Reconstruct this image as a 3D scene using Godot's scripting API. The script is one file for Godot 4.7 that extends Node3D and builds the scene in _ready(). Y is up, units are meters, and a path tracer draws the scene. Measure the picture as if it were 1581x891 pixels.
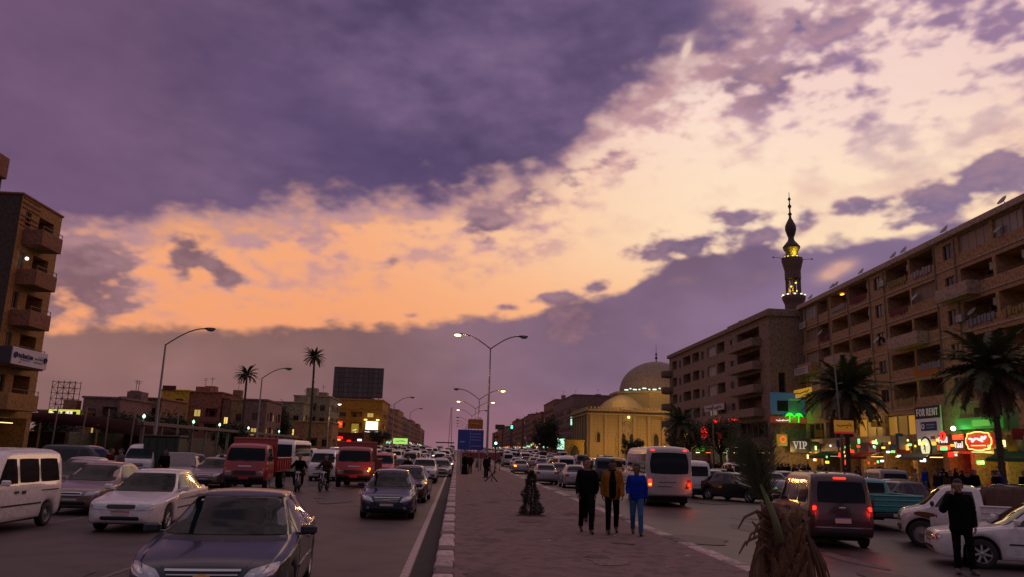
extends Node3D

# ---------------------------------------------------------------- basics
var R := RandomNumberGenerator.new()
var mats := {}
var used_names := {}

func rnd(a: float, b: float) -> float:
	return R.randf_range(a, b)

const ONES := ["", "first", "second", "third", "fourth", "fifth", "sixth", "seventh", "eighth", "ninth", "tenth", "eleventh", "twelfth", "thirteenth", "fourteenth", "fifteenth", "sixteenth", "seventeenth", "eighteenth", "nineteenth"]
func nth(n: int) -> String:
	if n > 99:
		return "hundredth" if n == 100 else "hundred-and-" + nth(n - 100)
	if n < 20:
		return ONES[n]
	var t: String = ["twent", "thirt", "fort", "fift", "sixt", "sevent", "eight", "ninet"][n / 10 - 2]
	return t + "ieth" if n % 10 == 0 else t + "y-" + ONES[n % 10]

func srgb(r: float, g: float, b: float) -> Color:
	return Color(r / 255.0, g / 255.0, b / 255.0)

# a material from a linear base colour
func mat(key: String, lin: Color, rough := 0.8, metal := 0.0) -> StandardMaterial3D:
	if mats.has(key):
		return mats[key]
	var m := StandardMaterial3D.new()
	m.resource_name = key
	m.albedo_color = lin.linear_to_srgb()
	m.roughness = rough
	m.metallic = metal
	mats[key] = m
	return m

func glow(key: String, c: Color, energy := 1.0) -> StandardMaterial3D:
	if mats.has(key):
		return mats[key]
	var m := StandardMaterial3D.new()
	m.resource_name = key
	m.albedo_color = Color(0.3, 0.3, 0.3)
	m.roughness = 0.5
	m.emission_enabled = true
	m.emission = c
	m.emission_energy_multiplier = energy
	mats[key] = m
	return m

func noise_tex(nseed: int, freq: float, octaves: int, ramp: Gradient, size := 512, normal := false, bump := 4.0) -> NoiseTexture2D:
	var n := FastNoiseLite.new()
	n.seed = nseed
	n.noise_type = FastNoiseLite.TYPE_SIMPLEX_SMOOTH
	n.frequency = freq
	n.fractal_octaves = octaves
	n.fractal_gain = 0.6
	var t := NoiseTexture2D.new()
	t.width = size
	t.height = size
	t.seamless = true
	t.noise = n
	if ramp:
		t.color_ramp = ramp
	if normal:
		t.as_normal_map = true
		t.bump_strength = bump
	return t

func ramp(stops: Array) -> Gradient:
	var g := Gradient.new()
	var o := PackedFloat32Array()
	var c := PackedColorArray()
	for s in stops:
		o.append(s[0])
		c.append(s[1])
	g.offsets = o
	g.colors = c
	return g

func grey(v: float) -> Color:
	return Color(v, v, v)

# a rough surface whose colour wanders: two noises, one over metres and one fine
func rough_mat(key: String, lin: Color, rough: float, scale := 0.25, dirt := 0.45, bump := 0.6) -> StandardMaterial3D:
	if mats.has(key):
		return mats[key]
	var m := mat(key, lin, rough)
	if not mats.has("_coarse"):
		mats["_coarse"] = noise_tex(11, 0.012, 6, ramp([[0.0, grey(0.62)], [0.4, grey(0.86)], [0.6, grey(0.95)], [1.0, grey(1.0)]]))
		mats["_fine"] = noise_tex(12, 0.06, 4, ramp([[0.0, grey(0.7)], [0.5, grey(0.9)], [1.0, grey(1.0)]]))
		mats["_bumps"] = noise_tex(13, 0.05, 5, null)
	m.albedo_texture = mats["_coarse"]
	m.uv1_triplanar = true
	m.uv1_world_triplanar = true
	m.uv1_scale = Vector3.ONE * scale
	if dirt > 0.0:
		m.detail_enabled = true
		m.detail_blend_mode = BaseMaterial3D.BLEND_MODE_MUL
		m.detail_albedo = mats["_fine"]
		m.detail_uv_layer = BaseMaterial3D.DETAIL_UV_2
		m.uv2_triplanar = true
		m.uv2_world_triplanar = true
		m.uv2_scale = Vector3.ONE * scale * 5.3
	if bump > 0.0:
		m.heightmap_enabled = true
		m.heightmap_texture = mats["_bumps"]
		m.heightmap_scale = bump
	return m

# ---------------------------------------------------------------- nodes
func numbered(called: String) -> String:
	var n: int = used_names.get(called, 0)
	used_names[called] = n + 1
	return called if n == 0 else "%s_%03d" % [called, n]

func tag(o: Node3D, label: String, category: String, group := "") -> Node3D:
	o.set_meta("label", label)
	o.set_meta("category", category)
	if group:
		o.set_meta("group", group)
	return o

func thing(called: String, label: String, category: String, at := Vector3.ZERO, turn := 0.0, group := "") -> Node3D:
	var o := Node3D.new()
	o.name = numbered(called)
	add_child(o)
	o.position = at
	o.rotation.y = turn
	tag(o, label, category, group)
	return o

func part(called: String, m: Mesh, material: Material, parent: Node) -> MeshInstance3D:
	var o := MeshInstance3D.new()
	o.mesh = m
	if material:
		o.material_override = material
	if parent == self:
		o.name = numbered(called)
		add_child(o)
	else:
		o.name = called
		# siblings of the same kind get three-digit numbers
		var k := 0
		while parent.has_node(NodePath(o.name)):
			k += 1
			o.name = "%s_%03d" % [called, k]
		parent.add_child(o)
	return o

func struct(called: String, m: Mesh, material: Material) -> MeshInstance3D:
	var o := part(called, m, material, self)
	o.set_meta("kind", "structure")
	return o

func copy(root: Node3D, at: Vector3, turn: float, label: String, group := "", called := "") -> Node3D:
	var c: Node3D = root.duplicate()
	c.name = numbered(called if called else str(root.get_meta("kindname")))
	add_child(c)
	c.position = at
	c.rotation = Vector3(0, turn, 0)
	c.set_meta("label", label)
	if group:
		c.set_meta("group", group)
	elif c.has_meta("group"):
		c.remove_meta("group")
	return c

# ---------------------------------------------------------------- meshes
class MB:
	var st := SurfaceTool.new()
	var n := 0
	func _init(smooth := false) -> void:
		st.begin(Mesh.PRIMITIVE_TRIANGLES)
		st.set_smooth_group(0 if smooth else -1)
	func smooth(on: bool) -> void:
		st.set_smooth_group(0 if on else -1)
	func tri(a: Vector3, b: Vector3, c: Vector3) -> void:
		st.add_vertex(a)
		st.add_vertex(b)
		st.add_vertex(c)
		n += 1
	# corners run clockwise as seen from the front
	func quad(a: Vector3, b: Vector3, c: Vector3, d: Vector3) -> void:
		tri(a, b, c)
		tri(a, c, d)
	func quad_uv(a: Vector3, b: Vector3, c: Vector3, d: Vector3) -> void:
		var v := [a, b, c, d]
		var t := [Vector2(0, 1), Vector2(0, 0), Vector2(1, 0), Vector2(1, 1)]
		for i in [0, 1, 2, 0, 2, 3]:
			st.set_uv(t[i])
			st.add_vertex(v[i])
		n += 2
	func box(c: Vector3, s: Vector3, basis := Basis.IDENTITY) -> void:
		var h := s * 0.5
		var p := []
		for k in 8:
			p.append(c + basis * Vector3(h.x * (1 if k & 1 else -1), h.y * (1 if k & 2 else -1), h.z * (1 if k & 4 else -1)))
		quad(p[4], p[6], p[7], p[5])
		quad(p[1], p[3], p[2], p[0])
		quad(p[5], p[7], p[3], p[1])
		quad(p[0], p[2], p[6], p[4])
		quad(p[6], p[2], p[3], p[7])
		quad(p[0], p[4], p[5], p[1])
	# a box with all edges cut by r
	func bevel(c: Vector3, s: Vector3, r: float, basis := Basis.IDENTITY) -> void:
		var h := s * 0.5
		r = minf(r, minf(h.x, minf(h.y, h.z)) * 0.9)
		for ax in 3:
			var u := (ax + 1) % 3
			var v := (ax + 2) % 3
			for sg in [1.0, -1.0]:
				var q := []
				for k in [[-1, -1], [-1, 1], [1, 1], [1, -1]]:
					var w := Vector3.ZERO
					w[ax] = h[ax] * sg
					w[u] = (h[u] - r) * k[0]
					w[v] = (h[v] - r) * k[1]
					q.append(c + basis * w)
				if sg > 0:
					quad(q[0], q[1], q[2], q[3])
				else:
					quad(q[3], q[2], q[1], q[0])
			for su in [1.0, -1.0]:
				for sv in [1.0, -1.0]:
					var e := []
					for k in [[1, 0], [0, 1]]:
						for t in [-1, 1]:
							var w := Vector3.ZERO
							w[ax] = (h[ax] - r) * t
							w[u] = (h[u] - r * k[1]) * su
							w[v] = (h[v] - r * k[0]) * sv
							e.append(c + basis * w)
					if su * sv > 0:
						quad(e[0], e[1], e[3], e[2])
					else:
						quad(e[2], e[3], e[1], e[0])
		for k in 8:
			var sg := Vector3(1 if k & 1 else -1, 1 if k & 2 else -1, 1 if k & 4 else -1)
			var a := c + basis * (Vector3(h.x, h.y - r, h.z - r) * sg)
			var b := c + basis * (Vector3(h.x - r, h.y, h.z - r) * sg)
			var d := c + basis * (Vector3(h.x - r, h.y - r, h.z) * sg)
			if sg.x * sg.y * sg.z > 0:
				tri(a, d, b)
			else:
				tri(a, b, d)
	# a tapered tube through points
	func tube(pts: Array, radii: Array, sides := 8, caps := true) -> void:
		var rings := []
		var up := Vector3.UP
		for i in pts.size():
			var d: Vector3 = (pts[mini(i + 1, pts.size() - 1)] - pts[maxi(i - 1, 0)]).normalized()
			if absf(d.dot(up)) > 0.98:
				up = Vector3.RIGHT if absf(d.x) < 0.9 else Vector3.BACK
			var x := d.cross(up).normalized()
			var y := x.cross(d).normalized()
			up = y
			var ring := []
			for k in sides:
				var a := TAU * k / sides
				ring.append(pts[i] + (x * cos(a) + y * sin(a)) * radii[i])
			rings.append(ring)
		for i in pts.size() - 1:
			for k in sides:
				var k2 := (k + 1) % sides
				quad(rings[i][k], rings[i][k2], rings[i + 1][k2], rings[i + 1][k])
		if caps:
			for k in range(1, sides - 1):
				tri(rings[0][0], rings[0][k + 1], rings[0][k])
				tri(rings[-1][0], rings[-1][k], rings[-1][k + 1])
	# a profile of (radius, height) turned round an axis through c
	func lathe(profile: Array, c: Vector3, sides := 16, basis := Basis.IDENTITY) -> void:
		for i in profile.size() - 1:
			var p: Vector2 = profile[i]
			var q: Vector2 = profile[i + 1]
			for k in sides:
				var a := TAU * k / sides
				var b := TAU * (k + 1) / sides
				var v := []
				for e in [[p, a], [q, a], [q, b], [p, b]]:
					v.append(c + basis * Vector3(cos(e[1]) * e[0].x, e[0].y, sin(e[1]) * e[0].x))
				if p.x < 1e-5:
					tri(v[0], v[1], v[2])
				elif q.x < 1e-5:
					tri(v[0], v[1], v[3])
				else:
					quad(v[0], v[1], v[2], v[3])
	func done() -> ArrayMesh:
		st.index()
		st.generate_normals()
		return st.commit()

# joins meshes into one mesh with one surface per material
func join(pieces: Array) -> ArrayMesh:
	var by := {}
	var order := []
	for p in pieces:      # [mesh, material, transform]
		if not by.has(p[1]):
			by[p[1]] = SurfaceTool.new()
			by[p[1]].begin(Mesh.PRIMITIVE_TRIANGLES)
			order.append(p[1])
		for s in p[0].get_surface_count():
			by[p[1]].append_from(p[0], s, p[2])
	var out := ArrayMesh.new()
	for m in order:
		by[m].commit(out)
		out.surface_set_material(out.get_surface_count() - 1, m)
	return out

# a curve through [x, y] points, smooth (Catmull-Rom with limited tangents)
func ev(a: Array, x: float) -> float:
	var n := a.size()
	if x <= a[0][0]:
		return a[0][1]
	if x >= a[n - 1][0]:
		return a[n - 1][1]
	var i := 0
	while x > a[i + 1][0]:
		i += 1
	var h: float = a[i + 1][0] - a[i][0]
	var t: float = (x - a[i][0]) / h
	var s: float = (a[i + 1][1] - a[i][1]) / h
	var m0 := s
	var m1 := s
	if i > 0:
		var sp: float = (a[i][1] - a[i - 1][1]) / (a[i][0] - a[i - 1][0])
		m0 = 0.0 if sp * s <= 0.0 else 2.0 * sp * s / (sp + s)
	if i < n - 2:
		var sn: float = (a[i + 2][1] - a[i + 1][1]) / (a[i + 2][0] - a[i + 1][0])
		m1 = 0.0 if sn * s <= 0.0 else 2.0 * sn * s / (sn + s)
	var t2 := t * t
	var t3 := t2 * t
	return (2 * t3 - 3 * t2 + 1) * a[i][1] + (t3 - 2 * t2 + t) * h * m0 + (-2 * t3 + 3 * t2) * a[i + 1][1] + (t3 - t2) * h * m1

func lin(a: Array, x: float) -> float:
	if x <= a[0][0]:
		return a[0][1]
	for i in a.size() - 1:
		if x <= a[i + 1][0]:
			return lerpf(a[i][1], a[i + 1][1], (x - a[i][0]) / (a[i + 1][0] - a[i][0]))
	return a[-1][1]

# the avenue climbs a little in the distance (d: metres ahead of the camera)
func rise(d: float) -> float:
	return 2.5 * smoothstep(70.0, 330.0, d)

# ---------------------------------------------------------------- sky
var sky_n1 := FastNoiseLite.new()
var sky_n2 := FastNoiseLite.new()
var sky_n3 := FastNoiseLite.new()
# lower edge of the great cloud and upper edge of the bank, elevation over azimuth (degrees, 0 = along the avenue)
const CLOUD_EDGE := [[-180, 9.0], [-110, 12.5], [-60, 12.5], [-32, 11.4], [-27, 12.5], [-23, 13.3], [-19, 14.4], [-14, 15.5], [-8, 16.6], [-3.5, 17.3], [1, 17.6], [4, 18.2], [7, 19.8], [9, 22.3], [12, 24.6], [16, 26.2], [19, 27.2], [24, 27.4], [30, 30.0], [36, 33.5], [44, 37.0], [60, 34.0], [90, 22.0], [130, 12.0], [180, 9.0]]  # left of the view the edge is raised to throw warm light on facades
const BANK_EDGE := [[-180, 5.0], [-90, 5.5], [-45, 6.2], [-27, 7.0], [-18, 7.6], [-11, 8.0], [-7, 8.4], [-3, 9.2], [2, 9.9], [6, 10.2], [9, 10.9], [11.8, 12.1], [14, 13.2], [17, 14.0], [21, 14.6], [26, 14.6], [31, 14.9], [36, 15.6], [45, 16.0], [60, 13.0], [100, 8.0], [180, 5.0]]
# az, el, half width, half height, tilt, strength
const PUFFS := [
	[-19.6, 12.8, 1.3, 1.5, 0.0, 1.0], [-17.3, 11.7, 1.6, 0.8, -0.5, 0.9], [-26.5, 10.5, 3.0, 2.6, 0.3, 1.1], [-30.0, 10.5, 4.5, 3.0, 0.0, 0.9], [-24.8, 8.7, 2.6, 1.5, 0.1, 0.75],
	[-5.4, 13.6, 0.55, 0.7, 0.4, 0.6], [1.6, 16.9, 1.7, 1.2, 0.2, 0.85], [7.6, 20.2, 1.6, 1.4, 0.3, 0.75], [4.6, 18.9, 1.6, 1.1, 0.3, 0.8],
	[17.4, 15.2, 3.4, 0.85, 0.12, 1.05], [14.2, 14.6, 1.6, 0.5, 0.1, 0.8], [20.5, 16.9, 2.2, 0.65, -0.1, 0.8], [24.6, 16.6, 1.5, 0.7, 0.2, 0.75], [15.0, 16.1, 1.4, 0.35, 0.1, 0.55], [22.0, 15.6, 2.2, 0.8, 0.1, 0.8],
	[28.9, 17.1, 2.2, 0.5, 0.0, 0.85], [33.4, 16.7, 2.4, 1.1, 0.12, 1.05], [36.6, 17.9, 2.2, 1.3, 0.25, 1.0], [40.5, 17.0, 3.0, 1.6, 0.0, 0.9], [31.0, 15.7, 1.6, 0.6, 0.3, 0.7],
	[3.8, 10.6, 1.4, 0.3, 0.0, 0.7], [7.2, 11.3, 2.2, 0.45, 0.15, 0.8], [-3.9, 9.6, 0.9, 0.25, 0.0, 0.55], [10.5, 12.4, 1.6, 0.5, 0.3, 0.7],
	[12.6, 20.9, 1.2, 0.8, 0.3, 0.45], [16.2, 22.2, 1.5, 0.7, 0.5, 0.4], [10.6, 21.7, 2.0, 1.2, 0.4, 0.45], [8.5, 16.9, 0.8, 0.3, 0.2, 0.4], [-14.5, 9.4, 1.6, 0.22, -0.1, 0.45], [-17.0, 9.0, 1.2, 0.2, 0.0, 0.4],
	[24.0, 25.9, 2.6, 1.1, 0.3, 0.7], [21.0, 26.6, 2.0, 1.1, 0.2, 0.75]]

func sky_color(dir: Vector3) -> Color:
	var az := rad_to_deg(atan2(dir.x, -dir.z))
	var el := rad_to_deg(asin(clampf(dir.y, -1.0, 1.0)))
	el = maxf(el, 0.0)
	var q := Vector3(dir.x, dir.y * 1.7, dir.z)
	var big := sky_n1.get_noise_3dv(q * 9.0)
	var mid := sky_n2.get_noise_3dv(q * 26.0)
	var fine := sky_n3.get_noise_3dv(Vector3(dir.x, dir.y * 2.2, dir.z) * 60.0)
	# the clear glow behind the clouds
	var away := absf(az - 26.0)
	var side := smoothstep(4.0, 40.0, away)
	var c := srgb(255, 226, 192).lerp(srgb(246, 172, 126), side)
	var high := smoothstep(15.0, 27.0, el)
	c = c.lerp(srgb(254, 224, 212).lerp(srgb(206, 160, 156), side), high * 0.9)
	var low := 1.0 - smoothstep(7.0, 17.0, el)
	c = c.lerp(srgb(254, 176, 118).lerp(srgb(244, 160, 112), side), low * 0.85)
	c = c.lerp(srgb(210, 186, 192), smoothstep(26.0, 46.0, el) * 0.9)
	var dusk := smoothstep(76.0, 150.0, away)  # glow stretched well past the view to warm the street fronts
	c = c.lerp(srgb(158, 144, 156), dusk)  # unseen sky behind made paler and greyer for fill light on the street
	# thin mist streaks in the glow
	c = c.lerp(srgb(214, 160, 152), clampf(mid * 0.55 + big * 0.25, 0.0, 0.35) * (1.0 - dusk) * smoothstep(12.0, 20.0, el))
	# the colours of the cloud
	var shade := 0.5 + big * 0.75 + mid * 0.28
	shade += fine * 0.22
	var dark := srgb(80, 66, 100).lerp(srgb(128, 104, 138), clampf(shade, 0.0, 1.0))
	dark = dark.lerp(srgb(132, 114, 152), smoothstep(8.0, 30.0, az) * 0.75 * (1.0 - smoothstep(70.0, 110.0, az)))
	dark = dark.lerp(srgb(114, 86, 114), smoothstep(-4.0, -30.0, az) * 0.7 * (1.0 - smoothstep(-60.0, -100.0, az)))
	var streak := exp(-pow((el - 21.0 + (az + 8.0) * 0.38) / 3.2, 2.0)) * smoothstep(-26.0, -8.0, az) * (1.0 - smoothstep(2.0, 9.0, az))
	dark = dark.lerp(srgb(78, 64, 102), streak * 0.6)
	dark = dark.lerp(srgb(136, 122, 134), maxf(smoothstep(36.0, 56.0, el), dusk) * 0.7)  # cloud overhead and behind, out of view, lightened to fill the street
	var bank := srgb(142, 105, 102).lerp(srgb(128, 102, 126), smoothstep(-16.0, 14.0, az))
	bank = bank.lerp(srgb(130, 108, 138), smoothstep(12.0, 30.0, az))
	bank = bank.lerp(srgb(150, 104, 118), (1.0 - smoothstep(0.5, 6.0, el)) * 0.85 * exp(-pow((az - 2.0) / 22.0, 2.0)))
	bank = bank.lerp(bank.darkened(0.14), clampf(big * 1.1 + mid * 0.35, -0.6, 1.0))
	# how much cloud
	var wob := big * 2.4 + mid * 2.1 + fine * 1.2
	var d1 := 0.5 + (el - lin(CLOUD_EDGE, az) + wob) / lerpf(5.6, 6.8, smoothstep(6.0, 20.0, az))
	var a1 := smoothstep(0.08, 0.95, d1)
	# beyond the top of the glow the cloud breaks into patches
	a1 *= 1.0 - smoothstep(17.0, 27.0, az) * (1.0 - smoothstep(70.0, 100.0, az)) * clampf(0.8 - mid * 1.6 - big * 0.8 - fine * 0.6, 0.0, 1.0)
	var d2 := 0.5 + (lin(BANK_EDGE, az) - el + big * 0.5 + mid * 0.75 + fine * 0.45) / 0.9
	var a2 := smoothstep(0.1, 0.9, d2)
	var f := 0.0
	if az > -45.0 and az < 50.0 and el < 34.0:
		for p in PUFFS:
			var dx: float = az - p[0]
			var dy: float = el - p[1]
			if absf(dx) < 9.0 and absf(dy) < 6.0:
				var ct := cos(p[4])
				var sn := sin(p[4])
				var u: float = (dx * ct + dy * sn) / p[2]
				var v: float = (dy * ct - dx * sn) / p[3]
				f = maxf(f, p[5] * exp(-0.55 * (u * u + v * v)))
		f += (mid * 0.5 + fine * 0.62) * smoothstep(0.02, 0.4, f)
	var a3 := smoothstep(0.24, 0.8, f) * clampf(0.4 + f * 0.7, 0.0, 0.94)
	# overhead, out of view, the cloud is broken open to add fill light
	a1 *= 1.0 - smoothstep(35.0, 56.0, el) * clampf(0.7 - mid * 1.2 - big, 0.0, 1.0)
	var thin := 4.0 * a1 * (1.0 - a1)
	var main := dark.lerp(srgb(216, 164, 156), thin * 0.6 * (1.0 - dusk) + clampf(fine * 0.4 + mid * 0.2, 0.0, 0.3) * thin)
	var puff := dark.lerp(bank, 0.6).lerp(srgb(196, 150, 150), (1.0 - a3) * 0.9 + clampf(mid * 0.5 + fine * 0.5, -0.1, 0.35))
	# a pink veil in front of the great cloud's edge, and the broken field high on the right
	var veil := smoothstep(-0.75, 0.45, d1) * clampf(0.4 + mid * 1.1 + fine * 1.1 + big * 0.4, 0.0, 0.85) * (1.0 - dusk)
	c = c.lerp(srgb(228, 172, 162).lerp(srgb(184, 140, 156), clampf(0.4 + mid + fine, 0.0, 1.0)), veil * 0.95)
	var field := smoothstep(15.0, 24.0, az + (el - 26.0) * 0.8) * (1.0 - smoothstep(58.0, 78.0, az)) * smoothstep(18.5, 25.5, el + big * 2.5 + mid * 1.5)
	var patch := clampf(0.46 + mid * 1.5 + fine * 1.4 + big * 0.6, 0.0, 1.0)
	c = c.lerp(srgb(236, 198, 194).lerp(srgb(150, 120, 152), patch), field * clampf(0.5 + patch * 0.6, 0.0, 0.95))
	c = c.lerp(puff, a3)
	c = c.lerp(main, a1)
	c = c.lerp(bank, a2)
	# a warm fleck or two in the bank
	var fleck := clampf((mid - 0.22) * 2.2 + fine * 0.7, 0.0, 1.0) * smoothstep(6.0, 9.0, el) * (1.0 - smoothstep(10.0, 15.0, el)) * exp(-pow((az - 8.0) / 18.0, 2.0))
	c = c.lerp(srgb(206, 142, 128), fleck * 0.45 * a2)
	var hole := exp(-pow((az - 26.8) / 1.1, 2.0) - pow((el - 12.9 - (az - 26.8) * 0.3) / 0.5, 2.0))
	c = c.lerp(srgb(224, 172, 150), clampf(hole * 1.2 + fine * hole, 0.0, 0.85))
	var hole2 := exp(-pow((az - 16.9) / 0.45, 2.0) - pow((el - 28.7 - (az - 16.9) * 0.9) / 0.55, 2.0))
	c = c.lerp(srgb(236, 206, 190), clampf(hole2 * 1.3, 0.0, 0.9))
	return c

func make_sky() -> Sky:
	sky_n1.seed = 5
	sky_n2.seed = 21
	sky_n3.seed = 33
	for n in [sky_n1, sky_n2, sky_n3]:
		n.noise_type = FastNoiseLite.TYPE_SIMPLEX_SMOOTH
		n.frequency = 0.35
		n.fractal_type = FastNoiseLite.FRACTAL_FBM
		n.fractal_octaves = 4
		n.fractal_gain = 0.55
	var w := SKY_W
	var h := w / 2
	var cw := 512
	var low := Image.create(cw, cw / 2, false, Image.FORMAT_RGB8)
	for y in cw / 2:
		for x in cw:
			var a := TAU * (x + 0.5) / cw
			var e := PI * (0.5 - (y + 0.5) / (cw / 2.0))
			if y > cw / 4 + 1:
				low.set_pixel(x, y, srgb(70, 54, 58))
			else:
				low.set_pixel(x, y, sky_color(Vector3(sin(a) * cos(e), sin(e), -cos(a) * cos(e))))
	low.resize(w, h, Image.INTERPOLATE_CUBIC)
	for y in range(int(h * 0.5 - h * 37.0 / 180.0), h / 2 + 1):
		var e := PI * (0.5 - (y + 0.5) / h)
		for x in range(int(-w * 43.0 / 360.0), int(w * 49.0 / 360.0)):
			var a := TAU * (x + 0.5) / w
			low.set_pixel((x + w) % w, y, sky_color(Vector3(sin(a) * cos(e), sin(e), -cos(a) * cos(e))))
	var sky := Sky.new()
	var pm := PanoramaSkyMaterial.new()
	pm.panorama = ImageTexture.create_from_image(low)
	sky.sky_material = pm
	return sky

# ---------------------------------------------------------------- vehicles (forward is +z, s runs from the front bumper back)
func paint(key: String, lin_c: Color, metal := 0.15, rough := 0.32) -> StandardMaterial3D:
	if mats.has(key):
		return mats[key]
	var m := mat(key, lin_c, rough, metal)
	m.clearcoat_enabled = true
	m.clearcoat = 0.45 if key.begins_with("slate") else 0.8
	m.clearcoat_roughness = 0.08
	if not mats.has("_dust"):
		mats["_dust"] = noise_tex(31, 0.02, 5, ramp([[0.0, grey(0.84)], [0.5, grey(0.95)], [1.0, grey(1.0)]]))
	m.albedo_texture = mats["_dust"]
	m.uv1_triplanar = true
	m.uv1_scale = Vector3.ONE * 0.6
	return m

func vm(key: String) -> StandardMaterial3D:
	match key:
		"glass":
			var gl := mat("tinted glass", Color(0.006, 0.011, 0.014), 0.05)
			gl.metallic_specular = 0.25
			return gl
		"side_glass":
			return mat("side glass", Color(0.012, 0.012, 0.014), 0.06)
		"rubber":
			return mat("rubber", Color(0.012, 0.012, 0.012), 0.75)
		"black":
			return mat("black plastic", Color(0.014, 0.014, 0.015), 0.5)
		"under":
			return mat("underbody", Color(0.006, 0.006, 0.006), 0.9)
		"chrome":
			return mat("chrome", Color(0.55, 0.55, 0.56), 0.18, 1.0)
		"alloy":
			return mat("alloy", Color(0.36, 0.36, 0.37), 0.35, 0.8)
		"steel":
			return mat("steel wheel", Color(0.2, 0.2, 0.2), 0.5, 0.4)
		"lamp":
			return mat("lamp glass", Color(0.42, 0.42, 0.44), 0.1, 0.75)
		"amber":
			return mat("amber lens", Color(0.5, 0.14, 0.02), 0.15)
		"tail":
			return mat("red lens", Color(0.2, 0.008, 0.008), 0.15)
		"tail_lit":
			return glow("lit tail lamp", srgb(255, 42, 22), 2.6)
		"blink_lit":
			return glow("lit indicator lamp", srgb(255, 140, 30), 4.0)
		"head_lit":
			return glow("lit head lamp", srgb(255, 240, 200), 4.0)
		"plate":
			return mat("number plate", Color(0.42, 0.4, 0.36), 0.5)
		"plate_blue":
			return mat("plate band blue", Color(0.02, 0.06, 0.25), 0.5)
		"plate_red":
			return mat("plate band red", Color(0.42, 0.03, 0.03), 0.5)
		"emblem":
			return mat("gold emblem", Color(0.5, 0.24, 0.07), 0.3, 0.8)
		"sticker":
			return mat("sticker", Color(0.75, 0.75, 0.75), 0.6)
	return vm("black")

func bot_at(sp: Dictionary, s: float) -> float:
	var y := lin(sp.bot, s)
	for a in sp.get("axles", []):
		var ra: float = sp.wr + 0.055
		var d := absf(s - a)
		if d < ra:
			y = maxf(y, sp.wr + sqrt(ra * ra - d * d))
	return y

func car_ring(sp: Dictionary, s: float) -> Array:
	var yt := ev(sp.top, s)
	var yl := minf(ev(sp.belt, s), yt - 0.012)
	var w := ev(sp.wmax, s)
	var wt := w * ev(sp.wtop, s)
	var yb := minf(bot_at(sp, s), yl - 0.05)
	var r: float = minf(sp.get("corner", 0.07), (yt - yl) * 0.8)
	var wb := w - 0.015
	var crown: float = sp.get("crown", 0.03)
	var h := yl - yb
	var p := [Vector2(0, yt + crown), Vector2(wt * 0.45, yt + crown * 0.75), Vector2(wt * 0.8, yt + crown * 0.22), Vector2(wt - r * 0.9, yt),
		Vector2(wt - r * 0.3, yt - r * 0.3), Vector2(wt, yt - r)]
	p.append(Vector2(lerpf(wt, wb, 0.5), lerpf(yt - r, yl, 0.5)))
	p.append(Vector2(wb - 0.012, yl + minf(0.02, (yt - yl) * 0.2)))
	p.append(Vector2(wb + 0.004, yl - 0.03 * h))
	p.append(Vector2(w, yl - h * 0.25))
	p.append(Vector2(w + 0.004, yl - h * 0.5))
	p.append(Vector2(w - 0.008, yl - h * 0.8))
	p.append(Vector2(w - 0.03, yb + h * 0.04))
	p.append(Vector2(w - 0.06, yb))
	p.append(Vector2(maxf(w - 0.3, w * 0.3), yb))
	p.append(Vector2(0, yb))
	return p

func car_loft(sp: Dictionary) -> ArrayMesh:
	var L: float = sp.L
	var at := [0.0, 0.015, 0.035, 0.065, 0.1, 0.15, 0.22, 0.3, 0.4]
	var s := 0.5
	while s < L - 0.42:
		at.append(s)
		s += 0.13
	for e in [0.4, 0.3, 0.22, 0.15, 0.1, 0.065, 0.035, 0.015, 0.0]:
		at.append(L - e)
	for a in sp.get("axles", []):
		for k in [-1.02, -0.985, -0.92, -0.8, -0.6, -0.35, 0.0, 0.35, 0.6, 0.8, 0.92, 0.985, 1.02]:
			at.append(a + k * (sp.wr + 0.055))
	at.sort()
	var use := [at[0]]
	for a in at:
		if a - use[-1] > 0.009:
			use.append(a)
	var mb := MB.new(true)
	var rings := []
	for a in use:
		var half := car_ring(sp, a)
		var ring := []
		for p in half:
			ring.append(Vector3(p.x, p.y, L * 0.5 - a))
		for i in range(half.size() - 2, 0, -1):
			ring.append(Vector3(-half[i].x, half[i].y, L * 0.5 - a))
		rings.append(ring)
	var n: int = rings[0].size()
	for i in rings.size() - 1:
		for k in n:
			var k2 := (k + 1) % n
			mb.quad(rings[i][k], rings[i][k2], rings[i + 1][k2], rings[i + 1][k])
	mb.smooth(false)
	for e in [0, rings.size() - 1]:
		var mid := Vector3.ZERO
		for v in rings[e]:
			mid += v / n
		for k in n:
			if e == 0:
				mb.tri(mid, rings[e][(k + 1) % n], rings[e][k])
			else:
				mb.tri(mid, rings[e][k], rings[e][(k + 1) % n])
	return mb.done()

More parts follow.
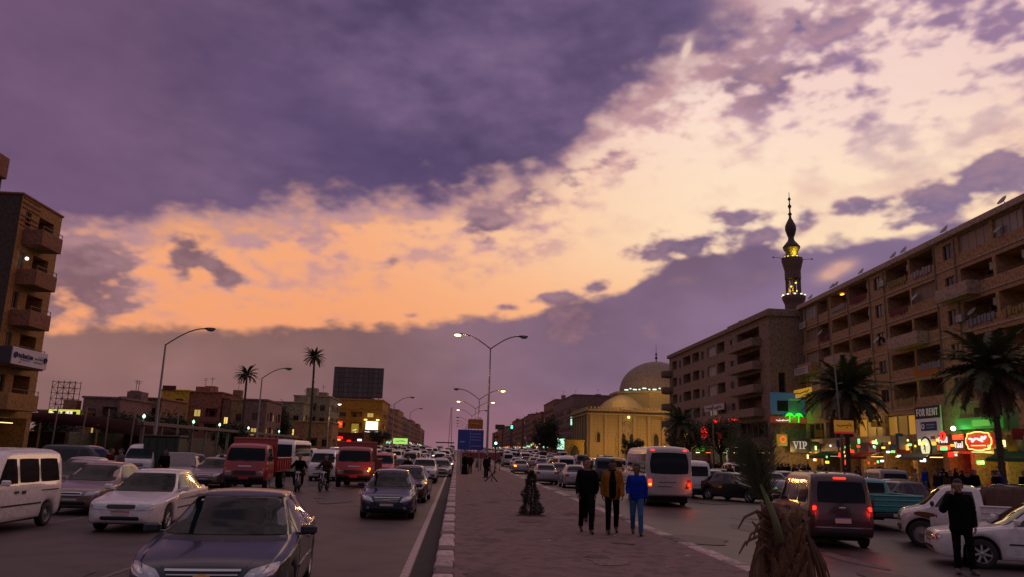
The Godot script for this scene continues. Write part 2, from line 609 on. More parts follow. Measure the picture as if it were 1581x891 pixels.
# a panel that follows the surface of tm: a four-cornered outline seen along dir, lifted off it
func panel(tm: TriangleMesh, o: Vector3, ex: Vector3, ey: Vector3, dir: Vector3, q: Array, lift := 0.008, round_ := 0.25, nu := 6, nv := 4) -> ArrayMesh:
	var g := []
	var last := 3.0
	for j in nv + 1:
		var row := []
		for i in nu + 1:
			var u := 2.0 * i / nu - 1.0
			var v := 2.0 * j / nv - 1.0
			var uu := (u * sqrt(1.0 - round_ * v * v * 0.5) + 1.0) * 0.5
			var vv := (v * sqrt(1.0 - round_ * u * u * 0.5) + 1.0) * 0.5
			var p: Vector2 = (q[0] * (1 - uu) + q[1] * uu) * (1 - vv) + (q[3] * (1 - uu) + q[2] * uu) * vv
			var from := o + ex * p.x + ey * p.y
			var hit := tm.intersect_ray(from, dir)
			if hit:
				last = (hit.position - from).dot(dir)
			row.append(from + dir * (last - lift))
		g.append(row)
	var mb := MB.new(true)
	var flip := ex.cross(ey).dot(dir) > 0.0
	for j in nv:
		for i in nu:
			if flip:
				mb.quad(g[j][i], g[j][i + 1], g[j + 1][i + 1], g[j + 1][i])
			else:
				mb.quad(g[j][i], g[j + 1][i], g[j + 1][i + 1], g[j][i + 1])
	mb.smooth(false)
	var b := []
	for i in nu:
		b.append(g[0][i])
	for j in nv:
		b.append(g[j][nu])
	for i in nu:
		b.append(g[nv][nu - i])
	for j in nv:
		b.append(g[nv - j][0])
	for i in b.size():
		var c: Vector3 = b[i]
		var d: Vector3 = b[(i + 1) % b.size()]
		if flip:
			mb.quad(d, c, c + dir * (lift + 0.012), d + dir * (lift + 0.012))
		else:
			mb.quad(c, d, d + dir * (lift + 0.012), c + dir * (lift + 0.012))
	return mb.done()

func panel_on(tm: TriangleMesh, L: float, view: String, sg: float, q: Array, lift: float, rd: float) -> ArrayMesh:
	var nu := 9 if q[1].x - q[0].x > 0.9 else 6
	var nv := 5
	match view:
		"front":
			return panel(tm, Vector3(0, 0, L), Vector3(sg, 0, 0), Vector3.UP, Vector3.FORWARD, q, lift, rd, nu, nv)
		"rear":
			return panel(tm, Vector3(0, 0, -L), Vector3(sg, 0, 0), Vector3.UP, Vector3.BACK, q, lift, rd, nu, nv)
		"side":
			return panel(tm, Vector3(2.0 * sg, 0, L * 0.5), Vector3.FORWARD, Vector3.UP, Vector3(-sg, 0, 0), q, lift, rd, nu, nv)
	return panel(tm, Vector3(0, 4.0, L * 0.5), Vector3(sg, 0, 0), Vector3.FORWARD, Vector3.DOWN, q, lift, rd, nu, nv)

func qd(a: float, b: float, c: float, d: float) -> Array:    # x0, x1, y0, y1
	return [Vector2(a, c), Vector2(b, c), Vector2(b, d), Vector2(a, d)]

func wheel_parts(r: float, w: float, spokes: int) -> Array:
	var key := "wheel%.2f%.2f%d" % [r, w, spokes]
	if mats.has(key):
		return mats[key]
	var turn := Basis(Vector3.BACK, -PI / 2)          # the axle along x
	var ty := MB.new(true)
	ty.lathe([Vector2(r * 0.64, -w * 0.46), Vector2(r * 0.9, -w * 0.5), Vector2(r * 0.98, -w * 0.42), Vector2(r, -w * 0.25), Vector2(r, w * 0.25), Vector2(r * 0.98, w * 0.42), Vector2(r * 0.9, w * 0.5), Vector2(r * 0.64, w * 0.46)], Vector3.ZERO, 24, turn)
	var rm := MB.new(true)
	var f := w * 0.36
	rm.lathe([Vector2(r * 0.64, w * 0.46), Vector2(r * 0.6, f), Vector2(r * 0.56, f * 0.4)], Vector3.ZERO, 24, turn)
	rm.lathe([Vector2(r * 0.64, -w * 0.46), Vector2(0, -w * 0.4)], Vector3.ZERO, 16, turn)
	rm.lathe([Vector2(0, f * 1.15), Vector2(r * 0.12, f * 1.1), Vector2(r * 0.17, f * 0.8)], Vector3.ZERO, 12, turn)
	rm.smooth(false)
	if spokes > 0:
		for k in spokes:
			var a := TAU * k / spokes
			var b := Basis(Vector3.RIGHT, a)
			rm.bevel(Vector3(f * 0.75, 0, 0) + b * Vector3(0, r * 0.37, 0), Vector3(0.03, r * 0.5, r * 0.17), 0.01, b)
	else:
		rm.smooth(true)
		rm.lathe([Vector2(r * 0.17, f * 0.8), Vector2(r * 0.38, f * 0.62), Vector2(r * 0.57, f * 0.4)], Vector3.ZERO, 24, turn)
	var bk := MB.new()
	bk.lathe([Vector2(0.0, f * 0.3), Vector2(r * 0.57, f * 0.28)], Vector3.ZERO, 16, turn)
	mats[key] = [ty.done(), rm.done(), bk.done()]
	return mats[key]

func add_wheel(root: Node3D, at: Vector3, r: float, w: float, spokes: int, steer := 0.0) -> void:
	var m := wheel_parts(r, w, spokes)
	var o := part("wheel", m[0], vm("rubber"), root)
	o.position = at
	o.rotation.y = steer + (PI if at.x < 0.0 else 0.0)
	part("rim", m[1], vm("alloy") if spokes > 0 else vm("steel"), o)
	if spokes > 0:
		part("brake_drum", m[2], vm("under"), o)

func paint_part(o: MeshInstance3D) -> MeshInstance3D:
	o.set_meta("painted", true)
	return o

# builds a car from its outline; items are [name, view, both sides?, outline, material, lift, roundness, parent part]
func make_car(kindname: String, sp: Dictionary, col: Material) -> Node3D:
	var root := Node3D.new()
	root.set_meta("kindname", kindname)
	var L: float = sp.L
	var body := car_loft(sp)
	var tm := body.generate_triangle_mesh()
	paint_part(part("body", body, col, root))
	var w0 := ev(sp.wmax, L * 0.5)
	var ub := MB.new()
	ub.box(Vector3(0, 0.36, 0), Vector3(w0 * 2 - 0.42, 0.36, L - 0.7))
	part("underbody", ub.done(), vm("under"), root)
	for it in sp.items:
		for sg in ([1.0, -1.0] if it[2] else [1.0]):
			var m := panel_on(tm, L, it[1], sg, it[3], it[5], it[6])
			var parent: Node = root
			if it.size() > 7:
				parent = root.get_node(NodePath(it[7] if sg > 0 or not root.has_node(NodePath(it[7] + "_001")) else it[7] + "_001"))
			var o := part(it[0], m, col if it[4] is String and it[4] == "paint" else (vm(it[4]) if it[4] is String else it[4]), parent)
			if it[4] is String and it[4] == "paint":
				paint_part(o)
	if sp.has("mirror"):
		for sg in [1.0, -1.0]:
			var mb := MB.new()
			var c := Vector3(sg * sp.mirror[0], sp.mirror[1], L * 0.5 - sp.mirror[2])
			mb.bevel(c, Vector3(0.2, 0.13, 0.09), 0.03)
			mb.bevel(c + Vector3(-sg * 0.12, -0.05, 0), Vector3(0.14, 0.04, 0.05), 0.01)
			var o := part("mirror", mb.done(), col if sp.get("mirror_paint", true) else vm("black"), root)
			if sp.get("mirror_paint", true):
				paint_part(o)
	for a in sp.get("axles", []):
		for sg in [1.0, -1.0]:
			var ww: float = ev(sp.wmax, a) - sp.get("tyre", 0.19) * 0.5 - 0.012
			add_wheel(root, Vector3(sg * ww, sp.wr, L * 0.5 - a), sp.wr, sp.get("tyre", 0.19), sp.get("spokes", 0))
	return root

func sedan_spec(modern: bool) -> Dictionary:
	var sp := {"L": 4.3, "axles": [0.86, 3.42], "wr": 0.3, "corner": 0.075, "mirror": [0.93, 0.97, 1.52], "spokes": 5 if modern else 7,
		"top": [[0, 0.52], [0.03, 0.60], [0.1, 0.68], [0.35, 0.76], [0.9, 0.85], [1.12, 0.885], [1.28, 0.95], [2.0, 1.36], [2.2, 1.405], [2.65, 1.42], [3.0, 1.40], [3.3, 1.32], [3.74, 1.04], [3.9, 1.0], [4.12, 0.97], [4.24, 0.9], [4.3, 0.7]],
		"belt": [[0, 0.5], [0.03, 0.58], [0.1, 0.655], [0.35, 0.73], [0.9, 0.81], [1.3, 0.87], [2.5, 0.9], [3.7, 0.94], [4.12, 0.92], [4.24, 0.85], [4.3, 0.66]],
		"wmax": [[0, 0.5], [0.03, 0.63], [0.1, 0.72], [0.25, 0.785], [0.6, 0.835], [1.2, 0.85], [3.3, 0.85], [3.9, 0.825], [4.12, 0.78], [4.24, 0.70], [4.3, 0.58]],
		"wtop": [[0, 0.9], [0.4, 0.86], [1.1, 0.87], [1.3, 0.85], [2.05, 0.665], [2.6, 0.65], [3.1, 0.66], [3.7, 0.77], [3.9, 0.84], [4.3, 0.88]],
		"bot": [[0, 0.34], [0.06, 0.25], [0.2, 0.2], [0.6, 0.19], [3.7, 0.2], [4.2, 0.27], [4.3, 0.4]]}
	if not modern:
		sp.top = [[0, 0.52], [0.03, 0.60], [0.1, 0.68], [0.35, 0.735], [0.9, 0.81], [1.25, 0.86], [1.4, 0.92], [2.0, 1.31], [2.18, 1.365], [2.6, 1.385], [3.0, 1.37], [3.22, 1.30], [3.6, 1.02], [3.75, 0.965], [4.1, 0.94], [4.24, 0.88], [4.3, 0.7]]
		sp.belt = [[0, 0.5], [0.03, 0.58], [0.1, 0.65], [0.35, 0.7], [0.9, 0.77], [1.3, 0.83], [2.5, 0.86], [3.7, 0.895], [4.1, 0.89], [4.24, 0.83], [4.3, 0.66]]
		sp.wtop = [[0, 0.9], [0.4, 0.86], [1.2, 0.88], [1.4, 0.86], [2.05, 0.69], [2.6, 0.68], [3.1, 0.69], [3.6, 0.8], [3.75, 0.86], [4.3, 0.88]]
	var b := 0.0 if modern else -0.04
	sp.items = [
		["windscreen", "front", false, [Vector2(-0.715, 0.93 + b), Vector2(0.715, 0.93 + b), Vector2(0.54, 1.355 + b), Vector2(-0.54, 1.355 + b)], "glass", 0.03, 0.12],
		["rear_window", "rear", false, [Vector2(-0.62, 1.02 + b), Vector2(0.62, 1.02 + b), Vector2(0.53, 1.35 + b), Vector2(-0.53, 1.35 + b)], "glass", 0.012, 0.12],
		["side_window", "side", true, [Vector2(1.52, 0.915 + b), Vector2(2.58, 0.94 + b), Vector2(2.56, 1.345 + b), Vector2(2.08, 1.325 + b)], "side_glass", 0.007, 0.1],
		["side_window", "side", true, [Vector2(2.66, 0.94 + b), Vector2(3.52, 0.985 + b), Vector2(3.2, 1.29 + b), Vector2(2.64, 1.345 + b)], "side_glass", 0.007, 0.16],
		["door", "side", true, [Vector2(1.38, 0.26), Vector2(2.6, 0.26), Vector2(2.6, 0.885 + b), Vector2(1.4, 0.86 + b)], "paint", 0.005, 0.06],
		["door", "side", true, [Vector2(2.63, 0.26), Vector2(3.02, 0.26), Vector2(3.5, 0.91 + b), Vector2(2.63, 0.89 + b)], "paint", 0.005, 0.06],
		["door_handle", "side", true, qd(2.4, 2.56, 0.775 + b, 0.805 + b), "paint", 0.028, 0.4],
		["door_handle", "side", true, qd(3.2, 3.36, 0.785 + b, 0.815 + b), "paint", 0.028, 0.4],
		["side_moulding", "side", true, qd(1.36, 3.0, 0.5, 0.535), "paint" if modern else "black", 0.016, 0.1],
		["headlight", "front", true, [Vector2(0.36, 0.54), Vector2(0.72, 0.575), Vector2(0.755, 0.7), Vector2(0.43, 0.655)] if modern else [Vector2(0.34, 0.535), Vector2(0.72, 0.535), Vector2(0.75, 0.66), Vector2(0.34, 0.655)], "lamp", 0.014, 0.45],
		["taillight", "rear", true, [Vector2(0.5, 0.7), Vector2(0.74, 0.7), Vector2(0.78, 0.88), Vector2(0.48, 0.87)], "tail", 0.014, 0.3],
		["bumper_intake", "front", false, qd(-0.44, 0.44, 0.29, 0.385), "black", 0.008, 0.25],
		["number_plate", "front", false, qd(-0.2, 0.2, 0.41, 0.5), "plate", 0.022, 0.03],
		["plate_band", "front", false, qd(-0.2, 0.2, 0.478, 0.502), "plate_blue", 0.026, 0.0],
		["number_plate", "rear", false, qd(-0.2, 0.2, 0.62, 0.74), "plate", 0.022, 0.03],
		["plate_band", "rear", false, qd(-0.2, 0.2, 0.72, 0.742), "plate_blue", 0.026, 0.0],
		["bumper_seam", "front", false, qd(-0.7, 0.7, 0.515, 0.522), "black", 0.004, 0.0],
		["rear_bumper", "rear", false, qd(-0.7, 0.7, 0.36, 0.56), "paint", 0.03, 0.15],
		["wiper", "front", false, [Vector2(-0.6, 0.925 + b), Vector2(-0.02, 0.935 + b), Vector2(-0.02, 0.95 + b), Vector2(-0.6, 0.94 + b)], "black", 0.03, 0.0],
		["wiper", "front", false, [Vector2(-0.02, 0.925 + b), Vector2(0.55, 0.935 + b), Vector2(0.55, 0.95 + b), Vector2(-0.02, 0.94 + b)], "black", 0.03, 0.0]]
	return sp

func front_sedan_spec() -> Dictionary:       # the dark sedan nearest the camera
	var sp := sedan_spec(true)
	sp.L = 4.3
	for it in sp.items:
		if it[0] == "headlight":
			it[3] = [Vector2(0.37, 0.5), Vector2(0.73, 0.6), Vector2(0.775, 0.735), Vector2(0.47, 0.665)]
		if it[0] == "wiper":
			it[5] = 0.02
	sp.items.append_array([
		["grille", "front", false, [Vector2(-0.3, 0.45), Vector2(0.3, 0.45), Vector2(0.39, 0.665), Vector2(-0.39, 0.665)], "black", 0.012, 0.1],
		["grille_bar", "front", false, qd(-0.385, 0.385, 0.645, 0.668), "chrome", 0.03, 0.0],
		["grille_bar", "front", false, qd(-0.36, 0.36, 0.6, 0.612), "chrome", 0.026, 0.0],
		["grille_bar", "front", false, qd(-0.345, 0.345, 0.555, 0.567), "chrome", 0.026, 0.0],
		["grille_bar", "front", false, qd(-0.325, 0.325, 0.51, 0.522), "chrome", 0.026, 0.0],
		["emblem", "front", false, qd(-0.085, 0.085, 0.575, 0.605), "emblem", 0.045, 0.3],
		["emblem", "front", false, qd(-0.03, 0.03, 0.562, 0.618), "emblem", 0.05, 0.2],
		["reflector", "front", true, [Vector2(0.45, 0.56), Vector2(0.53, 0.575), Vector2(0.54, 0.63), Vector2(0.48, 0.62)], "chrome", 0.022, 0.9],
		["reflector", "front", true, [Vector2(0.58, 0.6), Vector2(0.66, 0.625), Vector2(0.67, 0.675), Vector2(0.6, 0.66)], "chrome", 0.022, 0.9],
		["fog_lamp", "front", true, qd(0.5, 0.6, 0.32, 0.39), "lamp", 0.01, 0.8],
		["cowl", "front", false, [Vector2(-0.72, 0.875), Vector2(0.72, 0.875), Vector2(0.715, 0.925), Vector2(-0.715, 0.925)], "black", 0.01, 0.05],
		["sticker", "front", false, [Vector2(-0.46, 1.305), Vector2(-0.36, 1.31), Vector2(-0.36, 1.33), Vector2(-0.46, 1.325)], "sticker", 0.022, 0.0],
		["windscreen_frame", "front", false, [Vector2(-0.565, 1.365), Vector2(0.565, 1.365), Vector2(0.55, 1.385), Vector2(-0.55, 1.385)], "black", 0.012, 0.0],
		["hood_crease", "front", true, [Vector2(0.42, 0.69), Vector2(0.435, 0.69), Vector2(0.6, 0.87), Vector2(0.585, 0.87)], "paint", 0.01, 0.0],
		["window_trim", "side", true, [Vector2(1.48, 0.895), Vector2(3.58, 0.955), Vector2(3.58, 0.97), Vector2(1.48, 0.91)], "chrome", 0.012, 0.0],
		["wheel_arch_trim", "side", true, qd(1.3, 3.0, 0.2, 0.25), "black", 0.012, 0.1],
		["windscreen_edge", "front", true, [Vector2(0.715, 0.93), Vector2(0.735, 0.93), Vector2(0.568, 1.37), Vector2(0.55, 1.37)], "black", 0.014, 0.0]])
	return sp

func van_spec(kind: String) -> Dictionary:
	var sp := {}
	match kind:
		"minivan":
			sp = {"L": 3.95, "axles": [0.72, 3.2], "wr": 0.28, "tyre": 0.17, "corner": 0.12, "crown": 0.025, "mirror": [0.9, 1.1, 1.0], "spokes": 0,
				"top": [[0, 0.6], [0.03, 0.75], [0.1, 0.86], [0.3, 0.96], [0.52, 1.03], [0.66, 1.1], [1.15, 1.64], [1.35, 1.76], [1.7, 1.81], [3.3, 1.82], [3.65, 1.79], [3.8, 1.7], [3.88, 1.35], [3.93, 0.95], [3.95, 0.7]],
				"belt": [[0, 0.56], [0.03, 0.7], [0.1, 0.8], [0.3, 0.88], [0.52, 0.95], [0.9, 1.0], [3.85, 1.02], [3.93, 0.9], [3.95, 0.66]],
				"wmax": [[0, 0.55], [0.03, 0.66], [0.1, 0.72], [0.3, 0.77], [0.7, 0.8], [3.4, 0.8], [3.75, 0.79], [3.88, 0.74], [3.95, 0.66]],
				"wtop": [[0, 0.92], [0.55, 0.93], [1.2, 0.83], [1.8, 0.81], [3.4, 0.82], [3.85, 0.88], [3.95, 0.93]],
				"bot": [[0, 0.36], [0.06, 0.27], [0.3, 0.22], [3.6, 0.24], [3.9, 0.3], [3.95, 0.4]]}
			sp.items = [
				["windscreen", "front", false, [Vector2(-0.7, 1.09), Vector2(0.7, 1.09), Vector2(0.6, 1.66), Vector2(-0.6, 1.66)], "glass", 0.012, 0.12],
				["rear_window", "rear", false, [Vector2(-0.6, 1.1), Vector2(0.6, 1.1), Vector2(0.545, 1.62), Vector2(-0.545, 1.62)], "glass", 0.012, 0.16],
				["side_window", "side", true, [Vector2(0.95, 1.06), Vector2(1.75, 1.06), Vector2(1.72, 1.62), Vector2(1.34, 1.62)], "side_glass", 0.007, 0.1],
				["side_window", "side", true, qd(1.84, 2.68, 1.07, 1.62), "side_glass", 0.007, 0.12],
				["side_window", "side", true, [Vector2(2.76, 1.07), Vector2(3.66, 1.07), Vector2(3.56, 1.62), Vector2(2.76, 1.62)], "side_glass", 0.007, 0.12],
				["door", "side", true, [Vector2(0.92, 0.6), Vector2(1.8, 0.3), Vector2(1.8, 1.02), Vector2(0.92, 1.02)], "paint", 0.005, 0.06],
				["sliding_door", "side", true, qd(1.83, 2.72, 0.3, 1.03), "paint", 0.006, 0.06],
				["door_handle", "side", true, qd(1.58, 1.76, 0.84, 0.9), "black", 0.022, 0.3],
				["door_rail", "side", true, qd(2.78, 3.6, 0.86, 0.885), "black", 0.012, 0.0],
				["door_handle", "side", true, qd(1.9, 2.06, 0.82, 0.9), "black", 0.022, 0.3],
				["headlight", "front", true, [Vector2(0.36, 0.66), Vector2(0.66, 0.68), Vector2(0.72, 0.86), Vector2(0.44, 0.8)], "lamp", 0.014, 0.4],
				["grille", "front", false, qd(-0.3, 0.3, 0.64, 0.74), "black", 0.01, 0.2],
				["bumper_intake", "front", false, qd(-0.5, 0.5, 0.38, 0.46), "black", 0.008, 0.2],
				["taillight", "rear", true, [Vector2(0.6, 0.8), Vector2(0.745, 0.8), Vector2(0.72, 1.08), Vector2(0.62, 1.06)], "tail", 0.016, 0.3],
				["rear_door", "rear", false, [Vector2(-0.58, 0.56), Vector2(0.58, 0.56), Vector2(0.585, 1.08), Vector2(-0.585, 1.08)], "paint", 0.006, 0.06],
				["number_plate", "rear", false, qd(-0.19, 0.19, 0.62, 0.76), "plate", 0.022, 0.03],
				["plate_band", "rear", false, qd(-0.19, 0.19, 0.735, 0.762), "plate_blue", 0.027, 0.0],
				["number_plate", "front", false, qd(-0.19, 0.19, 0.5, 0.6), "plate", 0.022, 0.03],
				["rear_bumper", "rear", false, qd(-0.7, 0.7, 0.3, 0.52), "black", 0.03, 0.1],
				["bumper_strip", "rear", false, qd(-0.68, 0.68, 0.5, 0.53), "chrome", 0.035, 0.0],
				["roof_rib", "top", true, qd(0.2, 0.24, 1.6, 3.6), "paint", 0.02, 0.0],
				["roof_rib", "top", true, qd(0.48, 0.52, 1.6, 3.6), "paint", 0.02, 0.0],
				["side_moulding", "side", true, qd(1.1, 2.8, 0.56, 0.6), "black", 0.014, 0.0]]
		"microbus":
			sp = {"L": 4.7, "axles": [0.95, 3.5], "wr": 0.31, "tyre": 0.19, "corner": 0.14, "crown": 0.05, "mirror": [0.98, 1.2, 0.75], "spokes": 0,
				"top": [[0, 0.7], [0.03, 0.86], [0.08, 0.98], [0.18, 1.08], [0.3, 1.14], [0.85, 1.72], [1.05, 1.86], [1.4, 1.93], [4.2, 1.93], [4.5, 1.87], [4.62, 1.7], [4.68, 1.2], [4.7, 0.8]],
				"belt": [[0, 0.66], [0.03, 0.8], [0.08, 0.9], [0.18, 1.0], [0.4, 1.06], [4.6, 1.08], [4.68, 1.0], [4.7, 0.76]],
				"wmax": [[0, 0.62], [0.03, 0.72], [0.08, 0.78], [0.25, 0.83], [0.7, 0.845], [4.2, 0.845], [4.5, 0.83], [4.65, 0.78], [4.7, 0.7]],
				"wtop": [[0, 0.94], [0.3, 0.94], [0.9, 0.87], [1.6, 0.85], [4.3, 0.86], [4.7, 0.93]],
				"bot": [[0, 0.38], [0.06, 0.3], [0.3, 0.26], [4.4, 0.28], [4.7, 0.42]]}
			sp.items = [
				["windscreen", "front", false, [Vector2(-0.76, 1.15), Vector2(0.76, 1.15), Vector2(0.62, 1.72), Vector2(-0.62, 1.72)], "glass", 0.03, 0.12],
				["rear_window", "rear", false, qd(-0.62, 0.62, 1.16, 1.68), "glass", 0.012, 0.14],
				["side_window", "side", true, [Vector2(0.6, 1.12), Vector2(1.45, 1.12), Vector2(1.42, 1.7), Vector2(1.02, 1.7)], "side_glass", 0.007, 0.08],
				["side_window", "side", true, qd(1.54, 2.5, 1.13, 1.7), "side_glass", 0.007, 0.08],
				["side_window", "side", true, qd(2.58, 3.5, 1.13, 1.7), "side_glass", 0.007, 0.08],
				["side_window", "side", true, qd(3.58, 4.42, 1.13, 1.7), "side_glass", 0.007, 0.08],
				["headlight", "front", true, qd(0.4, 0.7, 0.7, 0.88), "lamp", 0.014, 0.25],
				["grille", "front", false, qd(-0.38, 0.38, 0.72, 0.88), "black", 0.01, 0.1],
				["grille_bar", "front", false, qd(-0.36, 0.36, 0.79, 0.81), "chrome", 0.02, 0.0],
				["bumper_intake", "front", false, qd(-0.5, 0.5, 0.42, 0.5), "black", 0.01, 0.1],
				["number_plate", "front", false, qd(-0.2, 0.2, 0.52, 0.62), "plate", 0.022, 0.03],
				["taillight", "rear", true, qd(0.6, 0.76, 0.8, 1.1), "tail", 0.016, 0.2],
				["number_plate", "rear", false, qd(-0.2, 0.2, 0.66, 0.78), "plate", 0.022, 0.03],
				["rear_bumper", "rear", false, qd(-0.74, 0.74, 0.36, 0.54), "black", 0.035, 0.1],
				["rear_door", "rear", false, qd(-0.66, 0.66, 0.6, 1.1), "paint", 0.006, 0.06],
				["side_stripe", "side", true, qd(0.6, 4.4, 0.9, 0.95), "plate_blue", 0.007, 0.0]]
		"bus":
			sp = {"L": 7.0, "axles": [1.2, 5.1], "wr": 0.4, "tyre": 0.22, "corner": 0.17, "crown": 0.06, "mirror": [1.2, 1.75, 0.2], "spokes": 0, "mirror_paint": false,
				"top": [[0, 0.9], [0.03, 1.15], [0.08, 1.35], [0.2, 1.9], [0.38, 2.3], [0.6, 2.45], [1.0, 2.52], [6.3, 2.52], [6.7, 2.48], [6.88, 2.38], [6.96, 2.1], [7.0, 1.2]],
				"belt": [[0, 0.86], [0.03, 1.1], [0.08, 1.22], [0.3, 1.3], [6.9, 1.3], [7.0, 1.15]],
				"wmax": [[0, 0.86], [0.03, 0.95], [0.1, 1.0], [0.35, 1.035], [6.6, 1.035], [6.85, 1.01], [6.96, 0.96], [7.0, 0.9]],
				"wtop": [[0, 0.96], [0.3, 0.95], [0.8, 0.93], [6.6, 0.93], [7.0, 0.97]],
				"bot": [[0, 0.45], [0.06, 0.38], [0.4, 0.34], [6.6, 0.36], [7.0, 0.5]]}
			sp.items = [
				["windscreen", "front", false, [Vector2(-0.9, 1.3), Vector2(0.9, 1.3), Vector2(0.84, 2.22), Vector2(-0.84, 2.22)], "glass", 0.012, 0.12],
				["rear_window", "rear", false, [Vector2(-0.86, 1.38), Vector2(0.86, 1.38), Vector2(0.8, 2.3), Vector2(-0.8, 2.3)], "glass", 0.014, 0.3],
				["headlight", "front", true, qd(0.6, 0.86, 0.75, 0.92), "lamp", 0.014, 0.2],
				["grille", "front", false, qd(-0.5, 0.5, 0.75, 0.9), "black", 0.01, 0.1],
				["taillight", "rear", false, qd(-0.92, -0.76, 0.86, 1.16), "tail", 0.018, 0.2],
				["taillight", "rear", false, qd(0.76, 0.92, 0.86, 1.16), "tail_lit", 0.018, 0.2],
				["indicator_lamp", "rear", false, qd(0.78, 0.9, 0.9, 0.99), "blink_lit", 0.03, 0.4],
				["marker_lamp", "rear", true, qd(0.62, 0.78, 2.36, 2.43), "tail_lit", 0.02, 0.3],
				["rear_door", "rear", false, qd(-0.7, 0.7, 0.66, 1.3), "paint", 0.006, 0.06],
				["number_plate", "rear", false, qd(-0.72, -0.4, 0.5, 0.62), "plate", 0.022, 0.03],
				["rear_bumper", "rear", false, qd(-0.98, 0.98, 0.42, 0.6), "paint", 0.05, 0.1],
				["rear_bumper_trim", "rear", false, qd(-0.9, 0.9, 0.4, 0.44), "black", 0.055, 0.0],
				["dark_badge", "rear", false, [Vector2(-0.84, 0.8), Vector2(-0.66, 0.78), Vector2(-0.7, 0.98), Vector2(-0.82, 1.06)], "black", 0.012, 0.3],
				["badge_line", "rear", false, qd(-0.3, 0.45, 1.02, 1.05), "black", 0.012, 0.0],
				["badge_line", "rear", false, qd(-0.1, 0.5, 0.84, 0.87), "black", 0.012, 0.0],
				["side_stripe", "side", true, qd(0.6, 6.6, 1.0, 1.06), "black", 0.007, 0.0]]
			for k in 6:
				sp.items.append(["side_window", "side", true, qd(0.75 + k * 1.0, 1.69 + k * 1.0, 1.38, 2.22), "side_glass", 0.008, 0.1])
	return sp

func box_mesh(c: Vector3, s: Vector3, r := 0.02) -> ArrayMesh:
	var mb := MB.new()
	mb.bevel(c, s, r)
	return mb.done()

func boxes_mesh(list: Array, r := 0.01) -> ArrayMesh:
	var mb := MB.new()
	for b in list:
		mb.bevel(b[0], b[1], r)
	return mb.done()

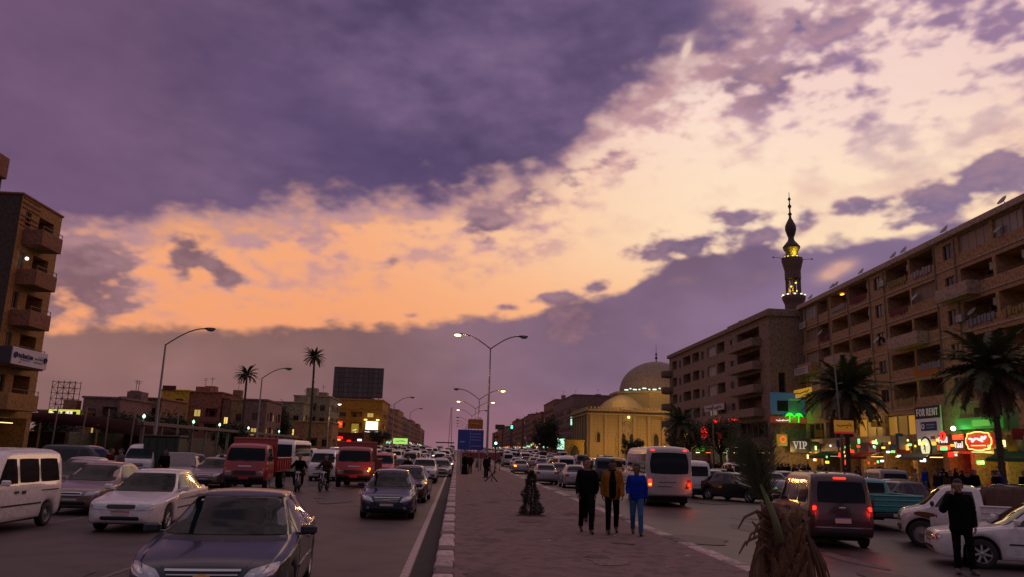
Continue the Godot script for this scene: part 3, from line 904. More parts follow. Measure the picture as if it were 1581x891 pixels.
# a dropside lorry: cab, chassis, load bed with ribbed sides
func make_truck(col: Material) -> Node3D:
	var sp := {"L": 1.75, "wr": 0.4, "corner": 0.13, "crown": 0.03, "mirror": [1.14, 1.55, 0.25], "mirror_paint": false,
		"top": [[0, 0.9], [0.03, 1.1], [0.07, 1.25], [0.14, 1.42], [0.36, 2.0], [0.5, 2.1], [0.8, 2.15], [1.5, 2.14], [1.68, 2.08], [1.75, 1.9]],
		"belt": [[0, 0.86], [0.03, 1.05], [0.07, 1.18], [0.2, 1.28], [1.75, 1.3]],
		"wmax": [[0, 0.84], [0.03, 0.92], [0.1, 0.97], [0.3, 1.0], [1.6, 1.0], [1.75, 0.97]],
		"wtop": [[0, 0.95], [0.2, 0.94], [0.5, 0.88], [1.75, 0.88]],
		"bot": [[0, 0.6], [0.05, 0.5], [1.75, 0.5]],
		"items": [
			["windscreen", "front", false, [Vector2(-0.88, 1.38), Vector2(0.88, 1.38), Vector2(0.8, 1.96), Vector2(-0.8, 1.96)], "glass", 0.012, 0.12],
			["side_window", "side", true, [Vector2(0.32, 1.36), Vector2(1.3, 1.36), Vector2(1.25, 1.95), Vector2(0.52, 1.95)], "side_glass", 0.008, 0.1],
			["door", "side", true, qd(0.28, 1.4, 0.62, 1.3), "paint", 0.006, 0.05],
			["headlight", "front", true, qd(0.56, 0.86, 0.72, 0.92), "lamp", 0.014, 0.2],
			["indicator_lamp", "front", true, qd(0.8, 0.9, 0.95, 1.08), "amber", 0.014, 0.2],
			["grille", "front", false, qd(-0.5, 0.5, 0.74, 0.94), "black", 0.01, 0.1],
			["grille_bar", "front", false, qd(-0.3, 0.3, 1.12, 1.16), "chrome", 0.012, 0.1],
			["bumper", "front", false, qd(-0.9, 0.9, 0.52, 0.68), "black", 0.05, 0.1],
			["number_plate", "front", false, qd(-0.22, 0.22, 0.54, 0.66), "plate_red", 0.07, 0.03],
			["wiper", "front", false, [Vector2(-0.7, 1.36), Vector2(-0.1, 1.42), Vector2(-0.1, 1.44), Vector2(-0.7, 1.38)], "black", 0.03, 0.0],
			["wiper", "front", false, [Vector2(0.0, 1.36), Vector2(0.6, 1.42), Vector2(0.6, 1.44), Vector2(0.0, 1.38)], "black", 0.03, 0.0]]}
	var root := Node3D.new()
	root.set_meta("kindname", "dropside_truck")
	var cab := make_car("cab", sp, col)
	for c in cab.get_children():
		cab.remove_child(c)
		if c.name == "underbody":
			c.free()
			continue
		c.owner = null
		if c.name == "body":
			c.name = "cab"
		root.add_child(c)
		c.position.z += 1.9
	cab.free()
	part("chassis", boxes_mesh([[Vector3(0, 0.62, -0.2), Vector3(0.8, 0.2, 5.2)], [Vector3(0, 0.5, 2.2), Vector3(1.4, 0.4, 0.8)]]), vm("under"), root)
	var bed := MB.new()
	bed.bevel(Vector3(0, 0.88, -0.95), Vector3(2.08, 0.1, 3.8), 0.02)
	bed.bevel(Vector3(0, 1.62, 0.95), Vector3(2.08, 1.5, 0.06), 0.015)
	bed.bevel(Vector3(0, 2.4, 0.95), Vector3(2.1, 0.1, 0.1), 0.02)
	paint_part(part("load_bed", bed.done(), col, root))
	for sg in [1.0, -1.0]:
		var side := MB.new()
		side.bevel(Vector3(sg * 1.03, 1.22, -0.98), Vector3(0.05, 0.6, 3.72), 0.01)
		for k in 7:
			side.bevel(Vector3(sg * 1.07, 1.22, 0.8 - k * 0.58), Vector3(0.05, 0.6, 0.07), 0.012)
		side.bevel(Vector3(sg * 1.06, 1.5, -0.98), Vector3(0.07, 0.06, 3.72), 0.012)
		paint_part(part("side_board", side.done(), col, root))
	paint_part(part("tailgate", box_mesh(Vector3(0, 1.22, -2.87), Vector3(2.0, 0.6, 0.05)), col, root))
	for sg in [1.0, -1.0]:
		add_wheel(root, Vector3(sg * 0.86, 0.4, 1.95), 0.4, 0.22, 0)
		add_wheel(root, Vector3(sg * 0.8, 0.4, -1.6), 0.4, 0.36, 0)
		part("mudguard", box_mesh(Vector3(sg * 0.86, 0.8, 1.95), Vector3(0.26, 0.06, 0.7)), vm("black"), root)
	part("cab_steps", boxes_mesh([[Vector3(0.86, 0.42, 1.25), Vector3(0.2, 0.05, 0.35)], [Vector3(-0.86, 0.42, 1.25), Vector3(0.2, 0.05, 0.35)]]), vm("black"), root)
	return root

func make_pickup(col: Material, small := false) -> Node3D:
	var sp := {"L": 3.0, "axles": [0.85], "wr": 0.34, "tyre": 0.22, "corner": 0.08, "spokes": 0, "mirror": [1.0, 1.12, 1.5], "mirror_paint": false,
		"top": [[0, 0.62], [0.03, 0.76], [0.1, 0.86], [0.4, 0.93], [1.1, 1.02], [1.3, 1.08], [1.85, 1.5], [2.05, 1.56], [2.5, 1.57], [2.8, 1.55], [2.93, 1.45], [2.98, 1.2], [3.0, 1.0]],
		"belt": [[0, 0.6], [0.03, 0.72], [0.1, 0.8], [0.4, 0.87], [1.1, 0.96], [1.4, 1.0], [2.95, 1.02], [3.0, 0.95]],
		"wmax": [[0, 0.62], [0.03, 0.72], [0.1, 0.78], [0.3, 0.83], [0.8, 0.86], [2.9, 0.86], [3.0, 0.84]],
		"wtop": [[0, 0.92], [0.4, 0.88], [1.1, 0.9], [1.35, 0.88], [1.95, 0.76], [2.7, 0.76], [3.0, 0.86]],
		"bot": [[0, 0.42], [0.06, 0.36], [0.3, 0.33], [3.0, 0.34]],
		"items": [
			["windscreen", "front", false, [Vector2(-0.72, 1.06), Vector2(0.72, 1.06), Vector2(0.62, 1.48), Vector2(-0.62, 1.48)], "glass", 0.012, 0.12],
			["rear_window", "rear", false, qd(-0.58, 0.58, 1.1, 1.44), "glass", 0.012, 0.12],
			["side_window", "side", true, [Vector2(1.55, 1.03), Vector2(2.76, 1.03), Vector2(2.7, 1.45), Vector2(1.98, 1.45)], "side_glass", 0.007, 0.1],
			["door", "side", true, qd(1.42, 2.8, 0.42, 1.0), "paint", 0.005, 0.05],
			["door_handle", "side", true, qd(2.56, 2.72, 0.86, 0.9), "black", 0.02, 0.3],
			["headlight", "front", true, qd(0.42, 0.74, 0.64, 0.78), "lamp", 0.014, 0.25],
			["grille", "front", false, qd(-0.4, 0.4, 0.64, 0.78), "black", 0.01, 0.1],
			["bumper", "front", false, qd(-0.74, 0.74, 0.42, 0.58), "black", 0.04, 0.1],
			["number_plate", "front", false, qd(-0.2, 0.2, 0.46, 0.56), "plate", 0.06, 0.03]]}
	if small:
		var k := func(s): return s * 0.46 if s < 1.3 else 0.6 + (s - 1.3) * 0.8
		for n in ["top", "belt", "wmax", "wtop", "bot"]:
			for q in sp[n]:
				q[0] = k.call(q[0])
		sp.L = k.call(3.0)
		sp.axles = [0.5]
		sp.mirror[2] = k.call(1.5)
		for it in sp.items:
			if it[1] == "side":
				for i in 4:
					it[3][i].x = k.call(it[3][i].x)
	var root := make_car("pickup_truck", sp, col)
	for c in root.get_children():
		if c.name == "body":
			c.name = "cab"
		if c is Node3D:
			c.position.z += sp.L * 0.5 - 0.55
	root.get_node("underbody").name = "chassis"
	part("frame_rail", box_mesh(Vector3(0, 0.48, -1.3), Vector3(0.9, 0.18, 2.6)), vm("under"), root)
	var bed := MB.new()
	bed.bevel(Vector3(0, 0.62, -1.52), Vector3(1.66, 0.08, 2.1), 0.02)
	bed.bevel(Vector3(0, 0.86, -0.5), Vector3(1.66, 0.46, 0.06), 0.02)
	paint_part(part("load_bed", bed.done(), col, root))
	for sg in [1.0, -1.0]:
		var side := MB.new()
		side.bevel(Vector3(sg * 0.83, 0.88, -1.5), Vector3(0.06, 0.42, 2.12), 0.015)
		side.bevel(Vector3(sg * 0.84, 1.1, -1.5), Vector3(0.1, 0.05, 2.14), 0.02)
		side.bevel(Vector3(sg * 0.855, 0.95, -1.5), Vector3(0.04, 0.05, 2.08), 0.012)
		side.bevel(Vector3(sg * 0.855, 0.8, -1.5), Vector3(0.04, 0.05, 2.08), 0.012)
		side.bevel(Vector3(sg * 0.83, 0.58, -0.85), Vector3(0.06, 0.2, 0.8), 0.015)
		side.bevel(Vector3(sg * 0.83, 0.58, -2.36), Vector3(0.06, 0.2, 0.4), 0.015)
		paint_part(part("bed_side", side.done(), col, root))
		add_wheel(root, Vector3(sg * 0.74, 0.34, -1.72), 0.34, 0.22, 0)
		part("taillight", box_mesh(Vector3(sg * 0.82, 0.82, -2.585), Vector3(0.1, 0.26, 0.05), 0.012), vm("tail"), root)
	var tg := MB.new()
	tg.bevel(Vector3(0, 0.86, -2.55), Vector3(1.52, 0.48, 0.06), 0.015)
	tg.bevel(Vector3(0, 1.09, -2.56), Vector3(1.54, 0.06, 0.09), 0.02)
	tg.bevel(Vector3(0, 0.95, -2.585), Vector3(1.48, 0.05, 0.05), 0.015)
	tg.bevel(Vector3(0, 0.78, -2.585), Vector3(1.48, 0.05, 0.05), 0.015)
	paint_part(part("tailgate", tg.done(), col, root))
	part("rear_bumper", boxes_mesh([[Vector3(0, 0.5, -2.62), Vector3(1.5, 0.12, 0.14)]]), vm("black"), root)
	part("number_plate", box_mesh(Vector3(0, 0.5, -2.7), Vector3(0.4, 0.1, 0.02), 0.004), vm("plate"), root)
	return root

func torus(mb: MB, c: Vector3, R1: float, r2: float, basis: Basis, n := 20, m := 8) -> void:
	for i in n:
		var a := TAU * i / n
		var b := TAU * (i + 1) / n
		for j in m:
			var e := TAU * j / m
			var f := TAU * (j + 1) / m
			var v := []
			for k in [[a, e], [a, f], [b, f], [b, e]]:
				v.append(c + basis * Vector3(cos(k[0]) * (R1 + r2 * cos(k[1])), r2 * sin(k[1]), sin(k[0]) * (R1 + r2 * cos(k[1]))))
			mb.quad(v[0], v[1], v[2], v[3])

func make_motorbike(col: Material) -> Node3D:
	var root := Node3D.new()
	root.set_meta("kindname", "motorcycle")
	var turn := Basis(Vector3.BACK, PI / 2)
	for z in [0.63, -0.6]:
		var w := MB.new(true)
		torus(w, Vector3.ZERO, 0.25, 0.05, turn, 24, 8)
		var o := part("wheel", w.done(), vm("rubber"), root)
		o.position = Vector3(0, 0.3, z)
		var sp := MB.new()
		for k in 8:
			var b := Basis(Vector3.RIGHT, TAU * k / 8)
			sp.box(b * Vector3(0, 0.12, 0), Vector3(0.012, 0.22, 0.012), b)
		sp.lathe([Vector2(0, -0.05), Vector2(0.05, -0.05), Vector2(0.05, 0.05), Vector2(0, 0.05)], Vector3.ZERO, 10, turn)
		part("rim", sp.done(), vm("alloy"), o)
	var fr := MB.new(true)
	fr.tube([Vector3(0.06, 0.3, 0.63), Vector3(0.06, 0.75, 0.48), Vector3(0.06, 0.95, 0.4)], [0.022, 0.024, 0.02], 8)
	fr.tube([Vector3(-0.06, 0.3, 0.63), Vector3(-0.06, 0.75, 0.48), Vector3(-0.06, 0.95, 0.4)], [0.022, 0.024, 0.02], 8)
	part("fork", fr.done(), vm("chrome"), root)
	var fm := MB.new(true)
	fm.tube([Vector3(0, 0.82, 0.42), Vector3(0, 0.42, 0.22), Vector3(0, 0.32, -0.1), Vector3(0, 0.5, -0.3), Vector3(0, 0.72, -0.45)], [0.025, 0.025, 0.025, 0.025, 0.02], 8)
	fm.tube([Vector3(0.05, 0.3, -0.6), Vector3(0.06, 0.34, -0.1)], [0.02, 0.022], 8)
	fm.tube([Vector3(-0.05, 0.3, -0.6), Vector3(-0.06, 0.34, -0.1)], [0.02, 0.022], 8)
	part("frame", fm.done(), vm("black"), root)
	part("engine", boxes_mesh([[Vector3(0, 0.42, 0.05), Vector3(0.24, 0.26, 0.3)], [Vector3(0, 0.55, 0.12), Vector3(0.16, 0.18, 0.18)]], 0.04), vm("steel"), root)
	var ex := MB.new(true)
	ex.tube([Vector3(0.1, 0.4, 0.2), Vector3(0.13, 0.28, 0.0), Vector3(0.14, 0.32, -0.75)], [0.02, 0.025, 0.04], 8)
	part("exhaust", ex.done(), vm("chrome"), root)
	var tk := MB.new(true)
	tk.tube([Vector3(0, 0.82, 0.38), Vector3(0, 0.84, 0.28), Vector3(0, 0.83, 0.1), Vector3(0, 0.78, -0.05)], [0.06, 0.13, 0.14, 0.07], 12)
	paint_part(part("fuel_tank", tk.done(), col, root))
	part("seat", box_mesh(Vector3(0, 0.78, -0.32), Vector3(0.24, 0.1, 0.66), 0.04), vm("rubber"), root)
	paint_part(part("mudguard", boxes_mesh([[Vector3(0, 0.63, 0.66), Vector3(0.12, 0.03, 0.36)], [Vector3(0, 0.66, -0.66), Vector3(0.14, 0.03, 0.42)]], 0.012), col, root))
	var hb := MB.new(true)
	hb.tube([Vector3(-0.36, 1.02, 0.26), Vector3(-0.2, 1.06, 0.36), Vector3(0, 1.0, 0.4), Vector3(0.2, 1.06, 0.36), Vector3(0.36, 1.02, 0.26)], [0.016, 0.013, 0.013, 0.013, 0.016], 8)
	part("handlebar", hb.done(), vm("black"), root)
	var hl := MB.new(true)
	hl.lathe([Vector2(0, -0.06), Vector2(0.07, -0.05), Vector2(0.09, 0.03), Vector2(0.085, 0.05)], Vector3(0, 0.88, 0.48), 14, Basis(Vector3.RIGHT, PI / 2))
	part("headlight_shell", hl.done(), vm("black"), root)
	var gl := MB.new(true)
	gl.lathe([Vector2(0, 0.065), Vector2(0.05, 0.06), Vector2(0.085, 0.048)], Vector3(0, 0.88, 0.48), 14, Basis(Vector3.RIGHT, PI / 2))
	part("headlight", gl.done(), vm("lamp"), root)
	part("taillight", box_mesh(Vector3(0, 0.74, -0.76), Vector3(0.12, 0.06, 0.05), 0.015), vm("tail"), root)
	return root

# the same vehicle as one mesh, for the far end of the jam
func plain_copy(root: Node3D) -> ArrayMesh:
	var pieces := []
	collect(root, Transform3D.IDENTITY, pieces, 0)
	return join(pieces)

func collect(n: Node, t: Transform3D, into: Array, depth: int) -> void:
	for c in n.get_children():
		var ct: Transform3D = t * c.transform
		if c is MeshInstance3D and not str(c.name).begins_with("door") and not str(c.name).begins_with("wiper") and not str(c.name).begins_with("brake_drum"):
			into.append([c.mesh, c.material_override, ct])
		collect(c, ct, into, depth + 1)

func repaint(n: Node, col: Material) -> void:
	for c in n.get_children():
		if c is MeshInstance3D and c.has_meta("painted"):
			c.material_override = col
		repaint(c, col)

var protos := {}
func park(kind: String, col: Material, at: Vector3, turn_deg: float, label: String, category: String, group := "", called := "") -> Node3D:
	var p: Node3D = protos[kind]
	var c: Node3D = p.duplicate()
	c.name = numbered(called if called else str(p.get_meta("kindname")))
	add_child(c)
	c.position = at
	c.rotation.y = deg_to_rad(turn_deg)
	tag(c, label, category, group)
	if col:
		repaint(c, col)
	return c

func relamp(c: Node3D, names: Array, key: String) -> void:
	for n in names:
		if c.has_node(NodePath(n)):
			c.get_node(NodePath(n)).material_override = vm(key)

# ---------------------------------------------------------------- people
# tapered capsules joined by a smooth minimum and meshed as surface nets
func blend(bones: Array, cell: float, k := 0.03) -> ArrayMesh:
	var lo := Vector3.ONE * 1e9
	var hi := -lo
	for b in bones:
		var r := maxf(b[2], b[3]) + k + cell * 2
		lo = lo.min(b[0].min(b[1]) - Vector3.ONE * r)
		hi = hi.max(b[0].max(b[1]) + Vector3.ONE * r)
	var nx := int((hi.x - lo.x) / cell) + 2
	var ny := int((hi.y - lo.y) / cell) + 2
	var nz := int((hi.z - lo.z) / cell) + 2
	var f := PackedFloat32Array()
	f.resize(nx * ny * nz)
	f.fill(0.5)
	for b in bones:
		var p: Vector3 = b[0]
		var ax: Vector3 = b[1] - p
		var l2 := maxf(ax.length_squared(), 1e-9)
		var ra: float = b[2]
		var dr: float = b[3] - ra
		var r := maxf(b[2], b[3]) + k + cell * 1.5
		var a0: Vector3 = ((b[0].min(b[1]) - Vector3.ONE * r - lo) / cell).floor()
		var a1: Vector3 = ((b[0].max(b[1]) + Vector3.ONE * r - lo) / cell).ceil()
		for z in range(maxi(int(a0.z), 0), mini(int(a1.z) + 1, nz)):
			for y in range(maxi(int(a0.y), 0), mini(int(a1.y) + 1, ny)):
				var i := (z * ny + y) * nx + maxi(int(a0.x), 0)
				for x in range(maxi(int(a0.x), 0), mini(int(a1.x) + 1, nx)):
					var v := lo + Vector3(x, y, z) * cell - p
					var t := clampf(v.dot(ax) / l2, 0.0, 1.0)
					var d := (v - ax * t).length() - ra - dr * t
					var e := f[i]
					var h := k - absf(d - e)
					f[i] = minf(d, e) - (h * h * 0.25 / k if h > 0.0 else 0.0)
					i += 1
	var ids := {}
	var verts := PackedVector3Array()
	var sx := 1
	var sy := nx
	var sz := nx * ny
	var off := [0, sx, sy, sx + sy, sz, sx + sz, sy + sz, sx + sy + sz]
	var edges := [[0, 1], [2, 3], [4, 5], [6, 7], [0, 2], [1, 3], [4, 6], [5, 7], [0, 4], [1, 5], [2, 6], [3, 7]]
	var idx := PackedInt32Array()
	for z in nz - 1:
		for y in ny - 1:
			var i := (z * ny + y) * nx
			for x in nx - 1:
				var c := 0
				if f[i] < 0: c += 1
				if f[i + sx] < 0: c += 1
				if f[i + sy] < 0: c += 1
				if f[i + sx + sy] < 0: c += 1
				if f[i + sz] < 0: c += 1
				if f[i + sx + sz] < 0: c += 1
				if f[i + sy + sz] < 0: c += 1
				if f[i + sx + sy + sz] < 0: c += 1
				if c > 0 and c < 8:
					var sum := Vector3.ZERO
					var m := 0
					for e in edges:
						var u := f[i + off[e[0]]]
						var w := f[i + off[e[1]]]
						if (u < 0.0) != (w < 0.0):
							var t := u / (u - w)
							var pa := Vector3(e[0] & 1, (e[0] >> 1) & 1, e[0] >> 2)
							var pb := Vector3(e[1] & 1, (e[1] >> 1) & 1, e[1] >> 2)
							sum += pa.lerp(pb, t)
							m += 1
					ids[i] = verts.size()
					verts.append(lo + (Vector3(x, y, z) + sum / m) * cell)
				i += 1
	for i in ids:
		# quads round the three edges that start in this corner
		for e in [[sx, sy, sz], [sy, sz, sx], [sz, sx, sy]]:
			var a := f[i]
			var b := f[i + e[0]]
			if (a < 0.0) != (b < 0.0):
				var q := [i, i - e[1], i - e[1] - e[2], i - e[2]]
				if ids.has(q[1]) and ids.has(q[2]) and ids.has(q[3]):
					var o := [0, 1, 2, 0, 2, 3] if a >= 0.0 else [0, 2, 1, 0, 3, 2]
					for k2 in o:
						idx.append(ids[q[k2]])
	var st := SurfaceTool.new()
	st.begin(Mesh.PRIMITIVE_TRIANGLES)
	st.set_smooth_group(0)
	for v in verts:
		st.add_vertex(v)
	for k2 in idx:
		st.add_index(k2)
	st.generate_normals()
	return st.commit()

func merged(list: Array) -> ArrayMesh:
	var st := SurfaceTool.new()
	st.begin(Mesh.PRIMITIVE_TRIANGLES)
	for m in list:
		st.append_from(m, 0, Transform3D.IDENTITY)
	return st.commit()

func hand_bones(wrist: Vector3, d: Vector3, palm: Vector3, thumb: Vector3, curl: float) -> Array:
	d = d.normalized()
	palm = (palm - d * palm.dot(d)).normalized()
	thumb = (thumb - d * thumb.dot(d) - palm * thumb.dot(palm)).normalized()
	var b := []
	for k in 4:
		var s := (1.5 - k) * 0.02
		var kn := wrist + d * (0.088 - absf(k - 1.0) * 0.004) + thumb * s
		b.append([wrist + thumb * s * 0.7 + d * 0.01, kn, 0.014, 0.0125])
		var l: float = [0.042, 0.047, 0.044, 0.034][k]
		var e := (d * cos(curl) + palm * sin(curl)).normalized()
		var m := kn + e * l
		var e2 := (d * cos(curl * 2.1 + 0.08 * k) + palm * sin(curl * 2.1 + 0.08 * k)).normalized()
		b.append([kn, m, 0.0105, 0.009])
		b.append([m, m + e2 * l * 0.8, 0.009, 0.0075])
	var t0 := wrist + d * 0.025 + thumb * 0.022
	var t1 := t0 + (d * 0.6 + thumb * 0.65 + palm * 0.4).normalized() * 0.042
	b.append([t0, t1, 0.014, 0.011])
	b.append([t1, t1 + (d * 0.85 + thumb * 0.1 + palm * 0.5).normalized() * 0.034, 0.0105, 0.0085])
	return b

# a pose is a dictionary of joints; forward is +z, the person's left is +x
func stand_pose() -> Dictionary:
	return {"pelvis": Vector3(0, 0.95, 0), "chest": Vector3(0, 1.3, 0.0), "neck": Vector3(0, 1.49, -0.01), "head": Vector3(0, 1.62, 0.02),
		"sh": [Vector3(0.16, 1.395, -0.01), Vector3(-0.16, 1.395, -0.01)], "el": [Vector3(0.222, 1.14, -0.03), Vector3(-0.222, 1.14, -0.03)], "wr": [Vector3(0.232, 0.89, 0.05), Vector3(-0.232, 0.89, 0.05)],
		"hip": [Vector3(0.09, 0.92, 0), Vector3(-0.09, 0.92, 0)], "kn": [Vector3(0.1, 0.5, 0.02), Vector3(-0.1, 0.5, 0.02)], "an": [Vector3(0.105, 0.09, -0.02), Vector3(-0.105, 0.09, -0.02)],
		"toe": [Vector3(0.13, 0.035, 0.15), Vector3(-0.13, 0.035, 0.15)], "curl": 0.45, "yaw": 0.0, "nod": 0.0}

func walk_pose(stride: float, lead: int, lean := 0.03) -> Dictionary:
	var p := stand_pose()
	p.chest.z += lean
	p.neck.z += lean * 1.4
	p.head.z += lean * 1.6
	for i in 2:
		var s := 1.0 if i == lead else -1.0
		p.sh[i].z += lean * 1.2 - s * 0.02
		p.el[i].z += -s * stride * 0.28 + lean
		p.wr[i].z += -s * stride * 0.6 + 0.06
		p.wr[i].y += 0.02
		p.kn[i] = Vector3(p.kn[i].x, 0.5 if s > 0 else 0.485, s * stride * 0.42 + (0.06 if s > 0 else 0.1))
		p.an[i] = Vector3(p.an[i].x, 0.09 if s > 0 else 0.15, s * stride * 0.62 - (0.0 if s > 0 else 0.06))
		p.toe[i] = p.an[i] + (Vector3(0.01, -0.045, 0.16) if s > 0 else Vector3(0.01, -0.105, 0.13))
	return p

func skin_bones(p: Dictionary) -> Array:
	var b := [[p.pelvis + Vector3(0.055, 0, 0), p.chest + Vector3(0.065, 0.02, 0), 0.088, 0.1], [p.pelvis - Vector3(0.055, 0, 0), p.chest + Vector3(-0.065, 0.02, 0), 0.088, 0.1],
		[p.chest, p.neck, 0.1, 0.052], [p.sh[0], p.sh[1], 0.055, 0.055], [p.neck, p.head - Vector3(0, 0.06, 0.02), 0.054, 0.05]]
	for i in 2:
		b.append([p.sh[i], p.el[i], 0.052, 0.042])
		b.append([p.el[i], p.wr[i], 0.042, 0.028])
		b.append([p.hip[i], p.kn[i], 0.088, 0.058])
		b.append([p.kn[i], p.an[i], 0.056, 0.038])
		b.append([p.an[i] - Vector3(0, 0.03, 0.03), p.toe[i], 0.04, 0.03])
	return b

func head_frame(p: Dictionary) -> Transform3D:
	return Transform3D((Basis(Vector3.UP, p.yaw) * Basis(Vector3.RIGHT, p.nod)).scaled(Vector3.ONE * 1.09), p.head)

func head_mesh(p: Dictionary) -> ArrayMesh:
	var h := [[Vector3(0, 0.035, -0.02), Vector3(0, 0.03, 0.02), 0.078, 0.074], [Vector3(0, -0.01, 0.01), Vector3(0, -0.075, 0.048), 0.064, 0.04], [Vector3(0.032, -0.02, 0.045), Vector3(-0.032, -0.02, 0.045), 0.034, 0.034],
		[Vector3(0, 0.005, 0.088), Vector3(0, -0.03, 0.1), 0.011, 0.017], [Vector3(0.077, 0.0, -0.005), Vector3(0.08, -0.03, 0.0), 0.016, 0.012], [Vector3(-0.077, 0.0, -0.005), Vector3(-0.08, -0.03, 0.0), 0.016, 0.012],
		[Vector3(0.03, 0.028, 0.083), Vector3(-0.03, 0.028, 0.083), 0.012, 0.012], [Vector3(0.012, -0.06, 0.082), Vector3(-0.012, -0.06, 0.082), 0.012, 0.012], [Vector3(0, -0.03, -0.02), Vector3(0, -0.12, -0.03), 0.055, 0.052]]
	var t := head_frame(p)
	var out := []
	for b in h:
		out.append([t * b[0], t * b[1], b[2] * 1.09, b[3] * 1.09])
	return blend(out, 0.0085, 0.014)

# clothes: skin, top, trousers, shoes, hair are materials; jacket_len is how far below the hips the top reaches
func make_person(p: Dictionary, look: Dictionary) -> Node3D:
	var root := Node3D.new()
	root.set_meta("kindname", "person")
	var pieces := [blend(skin_bones(p), 0.024, 0.035), head_mesh(p)]
	for i in 2:
		var sg := 1.0 if i == 0 else -1.0
		var d: Vector3 = (p.wr[i] - p.el[i])
		pieces.append(blend(hand_bones(p.wr[i], p.get("hd%d" % i, d), p.get("palm%d" % i, Vector3(-sg, 0, 0.1)), p.get("thumb%d" % i, Vector3(0, 0, 1)), p.get("curl%d" % i, p.curl)), 0.006, 0.008))
	part("body", merged(pieces), look.skin, root)
	# top
	var g: float = look.get("loose", 0.02)
	var low: Vector3 = p.pelvis - Vector3(0, look.get("jacket_len", 0.02), 0)
	var t := [[low + Vector3(0.06, 0, 0), p.chest + Vector3(0.068, 0.02, 0), 0.095 + g, 0.104 + g], [low - Vector3(0.06, 0, 0), p.chest + Vector3(-0.068, 0.02, 0), 0.095 + g, 0.104 + g],
		[low + Vector3(0.085, 0.0, 0), low - Vector3(0.085, 0.0, 0), 0.085 + g, 0.085 + g],
		[p.chest, p.neck - Vector3(0, 0.03, 0), 0.105 + g, 0.05 + g * 0.5], [p.sh[0], p.sh[1], 0.055 + g * 0.6, 0.055 + g * 0.6]]
	for i in 2:
		t.append([p.sh[i], p.el[i], 0.052 + g, 0.044 + g * 0.8])
		t.append([p.el[i], p.el[i].lerp(p.wr[i], 0.93), 0.044 + g * 0.8, 0.034 + g * 0.6])
	part("top", blend(t, 0.018, 0.016), look.top, root)
	if look.has("collar"):
		var cm := MB.new(true)
		torus(cm, p.neck + Vector3(0, 0.005, 0), 0.072, 0.02, Basis(Vector3.RIGHT, 0.25), 18, 8)
		part("collar", cm.done(), look.collar, root)
	if look.has("shirt"):
		var q: Vector3 = Vector3(0, 0, 0.05 + g)
		part("shirt", blend([[p.chest + q + Vector3(0, 0.1, 0.02), p.chest + q + Vector3(0, -0.1, 0.038), 0.06, 0.085], [p.chest + q + Vector3(0, -0.1, 0.03), low + q + Vector3(0, 0.03, 0.018), 0.085, 0.09]], 0.02, 0.02), look.shirt, root)
	# trousers or robe
	var tr := [[p.hip[0] + Vector3(0, 0.05, 0), p.hip[1] + Vector3(0, 0.05, 0), 0.1, 0.1]]
	for i in 2:
		tr.append([p.hip[i], p.kn[i], 0.095, 0.07])
		tr.append([p.kn[i], p.an[i] + Vector3(0, 0.005, 0), 0.068, 0.058])
	if look.get("robe", false):
		tr = [[p.pelvis + Vector3(0.06, 0.1, 0), Vector3(0.12, 0.1, p.pelvis.z), 0.13, 0.19], [p.pelvis + Vector3(-0.06, 0.1, 0), Vector3(-0.12, 0.1, p.pelvis.z), 0.13, 0.19]]
	part("robe" if look.get("robe", false) else "trousers", blend(tr, 0.02, 0.018), look.legs, root)
	if look.has("belt"):
		var bm := MB.new(true)
		bm.tube([p.pelvis + Vector3(0, 0.06, 0), p.pelvis + Vector3(0, 0.095, 0)], [0.01, 0.01], 6)
		part("belt", blend([[p.pelvis + Vector3(0.075, 0.045, 0), p.pelvis + Vector3(-0.075, 0.045, 0), 0.133, 0.133]], 0.02, 0.02), look.belt, root).scale = Vector3(1, 1, 1)
	for i in 2:
		var sm := blend([[p.an[i] + Vector3(0, -0.015, -0.045), p.toe[i] + Vector3(0, 0.0, 0.02), 0.05, 0.038], [p.an[i] + Vector3(0, 0.02, -0.01), p.an[i] + Vector3(0, -0.02, 0.02), 0.05, 0.048]], 0.016, 0.02)
		part("shoe", sm, look.shoes, root)
	# hair, eyes, mouth
	var hf := head_frame(p)
	var hb := []
	for b in [[Vector3(0, 0.06, -0.03), Vector3(0, 0.062, 0.012), 0.074, 0.07], [Vector3(0, 0.02, -0.05), Vector3(0, -0.03, -0.055), 0.068, 0.055], [Vector3(0.06, 0.03, -0.01), Vector3(-0.06, 0.03, -0.01), 0.03, 0.03]]:
		hb.append([hf * b[0], hf * b[1], b[2] * 1.09, b[3] * 1.09])
	if look.get("scarf", false):
		hb.append([hf * Vector3(0, 0, -0.03), hf * Vector3(0, -0.14, -0.02), 0.09, 0.11])
	part("headscarf" if look.get("scarf", false) else "hair", blend(hb, 0.011, 0.015), look.hair, root)
	for sg in [1.0, -1.0]:
		var em := MB.new(true)
		em.lathe([Vector2(0, -0.011), Vector2(0.009, -0.006), Vector2(0.011, 0), Vector2(0.009, 0.006), Vector2(0, 0.011)], hf * Vector3(sg * 0.03, 0.012, 0.082), 8)
		part("eye", em.done(), mat("eye", Color(0.05, 0.04, 0.035), 0.2), root)
	var mm := MB.new(true)
	mm.tube([hf * Vector3(-0.022, -0.062, 0.09), hf * Vector3(0, -0.06, 0.096), hf * Vector3(0.022, -0.062, 0.09)], [0.003, 0.006, 0.003], 6)
	part("mouth", mm.done(), mat("lips", Color(0.16, 0.06, 0.05), 0.5), root)
	return root

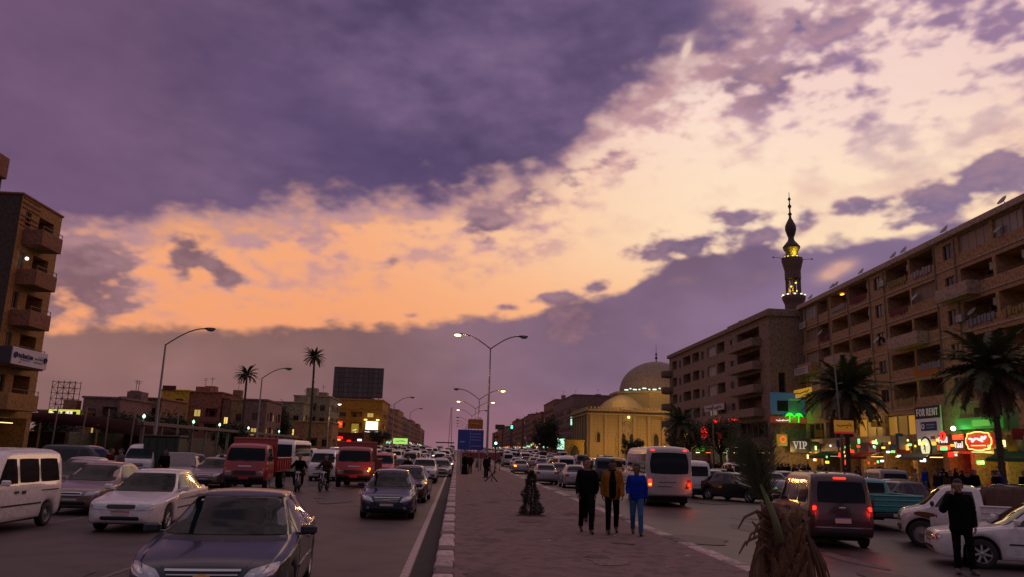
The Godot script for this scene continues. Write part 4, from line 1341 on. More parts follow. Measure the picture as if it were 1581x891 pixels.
func cloth(key: String, lin_c: Color) -> StandardMaterial3D:
	if mats.has(key):
		return mats[key]
	var m := mat(key, lin_c, 0.92)
	if not mats.has("_weave"):
		mats["_weave"] = noise_tex(41, 0.03, 5, ramp([[0.0, grey(0.75)], [0.5, grey(0.93)], [1.0, grey(1.0)]]))
		mats["_folds"] = noise_tex(42, 0.012, 4, null)
	m.metallic_specular = 0.15
	m.albedo_texture = mats["_weave"]
	m.uv1_triplanar = true
	m.uv1_scale = Vector3.ONE * 1.3
	m.heightmap_enabled = true
	m.heightmap_texture = mats["_folds"]
	m.heightmap_scale = 2.2
	return m

func recolor(n: Node, look: Dictionary) -> void:
	for c in n.get_children():
		var k := str(c.name)
		if k.begins_with("top") and look.has("top"):
			c.material_override = look.top
		if (k.begins_with("trousers") or k.begins_with("robe")) and look.has("legs"):
			c.material_override = look.legs
		if (k.begins_with("hair") or k.begins_with("headscarf")) and look.has("hair"):
			c.material_override = look.hair

# ---------------------------------------------------------------- buildings
# a wall seen from outside: o is its lower left corner, u runs right, n points out; openings are [u0, u1, v0, v1, depth]
func wall_face(mb: MB, o: Vector3, u: Vector3, n: Vector3, w: float, h: float, ops: Array, backs := true) -> void:
	var us := [0.0, w]
	var vs := [0.0, h]
	for r in ops:
		us.append_array([r[0], r[1]])
		vs.append_array([r[2], r[3]])
	us.sort()
	vs.sort()
	var up := Vector3.UP
	for j in vs.size() - 1:
		if vs[j + 1] - vs[j] < 1e-4:
			continue
		var vm_: float = (vs[j] + vs[j + 1]) * 0.5
		var start := -1.0
		for i in us.size() - 1:
			if us[i + 1] - us[i] < 1e-4:
				continue
			var um: float = (us[i] + us[i + 1]) * 0.5
			var inside := false
			for r in ops:
				if um > r[0] and um < r[1] and vm_ > r[2] and vm_ < r[3]:
					inside = true
					break
			if not inside and start < 0.0:
				start = us[i]
			if start >= 0.0 and (inside or i == us.size() - 2 or us[i + 1] >= w - 1e-4):
				var e: float = us[i] if inside else us[i + 1]
				mb.quad(o + u * start + up * vs[j], o + u * start + up * vs[j + 1], o + u * e + up * vs[j + 1], o + u * e + up * vs[j])
				start = -1.0
	for r in ops:
		var d: Vector3 = n * -r[4]
		var a: Vector3 = o + u * r[0] + up * r[2]
		var b: Vector3 = o + u * r[0] + up * r[3]
		var c: Vector3 = o + u * r[1] + up * r[3]
		var e: Vector3 = o + u * r[1] + up * r[2]
		mb.quad(a, a + d, b + d, b)
		mb.quad(e, c, c + d, e + d)
		mb.quad(b, b + d, c + d, c)
		mb.quad(a, e, e + d, a + d)
		if backs:
			mb.quad(a + d, b + d, c + d, e + d)

func frame_of(o: Vector3, u: Vector3, n: Vector3) -> Transform3D:
	return Transform3D(Basis(u, Vector3.UP, n), o)

func cached(key: String, make: Callable) -> Mesh:
	if not mats.has(key):
		mats[key] = make.call()
	return mats[key]

func win_mesh(w: float, h: float, panes: int) -> Array:
	var key := "win%.2f_%.2f_%d" % [w, h, panes]
	if not mats.has(key):
		var f := MB.new()
		var t := 0.06
		f.box(Vector3(0, h / 2 - t / 2, 0), Vector3(w, t, 0.07))
		f.box(Vector3(0, -h / 2 + t / 2, 0), Vector3(w, t, 0.07))
		for k in panes + 1:
			f.box(Vector3(-w / 2 + t / 2 + (w - t) * k / panes, 0, 0.002), Vector3(t, h - t * 2, 0.06))
		f.box(Vector3(0, -h / 2 - 0.03, 0.06), Vector3(w + 0.16, 0.06, 0.2))
		var p := MB.new()
		p.box(Vector3(0, 0, -0.02), Vector3(w - 0.05, h - 0.05, 0.02))
		mats[key] = [f.done(), p.done()]
	return mats[key]

# a window with its pane, set back in the opening
func add_window(parent: Node, o: Vector3, u: Vector3, n: Vector3, r: Array, panes := 2, pane_mat: Material = null, frame_mat: Material = null) -> MeshInstance3D:
	var m := win_mesh(r[1] - r[0], r[3] - r[2], panes)
	var f := part("window", m[0], frame_mat if frame_mat else mat("window frame", Color(0.12, 0.09, 0.07), 0.6), parent)
	f.transform = frame_of(o + u * (r[0] + r[1]) * 0.5 + Vector3.UP * (r[2] + r[3]) * 0.5 - n * (r[4] - 0.06), u, n)
	part("pane", m[1], pane_mat if pane_mat else mat("window pane", Color(0.014, 0.015, 0.018), 0.08), f)
	return f

func ac_mesh() -> Mesh:
	return cached("_ac", func():
		var m := MB.new()
		m.bevel(Vector3(0, 0, 0.16), Vector3(0.85, 0.58, 0.3), 0.02)
		m.smooth(true)
		torus(m, Vector3(-0.12, 0, 0.312), 0.2, 0.02, Basis(Vector3.RIGHT, PI / 2), 16, 5)
		m.smooth(false)
		m.box(Vector3(-0.12, 0, 0.315), Vector3(0.03, 0.4, 0.01))
		m.box(Vector3(-0.12, 0, 0.319), Vector3(0.4, 0.03, 0.01))
		m.box(Vector3(-0.3, -0.33, 0.1), Vector3(0.04, 0.08, 0.4))
		m.box(Vector3(0.3, -0.33, 0.1), Vector3(0.04, 0.08, 0.4))
		return m.done())

func add_ac(parent: Node, o: Vector3, u: Vector3, n: Vector3, uu: float, vv: float) -> void:
	var a := part("air_conditioner", ac_mesh(), mat("air conditioner", Color(0.32, 0.31, 0.29), 0.55), parent)
	a.transform = frame_of(o + u * uu + Vector3.UP * vv, u, n)

func text_mesh(t: String, h: float, depth := 0.03, serif := false, bold := true) -> TextMesh:
	var m := TextMesh.new()
	var f := SystemFont.new()
	f.font_names = PackedStringArray(["Droid Serif" if serif else "Droid Sans"])
	f.font_weight = 700 if bold else 400
	m.font = f
	m.text = t
	m.font_size = 32
	m.pixel_size = h / 24.0
	m.depth = depth
	return m

func add_text(parent: Node, t: String, h: float, at: Transform3D, material: Material, squeeze := 1.0, serif := false) -> MeshInstance3D:
	var o := part("lettering", text_mesh(t, h, 0.03, serif), material, parent)
	o.transform = Transform3D(at.basis * Basis.from_scale(Vector3(squeeze, 1, 1)), at.origin)
	return o

# joined-up strokes like handwriting in neon tube
func add_script(parent: Node, w: float, h: float, at: Transform3D, material: Material, nseed: int, r := 0.03) -> void:
	var g := RandomNumberGenerator.new()
	g.seed = nseed
	var mb := MB.new(true)
	var pts := []
	var rad := []
	var n := 9
	for k in n:
		var y := g.randf_range(-0.12, 0.12) * h if k % 3 else g.randf_range(-0.5, 0.5) * h
		pts.append(at * Vector3(w * (0.5 - float(k) / (n - 1)), y, 0.02))
		rad.append(r)
	mb.tube(pts, rad, 6)
	for k in 3:
		var c := at * Vector3(g.randf_range(-0.4, 0.4) * w, g.randf_range(0.25, 0.5) * h * (1 if g.randf() < 0.6 else -1), 0.02)
		mb.tube([c - at.basis.x * r * 0.8, c + at.basis.x * r * 0.8], [r, r], 6)
	part("lettering", mb.done(), material, parent)

func sign_board(called: String, label: String, at: Transform3D, w: float, h: float, face: Material, rim: Material = null, group := "", category := "sign") -> Node3D:
	var t := thing(called, label, category, Vector3.ZERO, 0.0, group)
	t.transform = at
	var b := MB.new()
	b.bevel(Vector3(0, 0, 0), Vector3(w, h, 0.14), 0.02)
	part("board", b.done(), face, t)
	if rim:
		var f := MB.new()
		f.box(Vector3(0, h / 2 + 0.03, 0.02), Vector3(w + 0.12, 0.06, 0.18))
		f.box(Vector3(0, -h / 2 - 0.03, 0.02), Vector3(w + 0.12, 0.06, 0.18))
		f.box(Vector3(w / 2 + 0.03, 0, 0.02), Vector3(0.06, h, 0.18))
		f.box(Vector3(-w / 2 - 0.03, 0, 0.02), Vector3(0.06, h, 0.18))
		part("frame", f.done(), rim, t)
	return t

func lamp_at(called: String, at: Vector3, c: Color, e: float, size := 0.2) -> void:
	var l := OmniLight3D.new()
	l.name = numbered(called)
	l.light_color = c
	l.light_energy = e
	l.light_size = size
	l.omni_range = 40.0
	l.omni_attenuation = 2.0
	l.shadow_enabled = true
	add_child(l)
	l.position = at

# open shop on the ground floor: a lit room behind the front, with shelves and goods
func shop(parent: Node, o: Vector3, u: Vector3, n: Vector3, u0: float, u1: float, h: float, kind: int, light_c: Color) -> void:
	var d := 2.6
	var tr := frame_of(o + u * u0, u, n)
	var w := u1 - u0
	var g := RandomNumberGenerator.new()
	g.seed = int(u0 * 31.0) + kind
	var tube := part("ceiling_lamp", box_mesh(Vector3.ZERO, Vector3(w * 0.8, 0.06, 0.14), 0.015), glow("shop tube %s %d" % [light_c.to_html(false), kind % 4], light_c, [0.5, 1.8, 4.0, 2.6][kind % 4]), parent)
	tube.transform = tr.translated_local(Vector3(w * 0.5, h - 0.25, -0.7))
	for k in 3:
		var sh := part("shelf", box_mesh(Vector3(w * 0.5, 0.5 + k * 0.75, -d + 0.2), Vector3(w * 0.94, 0.05, 0.36), 0.01), mat("shelf board", Color(0.4, 0.36, 0.28), 0.6), parent)
		sh.transform = tr
		var goods := {}
		var x := 0.15
		while x < w - 0.2:
			var gw := g.randf_range(0.1, 0.3)
			var gh := g.randf_range(0.2, 0.55)
			var key: String = ["goods yellow", "goods red", "goods white", "goods blue", "goods dark", "goods orange"][g.randi() % 6]
			if not goods.has(key):
				goods[key] = MB.new()
			if g.randf() < 0.85:
				goods[key].bevel(Vector3(x + gw * 0.5, 0.54 + k * 0.75 + gh * 0.5, -d + 0.22), Vector3(gw * 0.9, gh, 0.26), 0.02)
			x += gw + 0.03
		for key in goods:
			if goods[key].n:
				var c: Color = {"goods yellow": Color(0.6, 0.42, 0.06), "goods red": Color(0.4, 0.04, 0.03), "goods white": Color(0.6, 0.6, 0.58), "goods blue": Color(0.05, 0.1, 0.3), "goods dark": Color(0.04, 0.03, 0.03), "goods orange": Color(0.55, 0.2, 0.03)}[key]
				var o2 := part("goods", goods[key].done(), mat(key, c, 0.5), parent)
				o2.transform = tr
				o2.set_meta("kind", "stuff")
	var counter := part("counter", box_mesh(Vector3(w * 0.35, 0.5, -0.9), Vector3(w * 0.5, 1.0, 0.5), 0.03), mat("counter %d" % kind, [Color(0.3, 0.16, 0.06), Color(0.4, 0.4, 0.38), Color(0.35, 0.05, 0.04)][kind % 3], 0.4), parent)
	counter.transform = tr

# the long block on the right
func build_right_block() -> void:
	var k := 0.0565
	var u := Vector3(-k, 0, 1).normalized()           # from the far end towards the camera
	var n := u.cross(Vector3.UP)
	var far := Vector3(40.7 + k * (95.4 - 51.7), 0, -95.4)
	var len_ := 60.0
	var off := 2.3                                     # the measured bays start this much further off
	var wall := rough_mat("brown rough render", Color(0.5, 0.305, 0.155), 0.95, 0.35, 0.5, 1.2)
	var trim := rough_mat("brown fascia", Color(0.52, 0.38, 0.29), 0.9, 0.3, 0.3, 0.4)
	var b := thing("apartment_block", "long brown apartment block with deep balconies above the lit shops", "building", far)
	var o := Vector3.ZERO
	var bays := [[0.6, 3.2, "L"], [3.6, 7.7, "P"], [7.9, 11.0, "L"], [11.6, 15.9, "L"], [16.4, 20.9, "L"], [22.3, 23.9, "W"], [24.9, 29.2, "L"], [29.5, 33.6, "L"], [35.1, 36.5, "W"], [37.4, 41.7, "L"], [42.1, 45.6, "L"], [46.6, 48.0, "W"], [48.9, 52.6, "L"], [53.0, 57.0, "L"]]
	var ops := []
	var fl := [7.1, 9.95, 12.8, 15.65, 18.5]
	var R2 := RandomNumberGenerator.new()
	R2.seed = 77
	var todo := []
	for f in 5:
		for bay in bays:
			var a: float = maxf(bay[0] - off, 0.25)
			var e: float = bay[1] - off
			var y: float = fl[f]
			if e < 0.8:
				continue
			if bay[2] == "W":
				ops.append([a, e, y + 0.95, y + 2.2, 0.22])
				todo.append(["W", ops[-1]])
			else:
				var closed: bool = bay[2] == "P" or R2.randf() < 0.17
				ops.append([a, e, y + 0.98, y + 2.5, 0.3 if closed else 2.1])
				todo.append(["P" if closed else "L", ops[-1]])
	# upper shop floor and ground floor openings
	var mezz := [[0.4, 5.6], [6.2, 13.2], [14.0, 19.8], [20.4, 26.1], [35.2, 40.6], [41.4, 46.8], [47.6, 56.5]]
	for m in mezz:
		ops.append([m[0], m[1], 4.75, 6.7, 0.5])
	var shops := [[0.4, 4.3], [4.9, 9.4], [10.0, 14.6], [15.2, 19.6], [20.2, 25.2], [26.0, 30.2], [31.2, 34.2], [34.8, 38.3], [38.9, 43.6], [44.2, 49.0], [49.8, 57.0]]
	for s in shops:
		ops.append([s[0], s[1], 0.05, 3.1, 2.6])
	var mb := MB.new()
	wall_face(mb, o, u, n, len_, 21.1, ops)
	var back := -n * 14.0
	mb.quad(o, o + back, o + back + Vector3(0, 21.1, 0), o + Vector3(0, 21.1, 0))
	mb.quad(o + u * len_, o + u * len_ + Vector3(0, 21.1, 0), o + u * len_ + back + Vector3(0, 21.1, 0), o + u * len_ + back)
	mb.quad(o + back, o + u * len_ + back, o + u * len_ + back + Vector3(0, 21.1, 0), o + back + Vector3(0, 21.1, 0))
	part("wall", mb.done(), wall, b)
	var rf := MB.new()
	var B := Basis(u, Vector3.UP, n)
	rf.bevel(o + u * len_ * 0.5 - n * 6.8 + Vector3(0, 21.38, 0), Vector3(len_ + 0.5, 0.55, 14.4), 0.06, B)
	part("roof", rf.done(), trim, b)
	# bands that step out at each floor
	for f in 5:
		var bd := MB.new()
		bd.bevel(o + u * len_ * 0.5 + n * 0.03 + Vector3(0, fl[f] + 0.06, 0), Vector3(len_, 0.16, 0.1), 0.02, B)
		part("floor_band", bd.done(), trim, b)
	var nn := 0
	for t in todo:
		var r: Array = t[1]
		nn += 1
		if t[0] == "W":
			add_window(b, o, u, n, r, 2)
			if R2.randf() < 0.45:
				add_ac(b, o, u, n, r[1] + 0.55, r[2] + 0.3)
		elif t[0] == "P":
			# a balcony closed in with panels
			var c: Color = [Color(0.3, 0.22, 0.17), Color(0.34, 0.3, 0.27), Color(0.2, 0.13, 0.09)][nn % 3]
			add_window(b, o, u, n, r, 4, mat("closed balcony panel %d" % (nn % 3), c, 0.7), mat("pale frame", Color(0.3, 0.26, 0.23), 0.6))
		else:
			var w: float = r[1] - r[0]
			var dr := [r[0] + w * 0.12, r[0] + w * (0.62 if nn % 3 else 0.9), r[2] - 0.02, r[2] + 1.3, r[4] - 0.06]
			add_window(b, o, u, n, dr, 2, [mat("dim curtain", Color(0.16, 0.11, 0.07), 0.8), null, mat("pale curtain", Color(0.3, 0.26, 0.22), 0.8), null, glow("dim lit room", srgb(230, 160, 80), 0.12), null, null][nn % 7])
			var rl := MB.new()
			rl.box(o + u * (r[0] + r[1]) * 0.5 + Vector3(0, r[2] + 0.16, 0) - n * 0.08, Vector3(w, 0.04, 0.04), B)
			rl.box(o + u * (r[0] + r[1]) * 0.5 + Vector3(0, r[2] + 0.08, 0) - n * 0.08, Vector3(0.04, 0.16, 0.035), B)
			part("railing", rl.done(), mat("dark iron", Color(0.03, 0.028, 0.026), 0.5), b)
			if R2.randf() < 0.4:
				add_ac(b, o - n * 0.7, u, n, r[1] - 0.6, r[2] + 1.0)
			if R2.randf() < 0.5:
				# washing on a line
				var wl := MB.new()
				var x: float = r[0] + 0.4
				while x < r[1] - 0.5:
					var ww := R2.randf_range(0.3, 0.55)
					wl.box(o + u * (x + ww * 0.5) + n * 0.12 + Vector3(0, r[2] - R2.randf_range(0.15, 0.3), 0), Vector3(ww * 0.85, R2.randf_range(0.45, 0.7), 0.015), B)
					x += ww + 0.05
				part("washing", wl.done(), cloth("washing %d" % (nn % 4), [Color(0.35, 0.3, 0.32), Color(0.2, 0.06, 0.07), Color(0.25, 0.25, 0.3), Color(0.3, 0.22, 0.1)][nn % 4]), b)
	# balconies that stick out: parapet boxes seen along the lower right
	for q in [[24.2, 29.6, 12.8, 1], [35.2, 40.2, 9.95, 2], [9.2, 13.9, 12.8, 1], [1.0, 5.4, 12.8, 3], [33.0, 37.6, 15.65, 1]]:
		var pb := MB.new()
		pb.bevel(o + u * (q[0] + q[1]) * 0.5 + n * 0.55 + Vector3(0, q[2] + 0.0, 0), Vector3(q[1] - q[0], 0.16, 1.1), 0.02, B)
		pb.bevel(o + u * (q[0] + q[1]) * 0.5 + n * 1.06 + Vector3(0, q[2] + 0.55, 0), Vector3(q[1] - q[0], 0.95, 0.1), 0.02, B)
		pb.bevel(o + u * (q[0] + 0.05) + n * 0.55 + Vector3(0, q[2] + 0.55, 0), Vector3(0.1, 0.95, 0.92), 0.02, B)
		pb.bevel(o + u * (q[1] - 0.05) + n * 0.55 + Vector3(0, q[2] + 0.55, 0), Vector3(0.1, 0.95, 0.92), 0.02, B)
		part("balcony", pb.done(), trim if q[3] == 1 else wall, b)
	# lit and coloured panels on the parapets
	var pan := part("parapet_cover", box_mesh(Vector3.ZERO, Vector3(4.0, 0.95, 0.06), 0.01), cloth("orange awning cloth", Color(0.5, 0.16, 0.03)), b)
	pan.transform = frame_of(o + u * 28.8 + n * 0.06 + Vector3(0, 10.45, 0), u, n)
	var yl := part("lit_blind", box_mesh(Vector3.ZERO, Vector3(3.2, 1.4, 0.05), 0.01), glow("lit yellow blind", srgb(190, 128, 40), 0.32), b)
	yl.transform = frame_of(o + u * 41.6 - n * 0.3 + Vector3(0, 20.2, 0), u, n)
	# the upper shop floor: panes, some of them lit yellow
	for i in mezz.size():
		var m: Array = mezz[i]
		var lit: bool = i == 2 or i == 3
		var q: int = int((m[1] - m[0]) / 1.6)
		for j in q:
			var r := [m[0] + (m[1] - m[0]) * j / q + 0.05, m[0] + (m[1] - m[0]) * (j + 1) / q - 0.05, 4.8, 6.65, 0.4]
			var pm: Material = null
			if lit:
				pm = glow("lit shop window %d" % ((i + j) % 3), srgb(214, 150, 44), [0.34, 0.2, 0.55][(i + j) % 3])
			elif i == 4:
				pm = glow("green lit window", srgb(60, 160, 60), 0.035)
			elif i == 6:
				pm = glow("amber lit window", srgb(230, 120, 40), 0.35) if j < 2 else null
			add_window(b, o, u, n, r, 1, pm, mat("shop frame", Color(0.2, 0.16, 0.1), 0.5))
	var warm := srgb(255, 206, 120)
	var cool := srgb(214, 240, 226)
	for i in shops.size():
		if i == 6:
			continue
		shop(b, o, u, n, shops[i][0], shops[i][1], 3.05, [0, 4, 7, 1, 9, 3, 6, 5, 8, 2, 10][i], [warm, cool, warm, warm, srgb(255, 236, 150), warm, cool, srgb(255, 226, 110), srgb(230, 240, 120), srgb(236, 236, 130), warm][i])
	# fascia boards over the shops
	for i in shops.size():
		var s: Array = shops[i]
		var fb := part("fascia", box_mesh(Vector3.ZERO, Vector3(s[1] - s[0] + 0.3, 0.9, 0.16), 0.02), mat("fascia %d" % (i % 5), [Color(0.03, 0.08, 0.05), Color(0.12, 0.02, 0.02), Color(0.16, 0.13, 0.1), Color(0.05, 0.05, 0.06), Color(0.18, 0.1, 0.03)][i % 5], 0.5), b)
		fb.transform = frame_of(o + u * (s[0] + s[1]) * 0.5 + n * 0.1 + Vector3(0, 3.75, 0), u, n)
		var dl := part("sign_lamp", box_mesh(Vector3.ZERO, Vector3((s[1] - s[0]) * [0.3, 0.5, 0.2, 0.7][i % 4], 0.07, 0.1), 0.01), glow("sign lamp %d" % (i % 3), [srgb(255, 220, 130), srgb(240, 255, 190), srgb(255, 244, 210)][i % 3], 1.0), b)
		dl.transform = frame_of(o + u * lerpf(s[0], s[1], [0.3, 0.6, 0.5, 0.4][i % 4]) + n * 0.3 + Vector3(0, 3.22, 0), u, n)
	# drain pipes, dishes, bits of weathering on the front
	for q in [0.3, 5.55, 8.8, 13.9, 19.1, 22.2, 31.5, 34.6, 43.6, 46.2]:
		var dp := part("drain_pipe", cached("_pipe", func(): return box_mesh(Vector3(0, 14.0, 0.06), Vector3(0.11, 13.9, 0.1), 0.03)), mat("old pipe", Color(0.16, 0.12, 0.1), 0.7), b)
		dp.transform = frame_of(o + u * q + n * 0.04, u, n)
	var dish := cached("_dish", func():
		var m := MB.new(true)
		m.lathe([Vector2(0, 0), Vector2(0.25, 0.04), Vector2(0.42, 0.14), Vector2(0.44, 0.16), Vector2(0.25, 0.07), Vector2(0, 0.03)], Vector3(0, 0.5, 0.2), 14, Basis(Vector3.RIGHT, 0.9))
		m.tube([Vector3(0, 0, 0), Vector3(0, 0.5, 0.15)], [0.03, 0.03], 6)
		return m.done())
	for q in [[3.0, 21.65], [9.5, 21.65], [10.6, 21.65], [17.0, 21.65], [24.0, 21.65], [26.0, 21.65], [33.0, 21.65], [41.0, 21.65], [45.0, 21.65], [6.3, 16.6], [20.2, 13.75], [28.0, 16.6], [36.5, 13.75], [40.8, 19.4]]:
		var ds := part("satellite_dish", dish, mat("dish grey", Color(0.3, 0.28, 0.27), 0.6), b)
		ds.transform = frame_of(o + u * q[0] - n * (0.5 if q[1] > 21.0 else 0.1) + Vector3(0, q[1], 0), u, n)
	var ph := part("roof_hut", box_mesh(o + u * 8 - n * 6 + Vector3(0, 22.4, 0), Vector3(5, 2.0, 4), 0.05), wall, b)
	# ------ signs of their own on this block
	var at := func(uu: float, y: float, out_: float) -> Transform3D: return frame_of(far + u * uu + n * out_ + Vector3(0, y, 0), u, n)
	var s1 := sign_board("rent_banner", "tall white and navy banner reading FOR RENT hung above the shops", at.call(28.7, 5.65, 0.18), 4.1, 3.1, mat("banner white", Color(0.8, 0.7, 0.78), 0.8), null, "", "banner")
	part("banner_head", box_mesh(Vector3(0, 1.02, 0.075), Vector3(4.1, 1.06, 0.04), 0.01), mat("banner navy", Color(0.018, 0.016, 0.035), 0.7), s1)
	add_text(s1, "FOR RENT", 0.66, Transform3D(Basis.IDENTITY, Vector3(0, 1.02, 0.11)), mat("banner lettering", Color(0.9, 0.87, 0.9), 0.7), 0.86)
	part("blue_panel", box_mesh(Vector3(0.1, -0.2, 0.08), Vector3(2.6, 0.78, 0.03), 0.01), mat("banner blue", Color(0.02, 0.03, 0.13), 0.7), s1)
	var dsc := MB.new(true)
	torus(dsc, Vector3(-0.82, -0.2, 0.1), 0.2, 0.04, Basis(Vector3.RIGHT, PI / 2), 16, 6)
	part("emblem", dsc.done(), mat("banner lettering", Color(0.9, 0.87, 0.9), 0.7), s1)
	part("text_line", boxes_mesh([[Vector3(0.4, -0.08, 0.1), Vector3(1.4, 0.1, 0.02)], [Vector3(0.4, -0.32, 0.1), Vector3(1.2, 0.08, 0.02)]], 0.004), mat("pale blue print", Color(0.25, 0.28, 0.42), 0.7), s1)
	part("red_mark", box_mesh(Vector3(0.6, -1.2, 0.08), Vector3(0.7, 0.26, 0.03), 0.01), mat("print red", Color(0.3, 0.02, 0.02), 0.7), s1)
	var s2 := thing("round_shop_sign", "round lit white sign with dark figure and ring, below the FOR RENT banner", "sign")
	s2.transform = at.call(29.0, 3.6, 0.75)
	var dm := MB.new(true)
	dm.lathe([Vector2(0, 0.08), Vector2(0.72, 0.08), Vector2(0.76, 0.0), Vector2(0.72, -0.08), Vector2(0, -0.08)], Vector3.ZERO, 28, Basis(Vector3.RIGHT, PI / 2))
	part("face", dm.done(), glow("white lit disc", srgb(255, 246, 190), 0.85), s2)
	var rg := MB.new(true)
	torus(rg, Vector3(0, 0, 0.02), 0.86, 0.09, Basis(Vector3.RIGHT, PI / 2), 28, 8)
	part("ring", rg.done(), mat("sign black", Color(0.015, 0.014, 0.014), 0.4), s2)
	var fg := MB.new(true)
	fg.tube([Vector3(-0.3, 0.28, 0.11), Vector3(-0.05, 0.2, 0.11), Vector3(0.25, 0.32, 0.11)], [0.03, 0.08, 0.03], 6)
	fg.tube([Vector3(-0.05, 0.2, 0.11), Vector3(0.05, -0.05, 0.11), Vector3(0.02, -0.4, 0.11)], [0.08, 0.05, 0.03], 6)
	fg.tube([Vector3(0.05, -0.05, 0.11), Vector3(-0.25, -0.2, 0.11)], [0.05, 0.02], 6)
	part("figure", fg.done(), mat("sign black", Color(0.015, 0.014, 0.014), 0.4), s2)
	var red := glow("red neon", srgb(255, 24, 20), 1.5)
	var red2 := glow("red lit sign face", srgb(226, 22, 14), 0.85)
	var white := glow("white lit lettering", srgb(255, 240, 236), 1.0)
	var s3 := sign_board("food_shop_sign", "dark shop sign with red neon shapes and white lettering, green lamp above", at.call(32.6, 4.0, 0.45), 3.8, 1.3, mat("sign dark red", Color(0.06, 0.008, 0.008), 0.4))
	add_text(s3, "Food", 0.5, Transform3D(Basis.IDENTITY, Vector3(-1.25, 0.2, 0.09)), white, 0.9)
	add_text(s3, "Yaal", 0.5, Transform3D(Basis.IDENTITY, Vector3(1.0, -0.22, 0.09)), white, 0.9)
	part("red_plate", boxes_mesh([[Vector3(-1.2, -0.42, 0.1), Vector3(1.9, 0.4, 0.06)], [Vector3(1.0, 0.4, 0.1), Vector3(1.6, 0.42, 0.06)]], 0.03), red, s3)
	var hk := MB.new(true)
	torus(hk, Vector3(-1.15, 0.52, 0.12), 0.3, 0.1, Basis(Vector3.RIGHT, PI / 2), 16, 6)
	part("red_ring", hk.done(), red, s3)
	part("small_red_plate", box_mesh(Vector3(-0.3, -0.98, 0.06), Vector3(0.8, 0.42, 0.06), 0.03), red, s3)
	add_text(s3, "os", 0.3, Transform3D(Basis.IDENTITY, Vector3(0.5, -0.98, 0.09)), white)
	var s4 := thing("neon_shop_sign", "red scalloped neon sign with yellow outline beside the palm trunk", "sign")
	s4.transform = at.call(36.3, 4.05, 0.45)
	var sc := MB.new()
	var ol := MB.new(true)
	var ring := []
	for q in 48:
		var a := TAU * q / 48
		var rr := 1.0 + 0.05 * cos(a * 8.0)
		ring.append(Vector3(signf(cos(a)) * pow(absf(cos(a)), 0.6) * 1.6 * rr, signf(sin(a)) * pow(absf(sin(a)), 0.6) * 0.68 * rr, 0.08))
	for q in 48:
		sc.tri(Vector3(0, 0, 0.08), ring[q], ring[(q + 1) % 48])
		sc.quad(ring[q], ring[q] - Vector3(0, 0, 0.2), ring[(q + 1) % 48] - Vector3(0, 0, 0.2), ring[(q + 1) % 48])
	part("board", sc.done(), red2, s4)
	ring.append(ring[0])
	var rr2 := []
	for q in ring:
		rr2.append(0.055)
	ol.tube(ring, rr2, 6, false)
	part("outline", ol.done(), glow("yellow neon", srgb(255, 214, 110), 1.6), s4)
	add_script(s4, 2.2, 0.42, Transform3D(Basis.IDENTITY, Vector3(0, 0.18, 0.12)), white, 4, 0.09)
	part("yellow_line", box_mesh(Vector3(0, -0.34, 0.11), Vector3(1.9, 0.07, 0.04), 0.01), glow("yellow neon", srgb(255, 214, 110), 1.6), s4)
	var s5 := sign_board("green_awning_sign", "green lit sign strip over the shops behind the palm", at.call(36.2, 5.45, 0.3), 6.0, 0.9, glow("green lit face", srgb(40, 190, 40), 0.22))
	part("bright_stripe", boxes_mesh([[Vector3(0.4, 0, 0.09), Vector3(2.3, 0.5, 0.03)]], 0.01), glow("bright green face", srgb(130, 240, 90), 0.4), s5)
	var gl := MB.new(true)
	gl.lathe([Vector2(0, -0.2), Vector2(0.14, -0.14), Vector2(0.2, 0), Vector2(0.14, 0.14), Vector2(0, 0.2)], Vector3.ZERO, 12)
	var gb := part("green_lamp", gl.done(), glow("green white bulb", srgb(180, 255, 190), 5.0), self)
	gb.position = (at.call(33.4, 5.1, 0.75) as Transform3D).origin
	tag(gb, "bright green lamp shining above the red food signs", "lamp")
	lamp_at("green_lamp_light", gb.position + n * 0.4, srgb(70, 255, 90), 2.2)
	var s6 := sign_board("small_red_sign", "small crimson hanging sign with white script, right of the palm pole", at.call(18.6, 3.45, 0.5), 2.6, 1.0, mat("crimson sign", Color(0.22, 0.02, 0.03), 0.5))
	add_text(s6, "food", 0.6, Transform3D(Basis.IDENTITY, Vector3(0, 0, 0.09)), mat("pale pink print", Color(0.55, 0.4, 0.42), 0.6), 0.9, true)
	var s7 := sign_board("yellow_banner", "yellow lit banner on the balcony at the far end of the brown block", at.call(2.6, 10.3, 1.2), 5.6, 1.0, glow("amber banner", srgb(230, 168, 40), 0.5), null, "", "banner")
	add_script(s7, 4.4, 0.6, Transform3D(Basis.IDENTITY, Vector3(0, 0, 0.08)), mat("dark print", Color(0.05, 0.03, 0.01), 0.7), 9, 0.06)
	var s8 := sign_board("balcony_banner", "faded pale banner tied across a balcony near the end of the brown block", at.call(2.6, 13.0, 1.22), 4.4, 0.9, mat("faded banner", Color(0.4, 0.33, 0.36), 0.8), null, "", "banner")
	part("text_line", boxes_mesh([[Vector3(0, 0.16, 0.08), Vector3(3.2, 0.12, 0.02)], [Vector3(0, -0.14, 0.08), Vector3(2.6, 0.12, 0.02)]], 0.004), mat("faded print", Color(0.2, 0.13, 0.15), 0.7), s8)
	var s9 := sign_board("balcony_banner", "striped pale banner below the roof at the far corner of the brown block", at.call(1.0, 18.9, 0.2), 2.0, 0.8, mat("faded banner", Color(0.4, 0.33, 0.36), 0.8), null, "", "banner")
	part("text_line", boxes_mesh([[Vector3(0, 0.16, 0.08), Vector3(1.6, 0.1, 0.02)], [Vector3(0, -0.14, 0.08), Vector3(1.6, 0.1, 0.02)]], 0.004), mat("faded print", Color(0.2, 0.13, 0.15), 0.7), s9)
